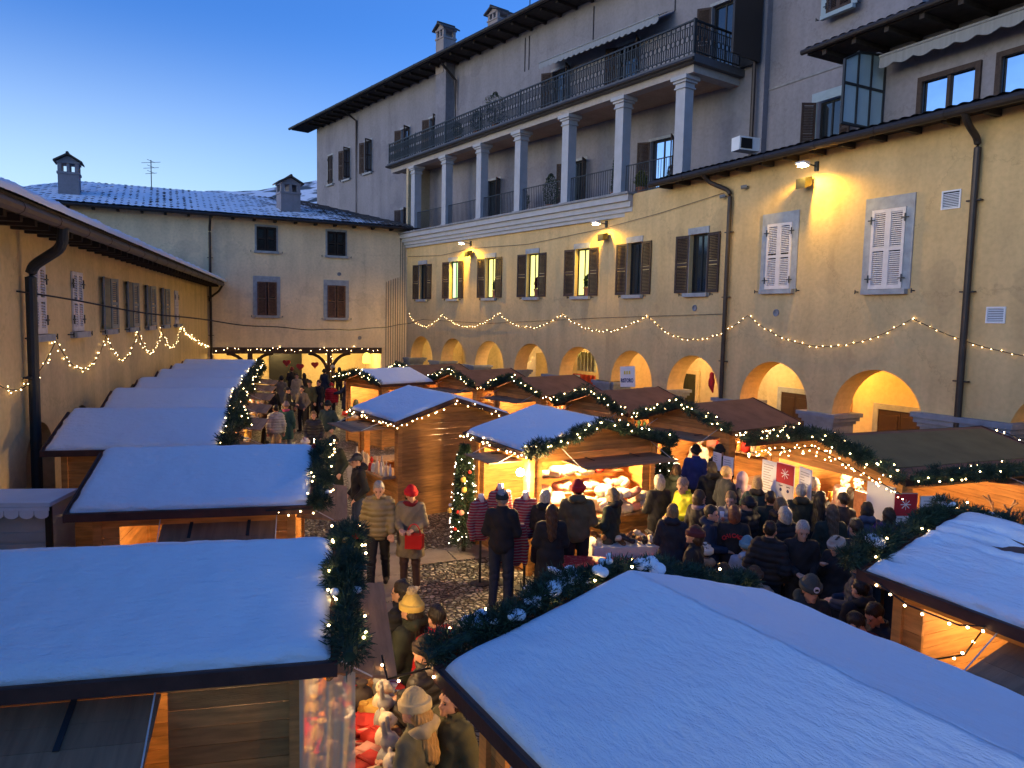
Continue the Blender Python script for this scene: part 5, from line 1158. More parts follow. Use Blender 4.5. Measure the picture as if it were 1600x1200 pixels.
def body_mesh(pose, look):
    def mk():
        J = joints(pose); pr = [ell((0, 0, 1.0), (.155, .1, .12)), ell((0, 0, 1.14), (.135, .095, .14)), ell((0, .0, 1.33), (.165, .105, .15)), cap((-.15, 0, 1.42), (.15, 0, 1.42), .06, .06)]
        for s_ in (1, -1):
            pr += [cap(J['sh', s_], J['el', s_], .052, .04), cap(J['el', s_], J['wr', s_], .04, .026), cap(J['hip', s_], J['kn', s_], .085, .055), cap(J['kn', s_], J['an', s_], .055, .036), cap(J['an', s_] + (0, 0, -.04), J['an', s_] + (0, .13, -.06), .035, .03)]
        rot = hrot(look); hp = head_prims(rot); hands = []
        for s_ in (1, -1): hands += hand(J['wr', s_], J['wr', s_] - J['el', s_], s_, .55 if pose in ('down', 'walk') else .8)
        lo, hi = bbox(pr + hp + hands, .03)
        def f(P):
            a = fld(P, pr, .04); b = fld(P, hp, .02); c = fld(P, hands, .008); k = .02; h = np.clip(.5 + .5 * (a - b) / k, 0, 1); a = a * (1 - h) + b * h - k * h * (1 - h); return np.minimum(a, c)
        V, F = nets(f, lo, hi, .0105)
        me = npmesh('body', V, F, [M_SKIN, M_DARKH]); bm = bmesh.new(); bm.from_mesh(me)
        for s_ in (1, -1):
            c = rot @ np.array((s_ * .031, .088, .143)) + NECK; g_ = bmesh.ops.create_icosphere(bm, subdivisions=2, radius=.0095, matrix=Matrix.Translation(c))
            for v in g_['verts']:
                for fc in v.link_faces: fc.material_index = 1; fc.smooth = True
            a = rot @ np.array((s_ * .015, .099, .163)) + NECK; b = rot @ np.array((s_ * .05, .09, .165)) + NECK
            m_ = Matrix.Translation((a + b) / 2) @ Matrix(rot.tolist()).to_4x4() @ Matrix.Diagonal((.018, .005, .004, 1)); g_ = bmesh.ops.create_icosphere(bm, subdivisions=2, radius=1, matrix=m_)
            for v in g_['verts']:
                for fc in v.link_faces: fc.material_index = 1
        bm.to_mesh(me); bm.free(); return me
    return getmesh(('body', pose, look), mk)
def coat_mesh(pose, kind):
    def mk():
        J = joints(pose); g = {'jacket': .0, 'puffer': .022, 'coat': .008, 'parka': .014}[kind]; sit = POSES[pose].get('sit'); hem = {'jacket': .86, 'puffer': .84, 'coat': .55, 'parka': .6}[kind]
        if sit: hem = .86
        pr = [ell((0, 0, .98), (.19 + g, .14 + g, .17)), ell((0, 0, 1.14), (.175 + g, .135 + g, .16)), ell((0, .0, 1.31), (.182 + g, .14 + g, .18)), cap((-.13, -.01, 1.42), (.13, -.01, 1.42), .078 + g * .5, .078 + g * .5), cap((0, -.012, 1.44), (0, -.005, 1.545), .09, .084 + g * .5)]
        if kind in ('coat', 'parka') and not sit: pr += [cap((.05, 0, .95), (.075, 0, .45), .15 + g, .17 + g), cap((-.05, 0, .95), (-.075, 0, .45), .15 + g, .17 + g)]
        for s_ in (1, -1):
            w_ = J['el', s_] + (J['wr', s_] - J['el', s_]) * .93; pr += [cap(J['sh', s_], J['el', s_], .082 + g * .6, .068 + g * .7), cap(J['el', s_], w_, .066 + g * .7, .05 + g * .5)]
        lo, hi = bbox(pr, .03); lo[2] = hem - .03
        def f(P):
            d = fld(P, pr, .045); z = P[..., 2]
            if kind == 'puffer': d = d + .012 - .02 * np.abs(np.sin(z * PI / .088)) ** .7
            else: d = d - .006 * np.sin(z * 31 + P[..., 0] * 22 + np.sin(P[..., 1] * 30)) * np.sin(P[..., 0] * 38 + z * 9)
            d = np.maximum(d, hem + .012 * np.sin(P[..., 0] * 14) - z)
            nk = np.sqrt(P[..., 0] ** 2 + (P[..., 1] - .01) ** 2) - .066; d = np.where(z > 1.5, np.maximum(d, -nk), d)
            return np.maximum(d, z - 1.565)
        V, F = nets(f, lo, hi, .014); return npmesh('jacket', V, F, M_BLACK)
    return getmesh(('coat', pose, kind), mk)
def trouser_mesh(pose):
    def mk():
        J = joints(pose); pr = [ell((0, 0, .97), (.165, .115, .1))]
        for s_ in (1, -1): pr += [cap(J['hip', s_] , J['kn', s_], .1, .072), cap(J['kn', s_], J['an', s_] + (0, 0, .0), .072, .062)]
        lo, hi = bbox(pr, .03); an = min(J['an', 1][2], J['an', -1][2]) 
        def f(P): z = P[..., 2]; d = fld(P, pr, .03) - .005 * np.sin(z * 60 + 3 * np.sin(P[..., 0] * 20)) * np.clip(1.2 - abs(z - .5) * 4, 0, 1); return np.maximum(d, an - .05 - z)
        V, F = nets(f, lo, hi, .015); return npmesh('trousers', V, F, M_BLACK)
    return getmesh(('tr', pose), mk)
def shoe_mesh():
    def mk():
        pr = [cap((0, -.04, .045), (0, .13, .035), .048, .038), cap((0, -.03, .05), (0, -.02, .13), .05, .052)]; lo, hi = bbox(pr, .02)
        V, F = nets(lambda P: np.maximum(fld(P, pr, .03), .001 - P[..., 2]), lo, hi, .011); return npmesh('shoe', V, F, M_BLACK)
    return getmesh('shoe', mk)
def headwear(kind):
    def mk():
        h = .009
        if kind in ('short', 'bob', 'long', 'bun'):
            base = [ell((0, -.014, .188), (.088, .104, .112))]
            if kind == 'bob': base += [ell((.0, -.05, .12), (.095, .075, .13))]
            if kind == 'long': base += [ell((0, -.055, .12), (.095, .07, .13)), cap((.04, -.075, .08), (.045, -.12, -.2), .05, .035), cap((-.04, -.075, .08), (-.045, -.12, -.2), .05, .035), cap((0, -.08, .08), (0, -.13, -.24), .06, .04)]
            if kind == 'bun': base += [ell((0, -.13, .2), (.05, .05, .05))]
            lo, hi = bbox(base, .03)
            def f(P):
                x, y, z = P[..., 0], P[..., 1], P[..., 2]; d = fld(P, base, .03) - .004 * np.sin(np.arctan2(x, y + .02) * 26 + z * 14) - .003 * np.sin(z * 60 + x * 50)
                face = np.maximum(np.maximum(.03 - y + (z - .13) * .35, np.abs(x) - (.066 if kind != 'short' else .09)), z - (.205 + .01 * np.sin(x * 60))); d = np.maximum(d, -face)
                if kind == 'short': d = np.maximum(d, (.105 - z) + np.where(y < -.02, -.04, 0))
                return d
            V, F = nets(f, lo, hi, h); return npmesh('hair', V, F, M_BLACK)
        if kind in ('beanie', 'pom', 'round', 'cap', 'furhat'):
            tall = {'beanie': .135, 'pom': .14, 'round': .115, 'cap': .1, 'furhat': .12}[kind]
            base = [ell((0, -.012, .175), (.098, .116, tall + .01))]
            if kind == 'cap': base += [ell((0, .1, .195), (.07, .075, .014))]
            lo, hi = bbox(base, .03)
            def f(P):
                x, y, z = P[..., 0], P[..., 1], P[..., 2]; r = np.sqrt((x / .098) ** 2 + ((y + .012) / .116) ** 2); d = fld(P, base, .02)
                d = d - (.0035 * np.sin(np.arctan2(x, y + .012) * 34) if kind in ('beanie', 'pom') else .002 * np.sin(z * 150))
                if kind in ('beanie', 'pom', 'round', 'furhat'):
                    cuff = np.maximum(np.abs(np.sqrt((x / .105) ** 2 + ((y + .012) / .123) ** 2) - 1) * .105 - .008, np.abs(z - .185) - .028) - .004 * (kind != 'furhat') - .016 * (kind == 'furhat'); d = np.minimum(d, cuff)
                d = np.maximum(d, (.152 if kind != 'cap' else .178) - z - .12 * y * (kind == 'x') + np.where(y < -.03, -.02, 0)); return d
            V, F = nets(f, lo, hi, h); return npmesh('hat', V, F, M_BLACK)
        if kind == 'scarf':
            pr = [cap((math.cos(t) * .085, math.sin(t) * .08 - .005, .0), (math.cos(t + .5) * .085, math.sin(t + .5) * .08 - .005, .012 * math.sin(t * 3)), .04, .04) for t in np.arange(0, 6.3, .5)]
            lo, hi = bbox(pr, .02); V, F = nets(lambda P: fld(P, pr, .02) - .003 * np.sin(P[..., 2] * 120), lo, hi, .011); return npmesh('scarf', V, F, M_BLACK)
        if kind == 'hood':
            pr = [cap((.1, -.03, -.01), (.06, -.1, .03), .045, .055), cap((-.1, -.03, -.01), (-.06, -.1, .03), .045, .055), cap((-.06, -.105, .03), (.06, -.105, .03), .06, .06)]
            lo, hi = bbox(pr, .02); V, F = nets(lambda P: fld(P, pr, .03) - .004 * np.sin(P[..., 0] * 60 + P[..., 2] * 40), lo, hi, .012); return npmesh('hood', V, F, M_BLACK)
        if kind == 'hoodup':
            pr = [ell((0, -.03, .16), (.115, .13, .15)), cap((0, -.04, .05), (0, -.05, -.04), .1, .11)]; lo, hi = bbox(pr, .02)
            V, F = nets(lambda P: np.maximum(fld(P, pr, .03), -(np.sqrt((P[..., 0] / .075) ** 2 + ((P[..., 2] - .13) / .12) ** 2) - 1) * .075 + np.where(P[..., 1] < .03, -1, 0) * -1 * 0 + np.where(P[..., 1] > .03, 0, -9)), lo, hi, .012); return npmesh('hood', V, F, M_BLACK)
        if kind == 'pompom':
            V, F = nets(lambda P: np.sqrt((P ** 2).sum(-1)) - .05 - .012 * np.sin(P[..., 0] * 130) * np.sin(P[..., 1] * 130) * np.sin(P[..., 2] * 130), np.array((-.08,) * 3), np.array((.08,) * 3), .007); return npmesh('pompom', V, F, M_BLACK)
    return getmesh(('hw', kind), mk)
CLO = {}
def cloth(c, kind='cloth'):
    if c not in CLO: CLO[c] = mat('%s_%02d%02d%02d' % (kind, *[int(v * 99) for v in c]), c, .55 if kind == 'sheen' else .85, .15, 9, .15, 60)
    return CLO[c]
BK_ = (.014, .014, .017); NAVY = (.018, .022, .045); OLIVE = (.07, .06, .035); JEAN = (.035, .055, .11); DGR = (.02, .03, .024); GREY_ = (.12, .12, .13); BEIGE = (.3, .23, .14); CREAM_ = (.62, .54, .4)
GH = (.3, .28, .26); BRH = (.06, .03, .015); BLH = (.38, .25, .11); DKH = (.02, .014, .01); LBH = (.2, .11, .045)
def setm(o, m):
    o.material_slots[0].link = 'OBJECT'; o.material_slots[0].material = m
def person(u, v, h, face, label, coat=('jacket', BK_), tr=BK_, pose='down', hair=('short', DKH), hat=None, look=(0,), scarf=None, hood=None, shoes=BK_, z0=0., group='visitors at the market', pom=None, coll=None, wide=1., xy=None, skin=None):
    sc = h / 1.78; sit = POSES[pose].get('sit'); top = h if not sit else h - .43 * sc
    p = pz(u, v, top + z0) if xy is None else Vector((*xy, 0)); rz = R(face)
    root = empty('person', (p.x, p.y, z0), rz, label, 'person', group); root.scale = (sc * wide, sc * wide, sc)
    off = (0, 0, -.43 if sit else 0); bo = link('body', body_mesh(pose, look), root, off)
    c = link('jacket' if coat[0] in ('jacket', 'puffer') else 'coat', coat_mesh(pose, coat[0]), root, off); setm(c, cloth(coat[1], 'sheen' if coat[0] == 'puffer' else 'cloth'))
    t = link('trousers', trouser_mesh(pose), root, off); setm(t, cloth(tr))
    J = joints(pose)
    for s_ in (1, -1):
        a = J['an', s_]; o = link('shoe', shoe_mesh(), root, (a[0], a[1] + .02, a[2] - .1 + off[2])); setm(o, cloth(shoes))
    rot = Matrix(hrot(look).tolist()).to_4x4(); T = Matrix.Translation((0, 0, 1.5 + off[2])) @ rot
    def hw(kind, name, m, par=root, T_=T):
        o = link(name, headwear(kind), par); o.matrix_local = T_; setm(o, m); return o
    if hair: hw(hair[0], 'hair', mat('hair_%02d%02d%02d' % tuple(int(x * 99) for x in hair[1]), hair[1], .5, .35, 14, .3, 60, stretch=(6, 6, 1)))
    if hat:
        q = hw(hat[0], 'hat', cloth(hat[1])); 
        if hat[0] == 'pom': o = link('pompom', headwear('pompom'), q, (0, -.01, .34)); setm(o, cloth(pom or (.35, .27, .18)))
    T0 = Matrix.Translation((0, 0, 1.5 + off[2]))
    if scarf: hw('scarf', 'scarf', cloth(scarf), T_=T0)
    if hood: hw('hood', 'hood', cloth(hood), T_=T0)
    if coll == 'up': hw('hoodup', 'hood', cloth(coat[1]))
    return root
# --- the visitors ---------------------------------------------------------
PP = {}
def addp(key, *a, **k): PP[key] = person(*a, **k)
addp('m1', 785, 766, 1.82, -8, 'man with back turned in black jacket, flat cap and dark blue jeans', tr=(.02, .028, .05), hat=('cap', (.03, .035, .03)), hair=('short', GH), pose='front')
addp('m2', 592, 752, 1.75, 186, 'grey haired man walking in an olive beige puffer jacket and black trousers', coat=('puffer', (.23, .18, .09)), hair=('short', GH), look=(10,), pose='walk')
addp('w2', 642, 760, 1.68, 176, 'woman walking in a red beanie, long khaki parka and burgundy scarf', coat=('parka', (.2, .165, .11)), tr=(.07, .04, .035), hat=('beanie', (.55, .01, .015)), hair=('bob', DKH), scarf=(.16, .005, .012), pose='front', look=(8, 25), shoes=(.5, .45, .4))
addp('m3', 560, 709, 1.76, 118, 'man in black jacket, grey cap and blue jeans looking at the closed stall', tr=JEAN, hat=('cap', (.06, .06, .06)), hair=('short', DKH), look=(12,), pose='pocket', hood=BK_)
addp('m4', 521, 682, 1.7, 170, 'person in dark beanie and dark coat walking near the second garland', coat=('coat', DGR), hat=('beanie', BK_), scarf=(.12, .1, .08), pose='pocket')
addp('b5', 490, 643, 1.62, 200, 'boy with short hair in a black jacket with white stripes', coat=('puffer', (.02, .022, .03)), tr=BK_, hair=('short', LBH), pose='pocket')
addp('w6', 447, 628, 1.66, 8, 'person from behind in long teal green coat with pink scarf and pale jeans', coat=('coat', (.02, .07, .065)), tr=(.2, .25, .3), hat=('beanie', (.2, .15, .16)), scarf=(.4, .05, .15), hair=None)
addp('m7', 512, 627, 1.76, 168, 'man in dark teal jacket and beige trousers with dark hat', coat=('jacket', (.025, .05, .055)), tr=(.3, .26, .19), hat=('beanie', BK_), hair=None, pose='pocket', wide=1.08)
addp('m8', 431, 633, 1.66, 20, 'person in pale padded vest at the flap of the fourth left stall', coat=('puffer', (.4, .4, .38)), tr=GREY_)
addp('p9', 449, 605, 1.7, -80, 'dark clothed person with cap facing right in the far aisle', hat=('cap', BK_), tr=BK_, pose='front')
addp('w10', 464, 584, 1.7, 185, 'pale faced woman in long cream coat deep in the aisle', coat=('coat', (.5, .38, .22)), hair=('long', DKH), scarf=(.4, .3, .2))
addp('m11', 484, 594, 1.76, 178, 'man in olive green jacket standing deep in the aisle', coat=('jacket', (.05, .055, .03)), hat=('cap', OLIVE), tr=BK_)
addp('p12', 498, 594, 1.74, 150, 'person in black coat just right of the olive jacket', coat=('coat', BK_), hair=('short', BRH))
addp('k13', 518, 598, 1.6, 190, 'person in shiny bright red puffer jacket deep in the aisle', coat=('puffer', (.55, .012, .015)), tr=BK_, hat=('round', (.45, .02, .02)))
addp('m14', 541, 592, 1.76, 90, 'person in dark navy coat beside the red puffer jacket', coat=('coat', NAVY), hair=('short', DKH), pose='reach')
addp('p15', 563, 601, 1.62, 70, 'person in dark coat carrying something red in front of the far stall', coat=('jacket', (.03, .02, .02)), hair=('bob', DKH), pose='front', scarf=(.5, .03, .03))
addp('p16', 427, 604, 1.7, 60, 'dark figure among the stalls at the far left of the aisle', coat=('coat', BK_), hair=('short', DKH)); addp('p17', 475, 583, 1.68, 40, 'dark haired person far down the aisle behind the olive jacket', coat=('jacket', (.03, .02, .02)), hair=('bob', DKH))
addp('p18', 433, 678, 1.66, -30, 'brown haired person in dark coat half hidden by the second snowy roof', coat=('coat', BK_), hair=('long', LBH), pose='front')
addp('p19', 477, 684, 1.6, 10, 'person in white knitted hat seen just above the second snowy roof', coat=('coat', (.3, .05, .05)), hat=('round', (.6, .56, .5)), hair=('bob', (.3, .05, .04)))
addp('w20', 853, 766, 1.66, -18, 'woman with white blond bob and dark coat before the cushion stall', coat=('coat', BK_), hair=('bob', (.55, .46, .3)), pose='front', hood=BK_)
addp('w21', 862, 789, 1.64, 4, 'woman with long brown hair and long black quilted coat', coat=('parka', (.012, .012, .012)), hair=('long', (.07, .028, .012)), pose='front')
addp('m22', 903, 752, 1.84, -4, 'man with back turned in red beanie and olive jacket', coat=('jacket', (.1, .085, .045)), hat=('beanie', (.45, .012, .02)), hair=('short', DKH), pose='front', hood=(.1, .085, .045), wide=1.08)
addp('w23', 957, 763, 1.68, 55, 'woman with light brown hair and dark green jacket facing left', coat=('jacket', (.015, .03, .027)), tr=OLIVE, hair=('bob', (.25, .16, .08)), pose='front', hood=BK_)
addp('w24', 1052, 788, 1.66, -20, 'person with brown blond hair and dark hooded coat near the slipper table', coat=('coat', (.016, .018, .028)), hair=('bob', (.24, .13, .05)), hood=(.016, .018, .028), pose='front')
addp('m25', 1072, 745, 1.78, 120, 'bald man with a yellow high visibility vest looking down', coat=('jacket', (.5, .5, .02)), hair=('short', (.3, .2, .14)), look=(25,), pose='front')
addp('w26', 1094, 766, 1.7, -60, 'dark haired woman in black raising a small cup', hair=('bob', BRH), pose='cup', scarf=(.2, .15, .2)); addp('m27', 1088, 696, 1.78, -20, 'man in black beanie and blue jacket with back turned', coat=('jacket', (.015, .035, .16)), hat=('beanie', BK_), pose='front')
addp('m28', 1125, 696, 1.8, -60, 'man in black beanie and black jacket facing the menu boards', hat=('beanie', BK_), coat=('puffer', BK_), pose='cup'); addp('w29', 1093, 682, 1.66, 150, 'person in white woolly hat at the counter of the second arcade stall', coat=('jacket', (.5, .45, .4)), hat=('round', (.55, .53, .5)), pose='front')
addp('m30', 1136, 729, 1.76, -70, 'man with cropped blond hair and dark jacket facing right', hair=('short', BLH), coat=('jacket', (.02, .024, .035)), pose='cup'); addp('w31', 1160, 738, 1.64, -10, 'person with pale pink hood up among dark coats', coat=('puffer', (.55, .36, .34)), hair=None, coll='up', pose='cup')
addp('w32', 1184, 746, 1.7, -25, 'blond woman in dark green jacket reaching to the drinks counter', coat=('jacket', (.015, .035, .04)), hair=('bob', BLH), pose='reach', hood=BK_)
addp('m33', 1143, 768, 1.72, 150, 'man with glasses in grey jacket facing the viewer', coat=('jacket', (.2, .2, .2)), hair=('short', LBH), pose='cup', look=(10,)); addp('w34', 1148, 790, 1.7, -15, 'reddish haired person in black varsity jacket with arched red lettering', coat=('jacket', BK_), hair=('bob', (.16, .05, .025)), pose='front')
addp('m35', 1252, 757, 1.76, -10, 'grey haired man in dark green hooded coat at the counter', coat=('coat', (.025, .03, .02)), hair=('short', GH), hood=(.04, .035, .02)); addp('m36', 1272, 746, 1.78, -80, 'grey haired man drinking beer at the drinks stall', coat=('jacket', (.02, .02, .022)), hair=('short', GH), pose='cup')
addp('w37', 1300, 789, 1.68, 0, 'woman with very long straight brown hair seen from behind', coat=('coat', (.03, .025, .02)), hair=('long', (.1, .055, .03)), pose='front'); addp('w37b', 1283, 768, 1.68, -40, 'dark haired woman behind the long haired woman at the counter', coat=('jacket', BK_), hair=('long', DKH), pose='reach')
addp('w38', 1355, 785, 1.7, -15, 'person with dark curly hair and slate blue hooded coat', coat=('coat', (.05, .065, .11)), hair=('bob', DKH), hood=(.05, .065, .11), pose='front'); addp('w39', 1389, 794, 1.66, -5, 'person in deep purple jacket beside the slate blue coat', coat=('puffer', (.035, .012, .14)), hair=('bob', DKH))
addp('m40', 1254, 813, 1.74, 172, 'grey haired man in black facing the viewer with head bowed', hair=('short', (.36, .33, .3)), look=(14,), pose='front', scarf=None); addp('w41', 1312, 836, 1.64, 120, 'woman in beige headband and dark coat looking down left', hair=('short', BRH), hat=('round', (.45, .36, .28)), look=(24,), coat=('coat', BK_), pose='cup')
addp('m42', 1266, 900, 1.72, 184, 'man in grey green beanie with round white badge looking down', hat=('beanie', (.075, .08, .065)), hair=None, look=(12,), hood=(.04, .045, .035), coat=('jacket', (.022, .025, .028)), pose='front')
addp('p43', 1378, 940, 1.6, 100, 'person in dark jacket stooping beside the right edge stall', coat=('jacket', (.02, .02, .03)), hair=('short', DKH), pose='front', look=(30,)); addp('p43b', 1352, 958, 1.55, 30, 'person in dark red sweater in the shadow beside the right stall', coat=('jacket', (.16, .015, .015)), hair=('short', DKH), pose='front', look=(40,))
s = ST['S1']
for key, x, y, hh, fc, lb, kw in (('v1', 1.0, -1.0, 1.7, 90, 'blond vendor in dark vest behind the drinks counter', dict(coat=('jacket', (.05, .05, .05)), hair=('long', (.5, .3, .08)), look=(20,), pose='front')),
                               ('v2', -.55, -.7, 1.75, 100, 'vendor with glasses in white shirt inside the drinks stall', dict(coat=('jacket', (.5, .5, .52)), hair=('short', (.4, .3, .2)))), ('v3', -.2, -.75, 1.78, 80, 'dark haired vendor beside the white shirted one', dict(coat=('jacket', BK_), hair=('short', DKH)))):
    q = s.T @ Vector((x, y, 0)); PP[key] = person(0, 0, hh, 0, lb, xy=(q.x, q.y), group='stall vendors', **kw); PP[key].rotation_euler = (0, 0, s.rz + PI + (.3 if key == 'v1' else 0))
for i, (u, v, h, f, ct, hr, ht, ps) in enumerate(((1112, 722, 1.74, 10, BK_, DKH, None, 'front'), (1205, 768, 1.72, -30, DGR, BRH, None, 'front'), (1226, 792, 1.7, 20, BK_, GH, None, 'cup'), (1112, 790, 1.66, -120, NAVY, DKH, None, 'front'), (1086, 822, 1.7, 60, BK_, BRH, (.1, .02, .02), 'front'),
      (1204, 815, 1.7, -40, BK_, DKH, None, 'pocket'), (1222, 778, 1.7, -70, (.03, .02, .02), LBH, None, 'front'), (1338, 812, 1.72, 10, BK_, DKH, None, 'front'), (1345, 868, 1.66, 60, NAVY, BRH, (.05, .05, .06), 'front'), (1345, 905, 1.6, 20, BK_, DKH, None, 'front'), (1030, 742, 1.72, 20, BK_, GH, None, 'front'), (1170, 776, 1.7, 40, BK_, DKH, BK_, 'cup'),
      (1058, 726, 1.7, -30, DGR, BRH, None, 'front'), (1318, 770, 1.72, 15, (.03, .03, .035), DKH, None, 'front'), (1410, 830, 1.66, 10, BK_, DKH, BK_, 'front'))):
    addp('x%d' % i, u, v, h, f, ['dark clothed visitor %s' % w for w in ('behind the blue jacket at the second arcade stall', 'between the blond woman and the tall nutcracker banner', 'with grey hair holding a cup near the green hooded coat', 'left of the glasses man, turned away', 'with red hat left of the red lettered jacket', 'behind the blue beanie, hands in pockets', 'with light brown hair near the counter menu sheet', 'between the very long hair and the slate blue coat', 'in navy with grey hat beside the right edge garland', 'in black near the corner bulbs of the right edge stall', 'with grey hair right of the decorated tree', 'in black hat close behind the glasses man', 'behind the yellow vest man', 'at the drinks counter before the blond vendor', 'in black hat under the garland of the drinks stall')][i],
         coat=(('coat', 'jacket', 'puffer')[i % 3], ct), hair=('short' if i % 2 else 'bob', hr), hat=('round', ht) if ht else None, pose=ps, hood=ct if i % 3 == 0 else None)
for i, (u, v, f, ct, ht) in enumerate(((456, 574, 20, BK_, (.2, .02, .02)), (472, 603, 160, (.16, .13, .1), None), (507, 577, -20, NAVY, BK_), (530, 574, 30, BK_, None), (412, 614, -60, (.05, .03, .02), None), (552, 612, 140, DGR, BK_), (440, 588, 0, (.2, .17, .12), BK_), (520, 571, 90, (.07, .05, .03), (.4, .38, .35)))):
    addp('y%d' % i, u, v, 1.7, f, ['distant visitor %s' % w for w in ('in red hat under the far porch hearts', 'in beige brown coat between teal coat and cream coat', 'in navy coat right of the black coat deep in the aisle', 'with bare dark hair behind the red puffer', 'in brown coat against the fifth left stall', 'in dark green by the far corner of the closed stall', 'in grey beige coat at the sixth left stall flap', 'in pale hat at the back of the aisle')][i], coat=(('coat', 'jacket')[i % 2], ct), hair=('bob' if i % 2 else 'short', DKH), hat=('beanie', ht) if ht else None, pose=('front', 'pocket', 'down')[i % 3])
# seated at the red table and standing close behind the big garland
addp('s1', 1102, 849, 1.7, 5, 'seated person in white ribbed hat and fur collared dark coat', coat=('jacket', BK_), hat=('round', (.58, .52, .44)), hood=(.28, .2, .13), pose='sit', hair=('short', DKH)); addp('s2', 1168, 840, 1.72, -8, 'seated person in light blue beanie and pale blue hooded jacket', coat=('jacket', (.3, .34, .42)), hat=('beanie', (.14, .27, .34)), hood=(.42, .46, .52), pose='sit', hair=('short', LBH))
addp('s3', 1040, 873, 1.7, 20, 'seated person in black beanie at the red table', hat=('round', BK_), hair=('short', DKH), pose='sit'); addp('s4', 1180, 886, 1.7, 170, 'seated person with brown hat and woolly grey coat near the bench', hat=('round', (.07, .04, .025)), coat=('puffer', (.25, .22, .19)), hair=('bob', DKH), pose='sit'); addp('s5', 1130, 880, 1.66, 30, 'seated dark haired person between the white hat and the blue beanie', coat=('jacket', BK_), hair=('bob', DKH), pose='sit')
# bottom aisle, closest to the viewer
addp('n1', 628, 907, 1.7, 70, 'person with curly dark hair and black puffer jacket facing left in the aisle', coat=('puffer', BK_), hair=('bob', DKH), pose='front'); addp('n2', 642, 932, 1.68, 60, 'person in mustard yellow pompom hat and dark green coat', coat=('coat', (.03, .03, .018)), hat=('pom', (.6, .42, .1)), pom=(.5, .38, .2), hair=('long', DKH), pose='front', hood=(.03, .03, .018))
addp('n3', 682, 946, 1.64, 40, 'person in bright red jacket behind the yellow pompom hat', coat=('jacket', (.4, .008, .012)), hair=('short', DKH), pose='down', hood=(.4, .01, .015)); addp('n4', 666, 994, 1.7, 75, 'person in dark round beanie and black puffer with beige collar', coat=('puffer', (.03, .024, .02)), hat=('round', (.035, .022, .016)), hood=(.38, .3, .2), hair=('short', DKH), pose='front')
addp('n5', 651, 1082, 1.66, 68, 'person in cream ribbed beanie and olive jacket with fleece collar', coat=('jacket', (.13, .12, .075)), hat=('beanie', (.62, .47, .24)), hood=(.5, .38, .2), hair=('long', (.45, .25, .08)), pose='front', look=(8,)); addp('n6', 706, 1068, 1.62, 130, 'person in brown olive coat tucked under the eave of the big stall', coat=('coat', (.09, .08, .035)), hair=('bob', BRH), pose='pocket')
# ------------------------------------------------------------------ goods and furniture of the stalls
def text_mesh(txt, size, m, ext=.004, name='lettering', bold=0.):
    cu = bpy.data.curves.new('t', 'FONT'); cu.body = txt; cu.size = size; cu.extrude = ext; cu.align_x = 'CENTER'; cu.align_y = 'CENTER'; cu.offset = bold; cu.resolution_u = 3
    o = bpy.data.objects.new('t', cu); COL.objects.link(o); bpy.context.view_layer.update(); me = bpy.data.meshes.new_from_object(o); bpy.data.objects.remove(o); me.name = name; me.materials.clear(); me.materials.append(m); return me
UPR = Matrix.Rotation(PI / 2, 4, 'X')   # text plane -> upright, readable from -y
TXT_B = mat('dark_blue_print', (.02, .03, .12), .7); TXT_R = mat('red_print', (.45, .02, .03), .7); TXT_G = mat('grey_print', (.3, .3, .32), .7)
def local_of(s, p): return s.T.inverted() @ Vector(p)
# cushions ------------------------------------------------------------
def cushion_mesh(ci):
    bm = bmesh.new(); bmesh.ops.create_icosphere(bm, subdivisions=3, radius=1)
    for v in bm.verts:
        c = v.co.copy(); e = .55; c = Vector([math.copysign(abs(q) ** e, q) for q in c]); v.co = Vector((c.x * .17, c.y * .13, c.z * .075 * (1 - .25 * abs(v.co.x) ** 4))) * (1 + .08 * noise.noise(v.co * 3 + Vector((ci, 0, 0))))
    me = bpy.data.meshes.new('cushion'); bm.to_mesh(me); bm.free(); me.materials.append(GM[ci]); me.polygons.foreach_set('use_smooth', [True] * len(me.polygons)); return me
CU = {c: cushion_mesh(c) for c in (0, 1, 5, 6, 9, 7)}
def heap(T, x0, x1, y0, y1, z0, n, label, group, seed, cols=(1, 5, 6, 9, 1, 5), sc=1., name='cushion', cat='cushion', layers=3):
    r_ = random.Random(seed)
    for i in range(n):
        ly = i * layers // n; ci = r_.choice(cols); rx_ = r_.random(); o_x = int(rx_ * 99); o = link(name, CU[ci]); o.location = T @ Vector((x0 + rx_ * (x1 - x0), r_.uniform(y0, y1), z0 + .07 * sc + .12 * sc * ly)); f = sc * r_.uniform(.85, 1.15); o.scale = (f, f, f)
        o.rotation_euler = (r_.gauss(0, .25), r_.gauss(0, .25), r_.random() * 6); tag(o, f"{CN[ci]} {label}, {['bottom', 'second', 'top'][ly] + ' layer ' if layers > 1 else ''}{POSW(o_x, 100)}", cat, group)
s = ST['M2']; F = frontT(s, 'y-'); hf, df = front(s, 'y-')
heap(F, -hf + .45, hf - .15, -df - .3, -df + .12, .96, 22, 'cushion on the cushion stall counter', 'cushions on the cushion stall counter', 1)
mb = MB(); mb.T = F; mb.box(-hf + .3, hf - .25, -df + .3, -df + .65, 1.22, 1.25); mb.box(-hf + .3, hf - .25, -df + .5, -df + .8, 1.5, 1.53); mb.build('shelf', M_WOODX, s.root).matrix_parent_inverse = s.T.inverted()
heap(F, -hf + .4, hf - .3, -df + .35, -df + .6, 1.25, 12, 'cushion on the lower shelf', 'cushions on the stall shelves', 2, layers=1, sc=.9); heap(F, -hf + .4, hf - .3, -df + .55, -df + .75, 1.53, 12, 'cushion on the upper shelf', 'cushions on the stall shelves', 3, layers=1, cols=(6, 6, 5, 1, 0), sc=.9)
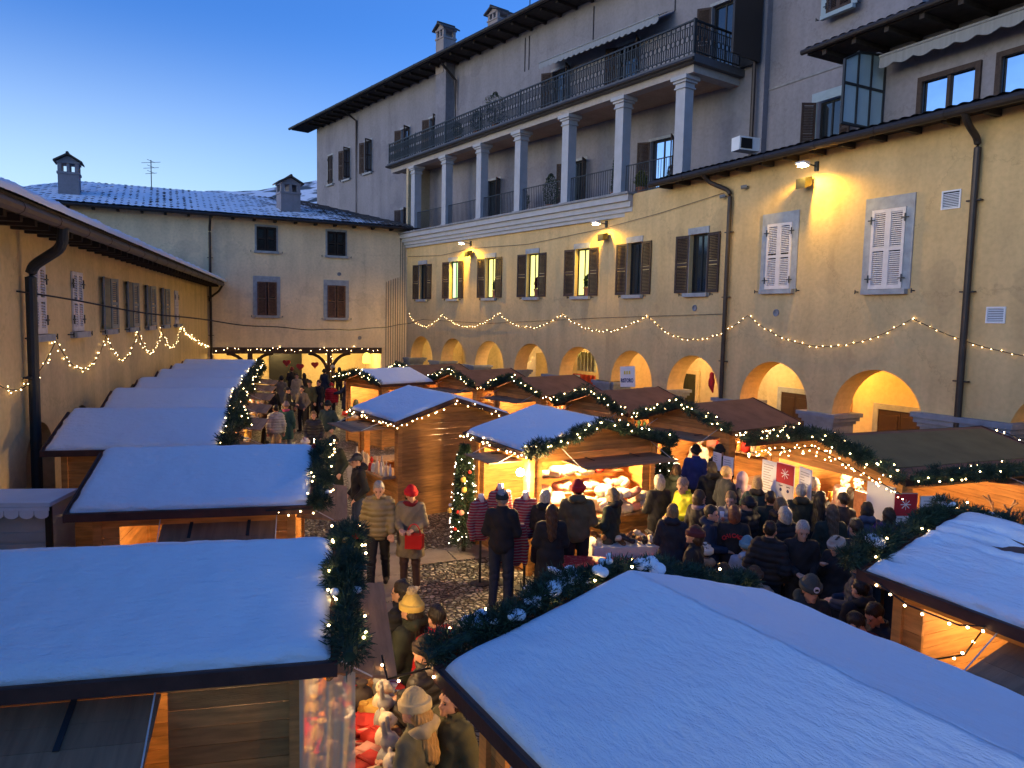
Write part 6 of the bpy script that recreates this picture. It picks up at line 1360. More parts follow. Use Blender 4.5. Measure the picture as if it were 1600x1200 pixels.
# table of slippers
def table(loc, rz, L, W, h, label, clothm, group=None, drop=.5, tn='tablecloth', wave=.02):
    root = empty('market_table', loc, rz, label, 'table', group)
    mb = MB(); mb.box(-L / 2, L / 2, -W / 2, W / 2, h - .03, h - .006); mb.build('tabletop', M_WOODX, root)
    for sx in (-1, 1):
        for sy in (-1, 1): mb = MB(); mb.box(sx * (L / 2 - .08) - .02, sx * (L / 2 - .08) + .02, sy * (W / 2 - .08) - .02, sy * (W / 2 - .08) + .02, 0, h - .03); mb.build('leg', M_WOOD, root)
    mb = MB(); ring = []; n_ = 120
    per = 2 * (L + W)
    for i in range(n_):
        t = per * i / n_
        if t < L: p = (-L / 2 + t, -W / 2)
        elif t < L + W: p = (L / 2, -W / 2 + t - L)
        elif t < 2 * L + W: p = (L / 2 - (t - L - W), W / 2)
        else: p = (-L / 2, W / 2 - (t - 2 * L - W))
        ring.append(p)
    vs = [(p[0] * 1.003, p[1] * 1.003, h) for p in ring] + [(p[0] * (1.02 + wave * math.sin(i * 1.1)), p[1] * (1.03 + 2 * wave * math.sin(i * 1.1)), h - drop) for i, p in enumerate(ring)]
    mb.add(vs, [tuple(range(n_))] + [(i, (i + 1) % n_, n_ + (i + 1) % n_, n_ + i) for i in range(n_)]); tc_ = mb.build(tn, clothm, root); return root
p = pz(985, 846, .8); rzt = R(8)
table((p.x, p.y, 0), rzt, 1.35, .6, .8, 'table under a white cloth heaped with fluffy slippers', M_FABW, drop=.62)
Tt = Matrix.Translation((p.x, p.y, 0)) @ Matrix.Rotation(rzt, 4, 'Z')
SL = {}
for i in range(26):
    k = i % 3
    if k not in SL:
        V, Fc = nets(lambda P: np.minimum(np.maximum(fld(P, [cap((0, -.07, .03), (0, .07, .035), .04, .045)], .02), -(fld(P, [cap((0, -.09, .06), (0, .01, .06), .03, .03)], .02))), fld(P, [cap((-.035, .02, .055), (.035, .02, .055), .018, .018)], .01)), np.array((-.08, -.13, -.02)), np.array((.08, .14, .1)), .009); SL[k] = npmesh('slipper', V, Fc, [GM[1], GM[2], GM[8]][k])
    o = link('slipper', SL[k]); r_ = random.Random(i); o.location = Tt @ Vector((-.6 + 1.2 * ((i % 13) + .5) / 13, -.12 + .22 * (i // 13) + r_.gauss(0, .03), .805 + .05 * (i % 2))); o.rotation_euler = (r_.gauss(0, .3), r_.gauss(0, .3), r_.random() * 6); tag(o, f"{['cream', 'brown', 'dark'][k]} fluffy slipper on the white clothed table, {POSW(i % 13, 13)}, {['near', 'far'][i // 13]} row", 'slipper', 'slippers on the white clothed table')
s = ST['M2']; q = local_of(s, pz(813, 738, 1.8)); o_ = MB(); o_.lathe([(.001, -.07), (.05, -.05), (.07, 0), (.05, .05), (.001, .07)], n=14); o_.build('bulb_lamp', M_LAMP, s.root, smooth=True, loc=q); lamp('stall_light', q + Vector((-.05, -.1, -.1)), 130, (1, .66, .26), .08, s.root)
# striped sweaters on bust forms
def stripes(name, c1, c2, c3, sc):
    m, nt, b = newmat(name); N = nt.nodes.new; tc = N('ShaderNodeTexCoord'); w_ = N('ShaderNodeTexWave'); w_.bands_direction = 'Z'; w_.inputs['Scale'].default_value = sc; w_.inputs['Distortion'].default_value = .6; lk(nt, tc.outputs['Object'], w_.inputs['Vector'])
    r = N('ShaderNodeValToRGB'); lk(nt, w_.outputs['Fac'], r.inputs[0]); r.color_ramp.elements[0].color = (*c1, 1); r.color_ramp.elements[1].color = (*c2, 1); r.color_ramp.elements[0].position = .45; r.color_ramp.elements[1].position = .55; e = r.color_ramp.elements.new(.9); e.color = (*c3, 1)
    lk(nt, r.outputs[0], b.inputs['Base Color']); b.inputs['Roughness'].default_value = .9; return m
M_SW = stripes('nordic_stripe_wool', (.2, .012, .03), (.035, .02, .07), (.26, .18, .18), 7)
for (u, v, z, fc, lb) in ((782, 756, 1.66, 200, 'red and navy striped sweater on a bust form, rear left'), (822, 768, 1.6, 180, 'striped sweater on a bust form with white neck, centre of the display'), (752, 772, 1.5, 215, 'striped sweater on a low bust form beside the decorated tree'), (803, 806, 1.35, 170, 'striped knit on a low white necked bust form in front')):
    p = pz(u, v, z); o = empty('dressed_bust', (p.x, p.y, 0), R(fc), lb, 'clothing display', 'bust forms dressed in striped sweaters'); q = link('sweater', coat_mesh('down', 'jacket'), o, (0, 0, z - 1.62)); setm(q, M_SW); q.scale = (.82, .85, 1)
    mb = MB(); mb.lathe([(.05, -.1), (.05, .02), (.048, .05), (.0, .055)], n=14, cz=z - .05); mb.build('neck_form', M_WHITE, o, smooth=True); mb = MB(); mb.lathe([(.16, 0), (.16, .02), (.02, .03), (.02, z - .7)], n=14); mb.build('stand', M_IRON, o)
# decorated trees
def xmas_tree(base, h, r0, label, seed, nb=90):
    r_ = random.Random(seed); root = empty('christmas_tree', base, 0, label, 'christmas tree'); vs = []; fs = []
    for i in range(9000):
        t = r_.random() ** .8; z = .12 + t * (h - .12); rr = r0 * (1 - .55 * t ** 2.2) * (.85 + .3 * noise.noise(Vector((t * 9, seed, 0)))) * (1 if z < h - .15 else .5); an = r_.random() * 2 * PI; q = rr * math.sqrt(r_.random() * .7 + .3) * .85
        o = Vector((q * math.cos(an), q * math.sin(an), z)); d = Vector((math.cos(an + r_.gauss(0, .5)), math.sin(an + r_.gauss(0, .5)), r_.gauss(.1, .5))).normalized(); l = .07 * r_.uniform(.6, 1.3); w_ = d.cross(Vector((r_.gauss(0, 1), r_.gauss(0, 1), r_.gauss(0, 1)))).normalized() * l * .1
        k = len(vs); vs += [o - w_, o + w_, o + d * l + w_ * .3, o + d * l - w_ * .3]; fs.append((k, k + 1, k + 2, k + 3))
    me = bpy.data.meshes.new('crown'); me.from_pydata([tuple(v) for v in vs], [], fs); me.materials.append(M_NEEDLE); link('crown', me, root); mb = MB(); mb.lathe([(.04, 0), (.035, h * .5), (.01, h * .95)], n=8); mb.build('trunk', M_DWOOD, root)
    B = []; 
    for i in range(nb): t = r_.random(); z = .15 + t * (h - .25); rr = r0 * (1 - .5 * t ** 2.2); an = r_.random() * 2 * PI; B.append((rr * math.cos(an), rr * math.sin(an), z))
    put_bulbs(root, B, M_BULBW, .012)
    for i in range(14):
        t = r_.random(); z = .2 + t * (h - .4); rr = r0 * 1.02 * (1 - .5 * t ** 2.2); an = r_.random() * 2 * PI; mb = MB(); a_ = .035 + .02 * (i % 2); mb.lathe([(.001, -a_), (a_ * .7, -a_ * .7), (a_, 0), (a_ * .7, a_ * .7), (.001, a_)], n=12); mb.build('bauble', [GM[0], GM[9], GM[5], GM[4]][i % 4], root, smooth=True, loc=(rr * math.cos(an), rr * math.sin(an), z))
p = pz(724, 862, 0); xmas_tree((p.x, p.y, 0), 2.02, .27, 'tall slim decorated tree with white lights left of the cushion stall', 1, 100); p = pz(1034, 858, 0); xmas_tree((p.x, p.y, 0), 1.95, .3, 'decorated tree with white lights right of the cushion stall, behind the slipper table', 2, 100)
# red table, bench and crates
def printed(name, c1, c2, sc=14, thr=.56):
    m, nt, b = newmat(name); N = nt.nodes.new; tc = N('ShaderNodeTexCoord'); v = N('ShaderNodeTexNoise'); v.inputs['Scale'].default_value = sc; v.inputs['Detail'].default_value = 2; v.inputs['Distortion'].default_value = 3.; lk(nt, tc.outputs['Object'], v.inputs['Vector']); r = N('ShaderNodeValToRGB'); lk(nt, v.outputs['Fac'], r.inputs[0])
    r.color_ramp.elements[0].position = thr - .02; r.color_ramp.elements[1].position = thr + .02; r.color_ramp.elements[0].color = (*c1, 1); r.color_ramp.elements[1].color = (*c2, 1); lk(nt, r.outputs[0], b.inputs['Base Color']); b.inputs['Roughness'].default_value = .45; return m
M_REDP = printed('red_printed_cover', (.5, .015, .02), (.6, .25, .2), 10, .62)
a = pz(880, 892, .78); b = pz(1195, 905, .78); c_ = (a + b) / 2; d_ = b - a; rzt = math.atan2(d_.y, d_.x)
c2 = c_ + Vector((-math.sin(rzt), math.cos(rzt), 0)) * .35
table((c2.x, c2.y, 0), rzt, d_.length, .7, .78, 'long beer table under a shiny red printed cover behind the big garland', M_REDP, drop=.2, tn='red_cover', wave=.005)
def bench(loc, rz, L, label):
    root = empty('wooden_bench', loc, rz, label, 'bench'); 
    for y in (-.1, .0, .1): mb = MB(); mb.box(-L / 2, L / 2, y - .045, y + .045, .42, .45); mb.build('slat', M_WOODX, root)
    for x in (-L / 2 + .2, L / 2 - .2): mb = MB(); mb.box(x - .02, x + .02, -.13, .13, 0, .42); mb.build('leg', M_DWOOD, root)
for off, lb in ((-.75, 'bench on the near side of the red table'), (1.0, 'bench on the far side of the red table')): q = c2 + Vector((-math.sin(rzt), math.cos(rzt), 0)) * (off - .05); bench((q.x, q.y, 0), rzt, 2.0, lb)
p = pz(1212, 884, .78); table((p.x, p.y, 0), rzt + .3, .9, .6, .78, 'small bare plank table with a dark skirt right of the red table', M_WOODX, drop=.02, tn='plank_top', wave=0)
# L1 display along the aisle
s = ST['L1']; F = frontT(s, 'y-'); hf, df = front(s, 'y-')
def draped(F, x0, x1, y0, y1, z, m, label, name='display_table'):
    c = F @ Vector(((x0 + x1) / 2, (y0 + y1) / 2, 0)); rz = math.atan2(F[1][0], F[0][0]); return table((c.x, c.y, 0), rz, x1 - x0, y1 - y0, z, label, m, drop=z - .1, tn='red_cloth', wave=.02)
draped(F, -hf - .05, hf + .1, -df - .8, -df - .36, .86, M_RED, 'goods table with a bright red cloth along the aisle of the nearest left stall')
goods(F, -hf, hf, -df - .78, -df - .4, .865, 40, 'the red aisle table', 3, ('box', 'bag', 'bowl', 'box', 'jar'), (0, 1, 5, 8, 4, 9, 0, 2), 1.15)
goods(F, -hf + .2, hf - .2, -df - .3, -df + .1, .952, 34, 'the nearest left stall', 4, ('box', 'bag', 'jar', 'bowl'), (0, 1, 5, 8, 4, 7, 2), 1.0)
def plush_mesh(m, bear):
    pr = [ell((0, 0, .09), (.075, .065, .09)), ell((0, .02, .22), (.062, .058, .056)), ell((0, .07, .205), (.028, .03, .024)), cap((.06, .03, .14), (.1, .07, .08), .026, .024), cap((-.06, .03, .14), (-.1, .07, .08), .026, .024), cap((.045, .03, .03), (.07, .13, .03), .034, .032), cap((-.045, .03, .03), (-.07, .13, .03), .034, .032)]
    pr += [ell((.048, .01, .27), (.024, .014, .024)), ell((-.048, .01, .27), (.024, .014, .024))] if bear else [cap((.025, 0, .26), (.035, -.01, .36), .018, .014), cap((-.025, 0, .26), (-.035, -.01, .36), .018, .014)]
    V, Fc = nets(lambda P: fld(P, pr, .015) - .002 * np.sin(P[..., 0] * 200) * np.sin(P[..., 2] * 190), np.array((-.15, -.09, -.02)), np.array((.15, .19, .4)), .009); return npmesh('plush_toy', V, Fc, m)
PLM = [plush_mesh(GM[1], 1), plush_mesh(GM[2], 1), plush_mesh(GM[6], 0), plush_mesh(GM[8], 0)]
for i in range(12):
    o = link('plush_toy', PLM[i % 4]); o.location = F @ Vector((-hf + .15 + 2 * (hf - .15) * (i + .5) / 12, -df - (.2 if i % 2 else .62), .96 if i % 2 else .9)); o.rotation_euler = (0, 0, s.rz + PI + .5 * math.sin(i * 2.1)); o.scale = (1.15,) * 3
    tag(o, f"{['cream bear', 'brown bear', 'grey rabbit', 'dark rabbit'][i % 4]} plush toy {POSW(i, 12)} of the nearest left stall, {['outer', 'inner'][i % 2]} side", 'plush toy', 'plush toys on the nearest left stall')
M_PLAS = mat('clear_plastic_sheet', (.85, .74, .5), .3, .05, 3, .8, 5, alpha=.62, spec=.8)
mb = MB(); n_ = 24
vs = []
for j in range(9):
    for i in range(n_ + 1): t = i / n_; vs.append(F @ Vector((-hf - .08 + .03 * math.sin(t * 21 + j * .3), -df - .02 - .36 * t, 1.98 - 1.0 * j / 8 + .015 * math.sin(t * 9))))
base = vs[0].copy(); mb.add([v - base for v in vs], [(j * (n_ + 1) + i, j * (n_ + 1) + i + 1, (j + 1) * (n_ + 1) + i + 1, (j + 1) * (n_ + 1) + i) for j in range(8) for i in range(n_)])
tag(mb.build('plastic_sheet', M_PLAS, None, smooth=True, loc=base), 'clear plastic sheet hanging at the lit corner of the nearest left stall', 'plastic sheet')
lamp('stall_light', (0, -s.bd - .35, 1.75), 5, (1, .62, .26), .08, s.root); mb = MB(); mb.lathe([(.01, .07), (.045, .05), (.05, 0), (.03, -.04), (.008, -.05)], n=12); mb.build('bulb_lamp', M_LAMP, s.root, loc=(.2, -s.bd - .35, 1.86))
mb = MB(); mb.T = F
for k in range(3): mb.tube([(hf - .1 - .5 * k, -df - .25, 1.98), (hf - .12 - .5 * k, -df - .27, 1.8)], .004, 4)
s2_ = ST['L2']; F2 = frontT(s2_, 'y-'); hf2, df2 = front(s2_, 'y-'); goods(F2, -hf2 + .1, hf2 - .1, -df2 - .3, -df2 + .1, .952, 16, 'the second left stall', 5, ('box', 'bag', 'figure', 'jar'))
for k in (3, 4, 5, 6, 7, 8):
    s = ST['L%d' % k]; F = frontT(s, 'y-'); hf, df = front(s, 'y-'); goods(F, -hf + .1, hf - .1, -df - .32, -df + .1, .952, 20 if k < 5 else 10, 'the %s left stall' % ['third', 'fourth', 'fifth', 'sixth', 'seventh', 'farthest'][k - 3], 10 + k, ('jar', 'bowl', 'figure', 'bag') if k < 6 else ('box', 'bag'), (1, 5, 2, 6, 4))
s = ST['M1']; F = frontT(s, 'x-'); hf, df = front(s, 'x-'); goods(F, -hf + .1, hf - .1, -df - .3, -df + .05, .952, 22, 'the closed stall hatch', 30, ('bottle', 'figure', 'jar'), (0, 5, 5, 1, 6), 1.1)
for k, nm, kinds, cols, n_ in (('S2', 'second arcade stall', ('jar', 'box', 'bag'), (0, 1, 5, 9, 4), 26), ('S3', 'third arcade stall', ('bowl', 'figure', 'bag'), (3, 1, 5, 8), 18), ('S4', 'fourth arcade stall', ('bag', 'figure', 'bowl'), (1, 4, 4, 2), 24), ('S5', 'fifth arcade stall', ('box', 'bag'), (4, 2, 1), 16), ('S6', 'sixth arcade stall', ('bag', 'box'), (4, 1, 0), 12), ('S7', 'far porch stall', ('bag', 'box'), (5, 0, 3), 10)):
    s = ST[k]; F = frontT(s, 'y-'); hf, df = front(s, 'y-'); goods(F, -hf + .1, hf - .1, -df - .3, -df + .1, .952, n_, 'the ' + nm, 40 + n_, kinds, cols, 1.25)
    mb = MB(); mb.box(-hf + .15, hf - .15, s.bd - .3, s.bd - .04, 1.32, 1.35); mb.build('shelf', M_WOODX, s.root); FT = s.T; goods(FT, -hf + .2, hf - .2, s.bd - .28, s.bd - .08, 1.352, 10, 'the ' + nm + ' back shelf', 60 + n_, kinds, cols, 1.2)
s = ST['S1']; F = frontT(s, 'y-'); hf, df = front(s, 'y-'); goods(F, -hf + .1, hf - .1, -df - .3, -df + .1, .952, 16, 'the drinks stall', 77, ('bottle', 'jar', 'bowl'), (5, 4, 7, 6), 1.0); F = frontT(s, 'x+'); hf, df = front(s, 'x+'); goods(F, 0, hf - .1, -df - .3, -df + .1, .952, 14, 'the drinks stall side hatch', 78, ('box', 'bag', 'jar'), (5, 4, 7, 1, 9), 1.2)
F = frontT(ST['R2'], 'x+'); hf, df = front(ST['R2'], 'x+'); goods(F, -hf + .3, hf - .1, -df - .3, -df + .1, .952, 18, 'the right edge stall', 79, ('box', 'figure', 'bag'), (0, 5, 4, 1))
# serving hatch board and white panels of the drinks stall
s = ST['S1']
def panel(s, side, x0, x1, z0, z1, m, name, dy=.06, t=.02, root=None):
    mb = MB(); mb.T = Matrix.Rotation({'y-': 0, 'y+': PI, 'x+': PI / 2, 'x-': -PI / 2}[side], 4, 'Z'); hf, df = front(s, side); mb.box(x0, x1, -df - dy - t, -df - dy, z0, z1); return mb.build(name, m, root or s.root)
hf, df = front(s, 'y-')
panel(s, 'y-', hf - .55, hf - .05, .95, 1.95, M_WHITE, 'sheet_panel'); panel(s, 'y-', .1, .75, .98, 1.6, M_WOODX, 'hatch_board', dy=-.5, t=.03)
def nutcracker(T, w_, h, label):
    o = empty('nutcracker_banner', T.translation, math.atan2(T[1][0], T[0][0]), label, 'banner', 'printed nutcracker banners')
    mb = MB(); mb.box(-w_ / 2, w_ / 2, 0, .015, 0, h); mb.build('cloth_panel', mat('banner_white', (.6, .56, .54), .8, .05), o)
    def q(x0, x1, z0, z1, m, nm, d=.002): b_ = MB(); b_.box(x0 * w_, x1 * w_, -d, -.0005, z0 * h, z1 * h); b_.build(nm, m, o)
    q(-.49, .49, .64, .99, TXT_R, 'red_hat'); q(-.49, .49, .0, .2, TXT_R, 'red_coat')
    for a in range(4):
        b_ = MB(); t = a * PI / 4; c = Vector((0, -.003, .82 * h)); d = Vector((math.cos(t), 0, math.sin(t))) * w_ * .22; b_.beam(c - d, c + d, .002, .012); b_.build('star_stroke', M_WHITE, o)
    for sx in (-1, 1):
        b_ = MB(); b_.T = Matrix.Translation((sx * w_ * .2, -.002, h * .52)) @ Matrix.Rotation(PI / 2, 4, 'X'); b_.lathe([(.001, .001), (w_ * .07, .001), (w_ * .07, 0), (.001, 0)], n=14); b_.build('eye', TXT_B, o)
        b_ = MB(); b_.tube([(sx * .02 * w_, -.003, .36 * h), (sx * .17 * w_, -.003, .33 * h), (sx * .3 * w_, -.003, .39 * h)], [w_ * .05, w_ * .045, w_ * .012], 6); b_.build('moustache', M_BLACK, o); q(*sorted((sx * .1, sx * .32)), .585, .6, M_BLACK, 'eyebrow')
    q(-.12, .12, .25, .29, TXT_R, 'mouth')
def menu(T, w_, h, label, seed=0):
    o = empty('menu_board', T.translation, math.atan2(T[1][0], T[0][0]), label, 'menu board', 'white printed menu boards'); mb = MB(); mb.box(-w_ / 2, w_ / 2, 0, .02, 0, h); mb.build('sheet', M_WHITE, o); r_ = random.Random(seed)
    b_ = MB(); z = h - .08
    while z > .08:
        b_.box(-w_ * .38, -w_ * .38 + w_ * r_.uniform(.3, .76), -.002, -.0006, z, z + .012); z -= .045
    b_.build('print_lines', TXT_G, o)
def at_front(s, side, x, y, z, yaw=0): hf, df = front(s, side); return frontT(s, side) @ Matrix.Translation((x, -df + y, z)) @ Matrix.Rotation(yaw, 4, 'Z')
xn = local_of(s, pz(1226, 752, 1.55)).x
nutcracker(at_front(s, 'y-', -.42, -.55, 1.05, 0), .42, .95, 'tall nutcracker face banner between two menu sheets on the drinks stall'); menu(at_front(s, 'y-', -.84, -.52, 1.25, 0), .36, .72, 'white menu sheet left of the taller nutcracker banner'); menu(at_front(s, 'y-', -.02, -.5, 1.2, -.2), .34, .8, 'white menu sheet right of the taller nutcracker banner', 2)
nutcracker(at_front(s, 'x+', -s.bd - .02, -.1, .95, -.3), .36, .95, 'nutcracker face banner at the near corner of the drinks stall'); menu(at_front(s, 'x+', -s.bd + .42, -.2, 1.0, -.2), .42, .85, 'white menu board right of the near corner nutcracker banner', 3)
s = ST['S2']; menu(at_front(s, 'y-', s.bw + .05, -.45, 1.35, -.3), .26, .36, 'left framed menu on the post of the second arcade stall', 4); menu(at_front(s, 'y-', s.bw + .36, -.5, 1.32, -.1), .26, .36, 'right framed menu on the post of the second arcade stall', 5)
# sign in the arcade
T = T_RN @ Matrix.Translation((15.0, .45, 2.42)) @ Matrix.Rotation(PI - .1, 4, 'Z'); T2 = Matrix.Translation(T.translation) @ Matrix.Rotation(math.atan2(T[1][0], T[0][0]), 4, 'Z')
o = empty('hanging_sign', T2.translation, math.atan2(T2[1][0], T2[0][0]), 'white hanging sign reading RISTORO in front of the orange arcade arch', 'sign'); o.rotation_euler.y = R(-5)
mb = MB(); mb.box(-.48, .48, 0, .03, -.36, .36); mb.build('sign_board', M_WHITE, o)
q = link('lettering', text_mesh('RISTORO', .2, TXT_B, .003, bold=.004), o); q.matrix_local = Matrix.Translation((0, -.006, -.14)) @ UPR
for i, x in enumerate((-.16, 0, .16)): mb = MB(); mb.prism([(x - .06, .08), (x + .06, .08), (x + .05, .2), (x - .05, .2)], 'y', -.004, -.001); mb.build('yellow_mark', mat('yellow_print', (.7, .55, .1), .6), o)
# arcade contents
def inarc(T, x0, x1, y0, y1, z0, z1, m, name, label, cat):
    c = T @ Vector(((x0 + x1) / 2, (y0 + y1) / 2, z0)); rz = math.atan2(T[1][0], T[0][0]); mb = MB(); mb.box(-(x1 - x0) / 2, (x1 - x0) / 2, -(y1 - y0) / 2, (y1 - y0) / 2, 0, z1 - z0); o = mb.build(name, m, None, loc=c, rz=rz); tag(o, label, cat); return o
M_ORC = mat('orange_red_cloth', (.6, .07, .015), .8, .1, 6, .2, 30); M_DOORG = mat('dark_green_door', (.03, .035, .02), .6, .15)
def cloth_panel(T, x0, x1, y, z0, z1, m, name, label, cat, fold=.03):
    mb = MB(); n_ = 40; vs = []
    for j in (0, 1):
        for i in range(n_ + 1): x = x0 + (x1 - x0) * i / n_; yy = y + fold * math.sin(i * .9); vs += [(x - x0, yy - y, z1 - z0 if j else 0)]
    vs2 = [(a, b - .02, c) for a, b, c in vs]; N1 = n_ + 1
    mb.add(vs, [(i, i + 1, N1 + i + 1, N1 + i) for i in range(n_)]); mb.add(vs2, [(i, i + 1, N1 + i + 1, N1 + i) for i in range(n_)])
    c = T @ Vector((x0, y, z0)); o = mb.build(name, m, None, loc=c, rz=math.atan2(T[1][0], T[0][0])); tag(o, label, cat)
cloth_panel(T_RF, 3.0, 4.5, -2.2, .2, 2.0, M_ORC, 'orange_curtain', 'wide orange red cloth low inside the fifth arch from the far corner', 'curtain'); cloth_panel(T_RF, 4.75, 5.15, -1.9, .2, 3.0, M_ORC, 'orange_curtain', 'narrow tall orange red cloth strip inside the fifth arch', 'curtain'); cloth_panel(T_RF, .3, 1.9, -2.2, .2, 2.3, M_ORC, 'orange_curtain', 'broad orange red cloth behind the hanging sign', 'curtain')
cloth_panel(T_RF, 3.4, 4.7, -2.6, 2.1, 2.95, mat('pale_green_cloth', (.4, .45, .32), .8, .2, 5), 'green_drape', 'pale green drape hung above the orange cloth in the fifth arch', 'drape', .08)
def door(T, x, w_, h, y, m, label, sur=M_STONE):
    o = empty('arcade_door', T @ Vector((x, y, 0)), math.atan2(T[1][0], T[0][0]), label, 'door'); mb = MB(); mb.box(-w_ / 2, -.005, .0, .05, 0, h); mb.box(.005, w_ / 2, 0, .05, 0, h)
    for sx in (-1, 1):
        for (a, b) in ((.15, h * .45), (h * .52, h - .15)): mb.box(sx * w_ / 4 - w_ / 4 + .08, sx * w_ / 4 + w_ / 4 - .08, .05, .065, a, b)
    mb.build('leaf', m, o); mb = MB(); f = .16
    for (a, b, c, d) in ((-w_ / 2 - f, -w_ / 2, 0, h + f), (w_ / 2, w_ / 2 + f, 0, h + f), (-w_ / 2, w_ / 2, h, h + f)): mb.box(a, b, 0, .08, c, d)
    mb.build('door_surround', sur, o)
door(T_RN, 16.4, .9, 2.35, -3.58, M_DOORG, 'dark green door inside the bright arch left of the nearer drainpipe', M_CREAM); door(T_RN, 11.15, 1.2, 2.1, -3.58, mat('dark_brown_door', (.05, .025, .015), .5, .2), 'wide dark door low inside the orange lit arch'); door(T_RN, 7.45, 1.4, 1.95, -3.58, mat('dark_brown_door', (.05, .025, .015), .5, .2), 'dark glazed shop door under a stone lintel in the rightmost big arch')
mb = MB(); mb.box(-.28, .28, 0, .03, -.35, .35); mb.box(-.22, .22, .03, .04, -.29, .29); mb.prism([(-.1, .08), (0, -.14), (.1, .08), (.05, .14), (0, .09), (-.05, .14)], 'y', .04, .055)
tag(mb.build('wall_plaque', mat('terracotta_plaque', (.4, .22, .12), .8, .2), None, loc=T_RN @ Vector((9.35, -3.58, 2.05)), rz=math.atan2(T_RN[1][0], T_RN[0][0])), 'terracotta plaque with a small shield on the arcade wall', 'plaque')
# stairs in the fourth arch
mb = MB()
for i in range(12): mb.box(7.2 + i * .2, 7.4 + i * .2, -3.4, -2.2, 0, .25 + .22 * (12 - i) * .95)
st_ = mb; st_.v = [tuple(Vector(v) - Vector((7.2, -3.4, 0))) for v in st_.v]; tag(st_.build('stairway', M_CREAM, None, loc=T_RF @ Vector((7.2, -3.4, 0)), rz=math.atan2(T_RF[1][0], T_RF[0][0])), 'stairway rising inside the arch left of the orange cloth', 'stairs')
# red bow on a pier, hearts and lantern at the porch
V, Fc = nets(lambda P: fld(P, [ell((0, 0, 0), (.1, .06, .2)), ell((.0, .0, .22), (.07, .05, .09)), cap((0, 0, -.1), (.05, 0, -.3), .07, .03)], .04), np.array((-.25, -.2, -.5)), np.array((.25, .2, .45)), .018); o = npmesh('red_stocking', V, Fc, M_RED); o = link('red_stocking', o, None, T_RN @ Vector((11.15, .15, 2.55))); tag(o, 'plump red stocking ornament hanging beside the nearer arch pier', 'ornament')
def heartm():
    mb = MB(); P = [(.16 * math.sin(t) ** 3, .01 * (13 * math.cos(t) - 5 * math.cos(2 * t) - 2 * math.cos(3 * t) - math.cos(4 * t))) for t in [2 * PI * i / 28 for i in range(28)]]; mb.prism(P, 'y', -.04, .04); return mb.mesh('red_heart', GM[0])
HM = heartm()
for i, (u, v) in enumerate(((448, 567), (469, 573), (492, 570))): o = link('red_heart', HM, None, pz(u, v, 2.2 - .05 * i)); o.rotation_euler = (0, 0, .3 * i); tag(o, ['left', 'middle', 'right'][i] + ' red heart hanging under the far porch beam', 'ornament', 'red hearts at the far porch')
mb = MB(); mb.lathe([(.02, .3), (.12, .26), (.19, .1), (.2, -.15), (.15, -.2), (.02, -.2)], n=16); o = empty('lantern', pz(573, 561, 2.35), 0, 'glowing yellow bell shaped lantern at the far porch', 'lantern'); mb.build('shade', mat('yellow_lantern', (.8, .7, .2), .6, .05, emis=(.8, .68, .08), estr=1.2), o, smooth=True); mb = MB(); mb.tube([(0, 0, .3), (0, 0, .55)], .01, 5); mb.build('hook', M_IRON, o)
# white vending cart at the left edge
p = pz(80, 782, 2.17); o = empty('vending_cart', (p.x, p.y, 0), R(7), 'white slatted vending cart with scalloped trim at the left edge', 'cart')
mb = MB(); mb.box(-2.4, 0, 0, .55, .35, 2.12)
z = .4
while z < 1.75: mb.box(-2.36, -.06, -.018, -.002, z, z + .1); z += .13
mb.build('body', mat('grey_white_panel', (.42, .44, .42), .5, .08), o); mb = MB(); mb.box(-2.5, .03, -.1, .6, 2.122, 2.17); mb.build('top', M_WHITE, o)
mb = MB(); n_ = 16
mb.box(-2.5, .03, -.119, -.112, 2.08, 2.122)
for i in range(n_): x0 = -2.5 + 2.53 * i / n_; mb.prism([(x0 + .005, 2.09)] + [(x0 + .08 + .075 * math.cos(PI + PI * k / 8), 2.04 + .05 * math.sin(PI + PI * k / 8)) for k in range(9)] + [(x0 + .155, 2.09)], 'y', -.127, -.12)
mb.build('scalloped_trim', M_WHITE, o); mb = MB(); mb.box(-.06, .01, -.03, .0, .35, 2.1); mb.build('corner_post', M_BLACK, o); 
for x in (-2.0, -.4): mb = MB(); mb.T = Matrix.Translation((x, .1, .2)) @ Matrix.Rotation(PI / 2, 4, 'X'); mb.lathe([(.03, -.05), (.2, -.05), (.2, .05), (.03, .05)], n=18); mb.build('wheel', M_BLACK, o)
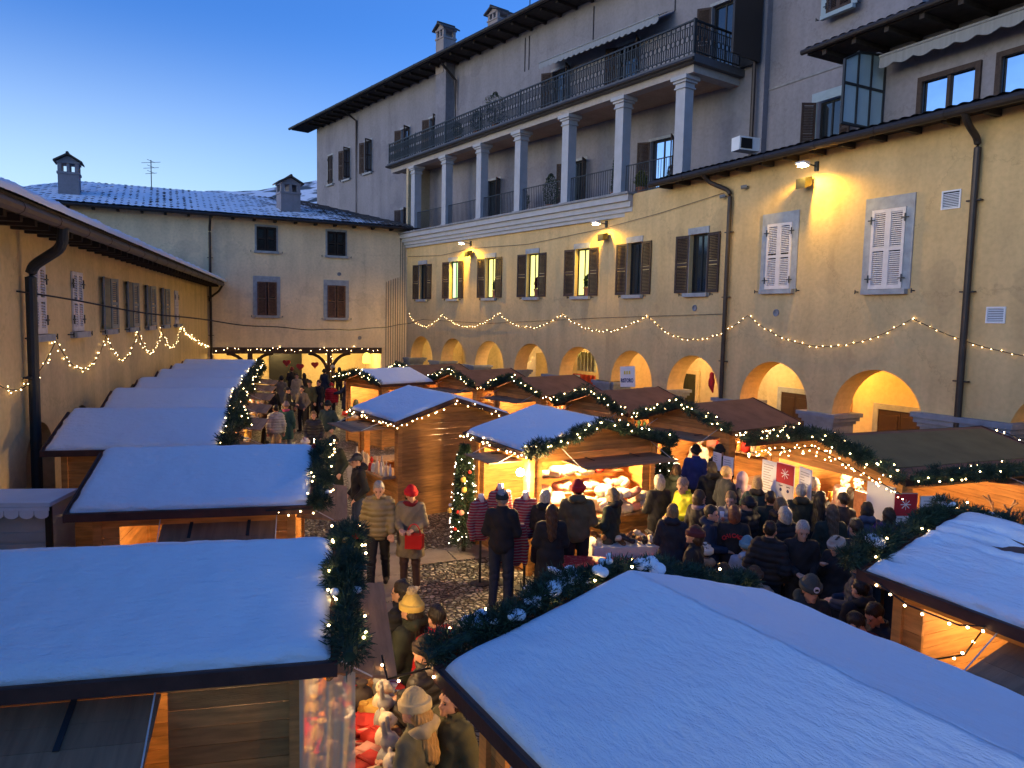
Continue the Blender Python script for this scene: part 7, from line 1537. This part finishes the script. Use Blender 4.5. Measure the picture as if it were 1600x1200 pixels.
# plants of the loggia and balcony
def plant(base, h, r, label, kind, seed, col=None):
    r_ = random.Random(seed); root = empty('potted_plant', base, 0, label, 'plant'); mb = MB(); mb.lathe([(.12, 0), (.17, .28), (.19, .28), (.19, .33), (.15, .33), (.14, .3)], n=14); mb.build('pot', mat('terracotta', (.28, .1, .05), .8), root); mb = MB(); mb.tube([(0, 0, .28), (.02, .01, h * .6)], .02, 6); mb.build('stem', M_DWOOD, root)
    vs = []; fs = []; n_ = 1500
    for i in range(n_):
        t = r_.random(); z = .35 + t * (h - .35); rr = r * (math.sin(PI * min(1, t * .85 + .15)) ** .6 if kind == 'bush' else (1 - t) ** .7 + .05) * (.8 + .5 * noise.noise(Vector((t * 6, seed, 1)))); an = r_.random() * 2 * PI; q = rr * math.sqrt(r_.random()); o = Vector((q * math.cos(an), q * math.sin(an), z)); d = Vector((math.cos(an), math.sin(an), r_.gauss(.5, .5))).normalized(); l = .07 * r_.uniform(.6, 1.3); w_ = d.cross(Vector((r_.gauss(0, 1), r_.gauss(0, 1), 1))).normalized() * l * .22
        k = len(vs); vs += [o, o + d * l * .5 + w_, o + d * l, o + d * l * .5 - w_]; fs.append((k, k + 1, k + 2, k + 3))
    me = bpy.data.meshes.new('foliage'); me.from_pydata([tuple(v) for v in vs], [], fs); me.materials.append(col or mat('dark_leaf', (.025, .05, .022), .6, .4, 9)); link('foliage', me, root)
MRL = mat('dark_red_leaf', (.12, .02, .03), .6, .4, 9)
for i, (x, y, z, h, r, kd, lb, cl) in enumerate(((.55, -.75, 8.86, 1.7, .25, 'cone', 'slim dark cypress in a pot behind the loggia railing', None), (3.2, -.6, 8.86, 1.0, .3, 'bush', 'dark red leaved shrub behind the loggia railing', MRL), (4.6, -.8, 8.86, 1.6, .4, 'bush', 'large dark shrub in the middle bay of the loggia', None), (6.8, -.9, 8.86, 1.3, .4, 'bush', 'green shrub in the fourth bay of the loggia', None), (-.85, -.7, 8.86, .9, .25, 'bush', 'small yellow green shrub beside the loggia column', mat('lime_leaf', (.12, .14, .03), .6, .3, 9)),
      (8.3, -.35, 12.88, 1.7, .6, 'bush', 'big feathery green shrub on the upper balcony', None), (9.9, -.4, 12.88, 1.2, .4, 'bush', 'smaller leafy shrub on the upper balcony', None), (11.6, -.35, 12.88, 1.0, .3, 'bush', 'thin shrub near the left end of the upper balcony', None))): plant(T_RF @ Vector((x, y, z)), h, r, lb, kd, i, cl)
for i, (x, lb) in enumerate(((4.45, 'flowering plant standing inside the third lit window'), (7.6, 'small leafy plant inside the second lit window'), (1.25, 'tall leafy plant inside the nearest lit window'))): plant(T_RF @ Vector((x, -.13, 5.28)), .8, .16, lb, 'bush', 20 + i, MRL if i == 0 else None)
# small things carried
o = empty('red_handbag', PP['w2'].matrix_basis @ Vector((-.12, .3, .95)), R(176), 'glossy red handbag carried by the woman in the khaki parka', 'handbag'); mb = MB(); mb.prism([(-.15, -.06), (.15, -.06), (.13, .06), (-.13, .06)], 'z', -.12, .1); mb.build('bag_body', mat('red_leather', (.5, .02, .02), .3), o); mb = MB(); mb.tube([(.1 * math.cos(t), 0, .1 + .16 * math.sin(t)) for t in [PI * i / 10 for i in range(11)]], .01, 6); mb.build('handle', mat('red_leather', (.5, .02, .02), .3), o)
def cup(key, label, m, h=.11, pose_wr=(.07, .27, 1.38)):
    w_ = PP[key]; S_ = Matrix.LocRotScale(w_.location, w_.rotation_euler, w_.scale); p = S_ @ Vector(pose_wr); mb = MB(); mb.lathe([(.028, 0), (.036, h), (.033, h), (.026, .01), (0, .01)], n=12); tag(mb.build('cup', m, None, smooth=True, loc=p), label, 'cup')
cup('m36', 'tall glass of amber beer raised by the grey haired man', mat('amber_beer', (.8, .35, .03), .2, .05, emis=None), .17); cup('w26', 'small white cup held by the dark haired woman', M_WHITE); cup('m28', 'white cup in the hand of the man before the menu boards', M_WHITE); cup('m33', 'white cup held by the man in the grey jacket', M_WHITE); cup('m30', 'white cup held by the cropped blond man', M_WHITE)
# jacket lettering and hat badge
w_ = PP['w34']; jk = [c for c in w_.children if c.name.startswith('jacket')][0]
for i, ch in enumerate('CHICAGO'):
    a = (i - 3) * .27; q = link('lettering', text_mesh(ch, .085, TXT_R, .006, bold=.003), jk); x = math.sin(a) * .19; z = 1.18 + .17 * math.cos(a); yb = -.155 - .0 + x * x * 1.1
    q.matrix_local = Matrix.Translation((x, yb, z)) @ Matrix.Rotation(x * -1.6, 4, 'Z') @ UPR @ Matrix.Rotation(-a, 4, 'Z')
ht = [c for c in PP['m42'].children if c.name.startswith('hat')][0]; mb = MB(); mb.T = Matrix.Translation((0, .118, .21)) @ Matrix.Rotation(-PI / 2 + .25, 4, 'X'); mb.lathe([(.001, .004), (.034, .004), (.034, 0), (.001, 0)], n=20); bd = mb.build('badge', M_WHITE, ht); q = link('lettering', text_mesh('m', .05, M_BLACK, .003, bold=.002), bd); q.matrix_local = Matrix.Translation((0, .124, .212)) @ Matrix.Rotation(PI, 4, 'Z') @ Matrix.Rotation(-.25, 4, 'X') @ UPR
# wooden reindeer at the right edge
p = pz(1578, 850, 0.9); o = empty('reindeer_figure', (p.x, p.y, 0), R(120), 'brown wooden reindeer with branching antlers at the right edge', 'figure')
V, Fc = nets(lambda P: fld(P, [ell((0, 0, .75), (.17, .33, .19)), cap((0, .25, .85), (0, .4, 1.2), .11, .08), ell((0, .46, 1.25), (.09, .15, .09)), ell((0, .6, 1.21), (.055, .08, .055)), ell((.12, .38, 1.32), (.07, .03, .03)), ell((-.12, .38, 1.32), (.07, .03, .03))] + [cap((sx * .1, sy, .65), (sx * .1, sy + .02, .02), .06, .035) for sx in (-1, 1) for sy in (-.25, .22)], .05), np.array((-.35, -.5, -.03)), np.array((.35, .8, 1.5)), .02)
link('deer_body', npmesh('deer_body', V, Fc, mat('tan_wood', (.33, .2, .1), .7, .2, 8)), o)
for sx in (-1, 1): mb = MB(); mb.tube([(sx * .05, .4, 1.32), (sx * .12, .36, 1.5), (sx * .2, .38, 1.7)], .018, 6); mb.tube([(sx * .12, .36, 1.5), (sx * .08, .46, 1.62)], .014, 6); mb.tube([(sx * .16, .37, 1.6), (sx * .26, .42, 1.68)], .013, 6); mb.build('antler', M_WOODX, o)
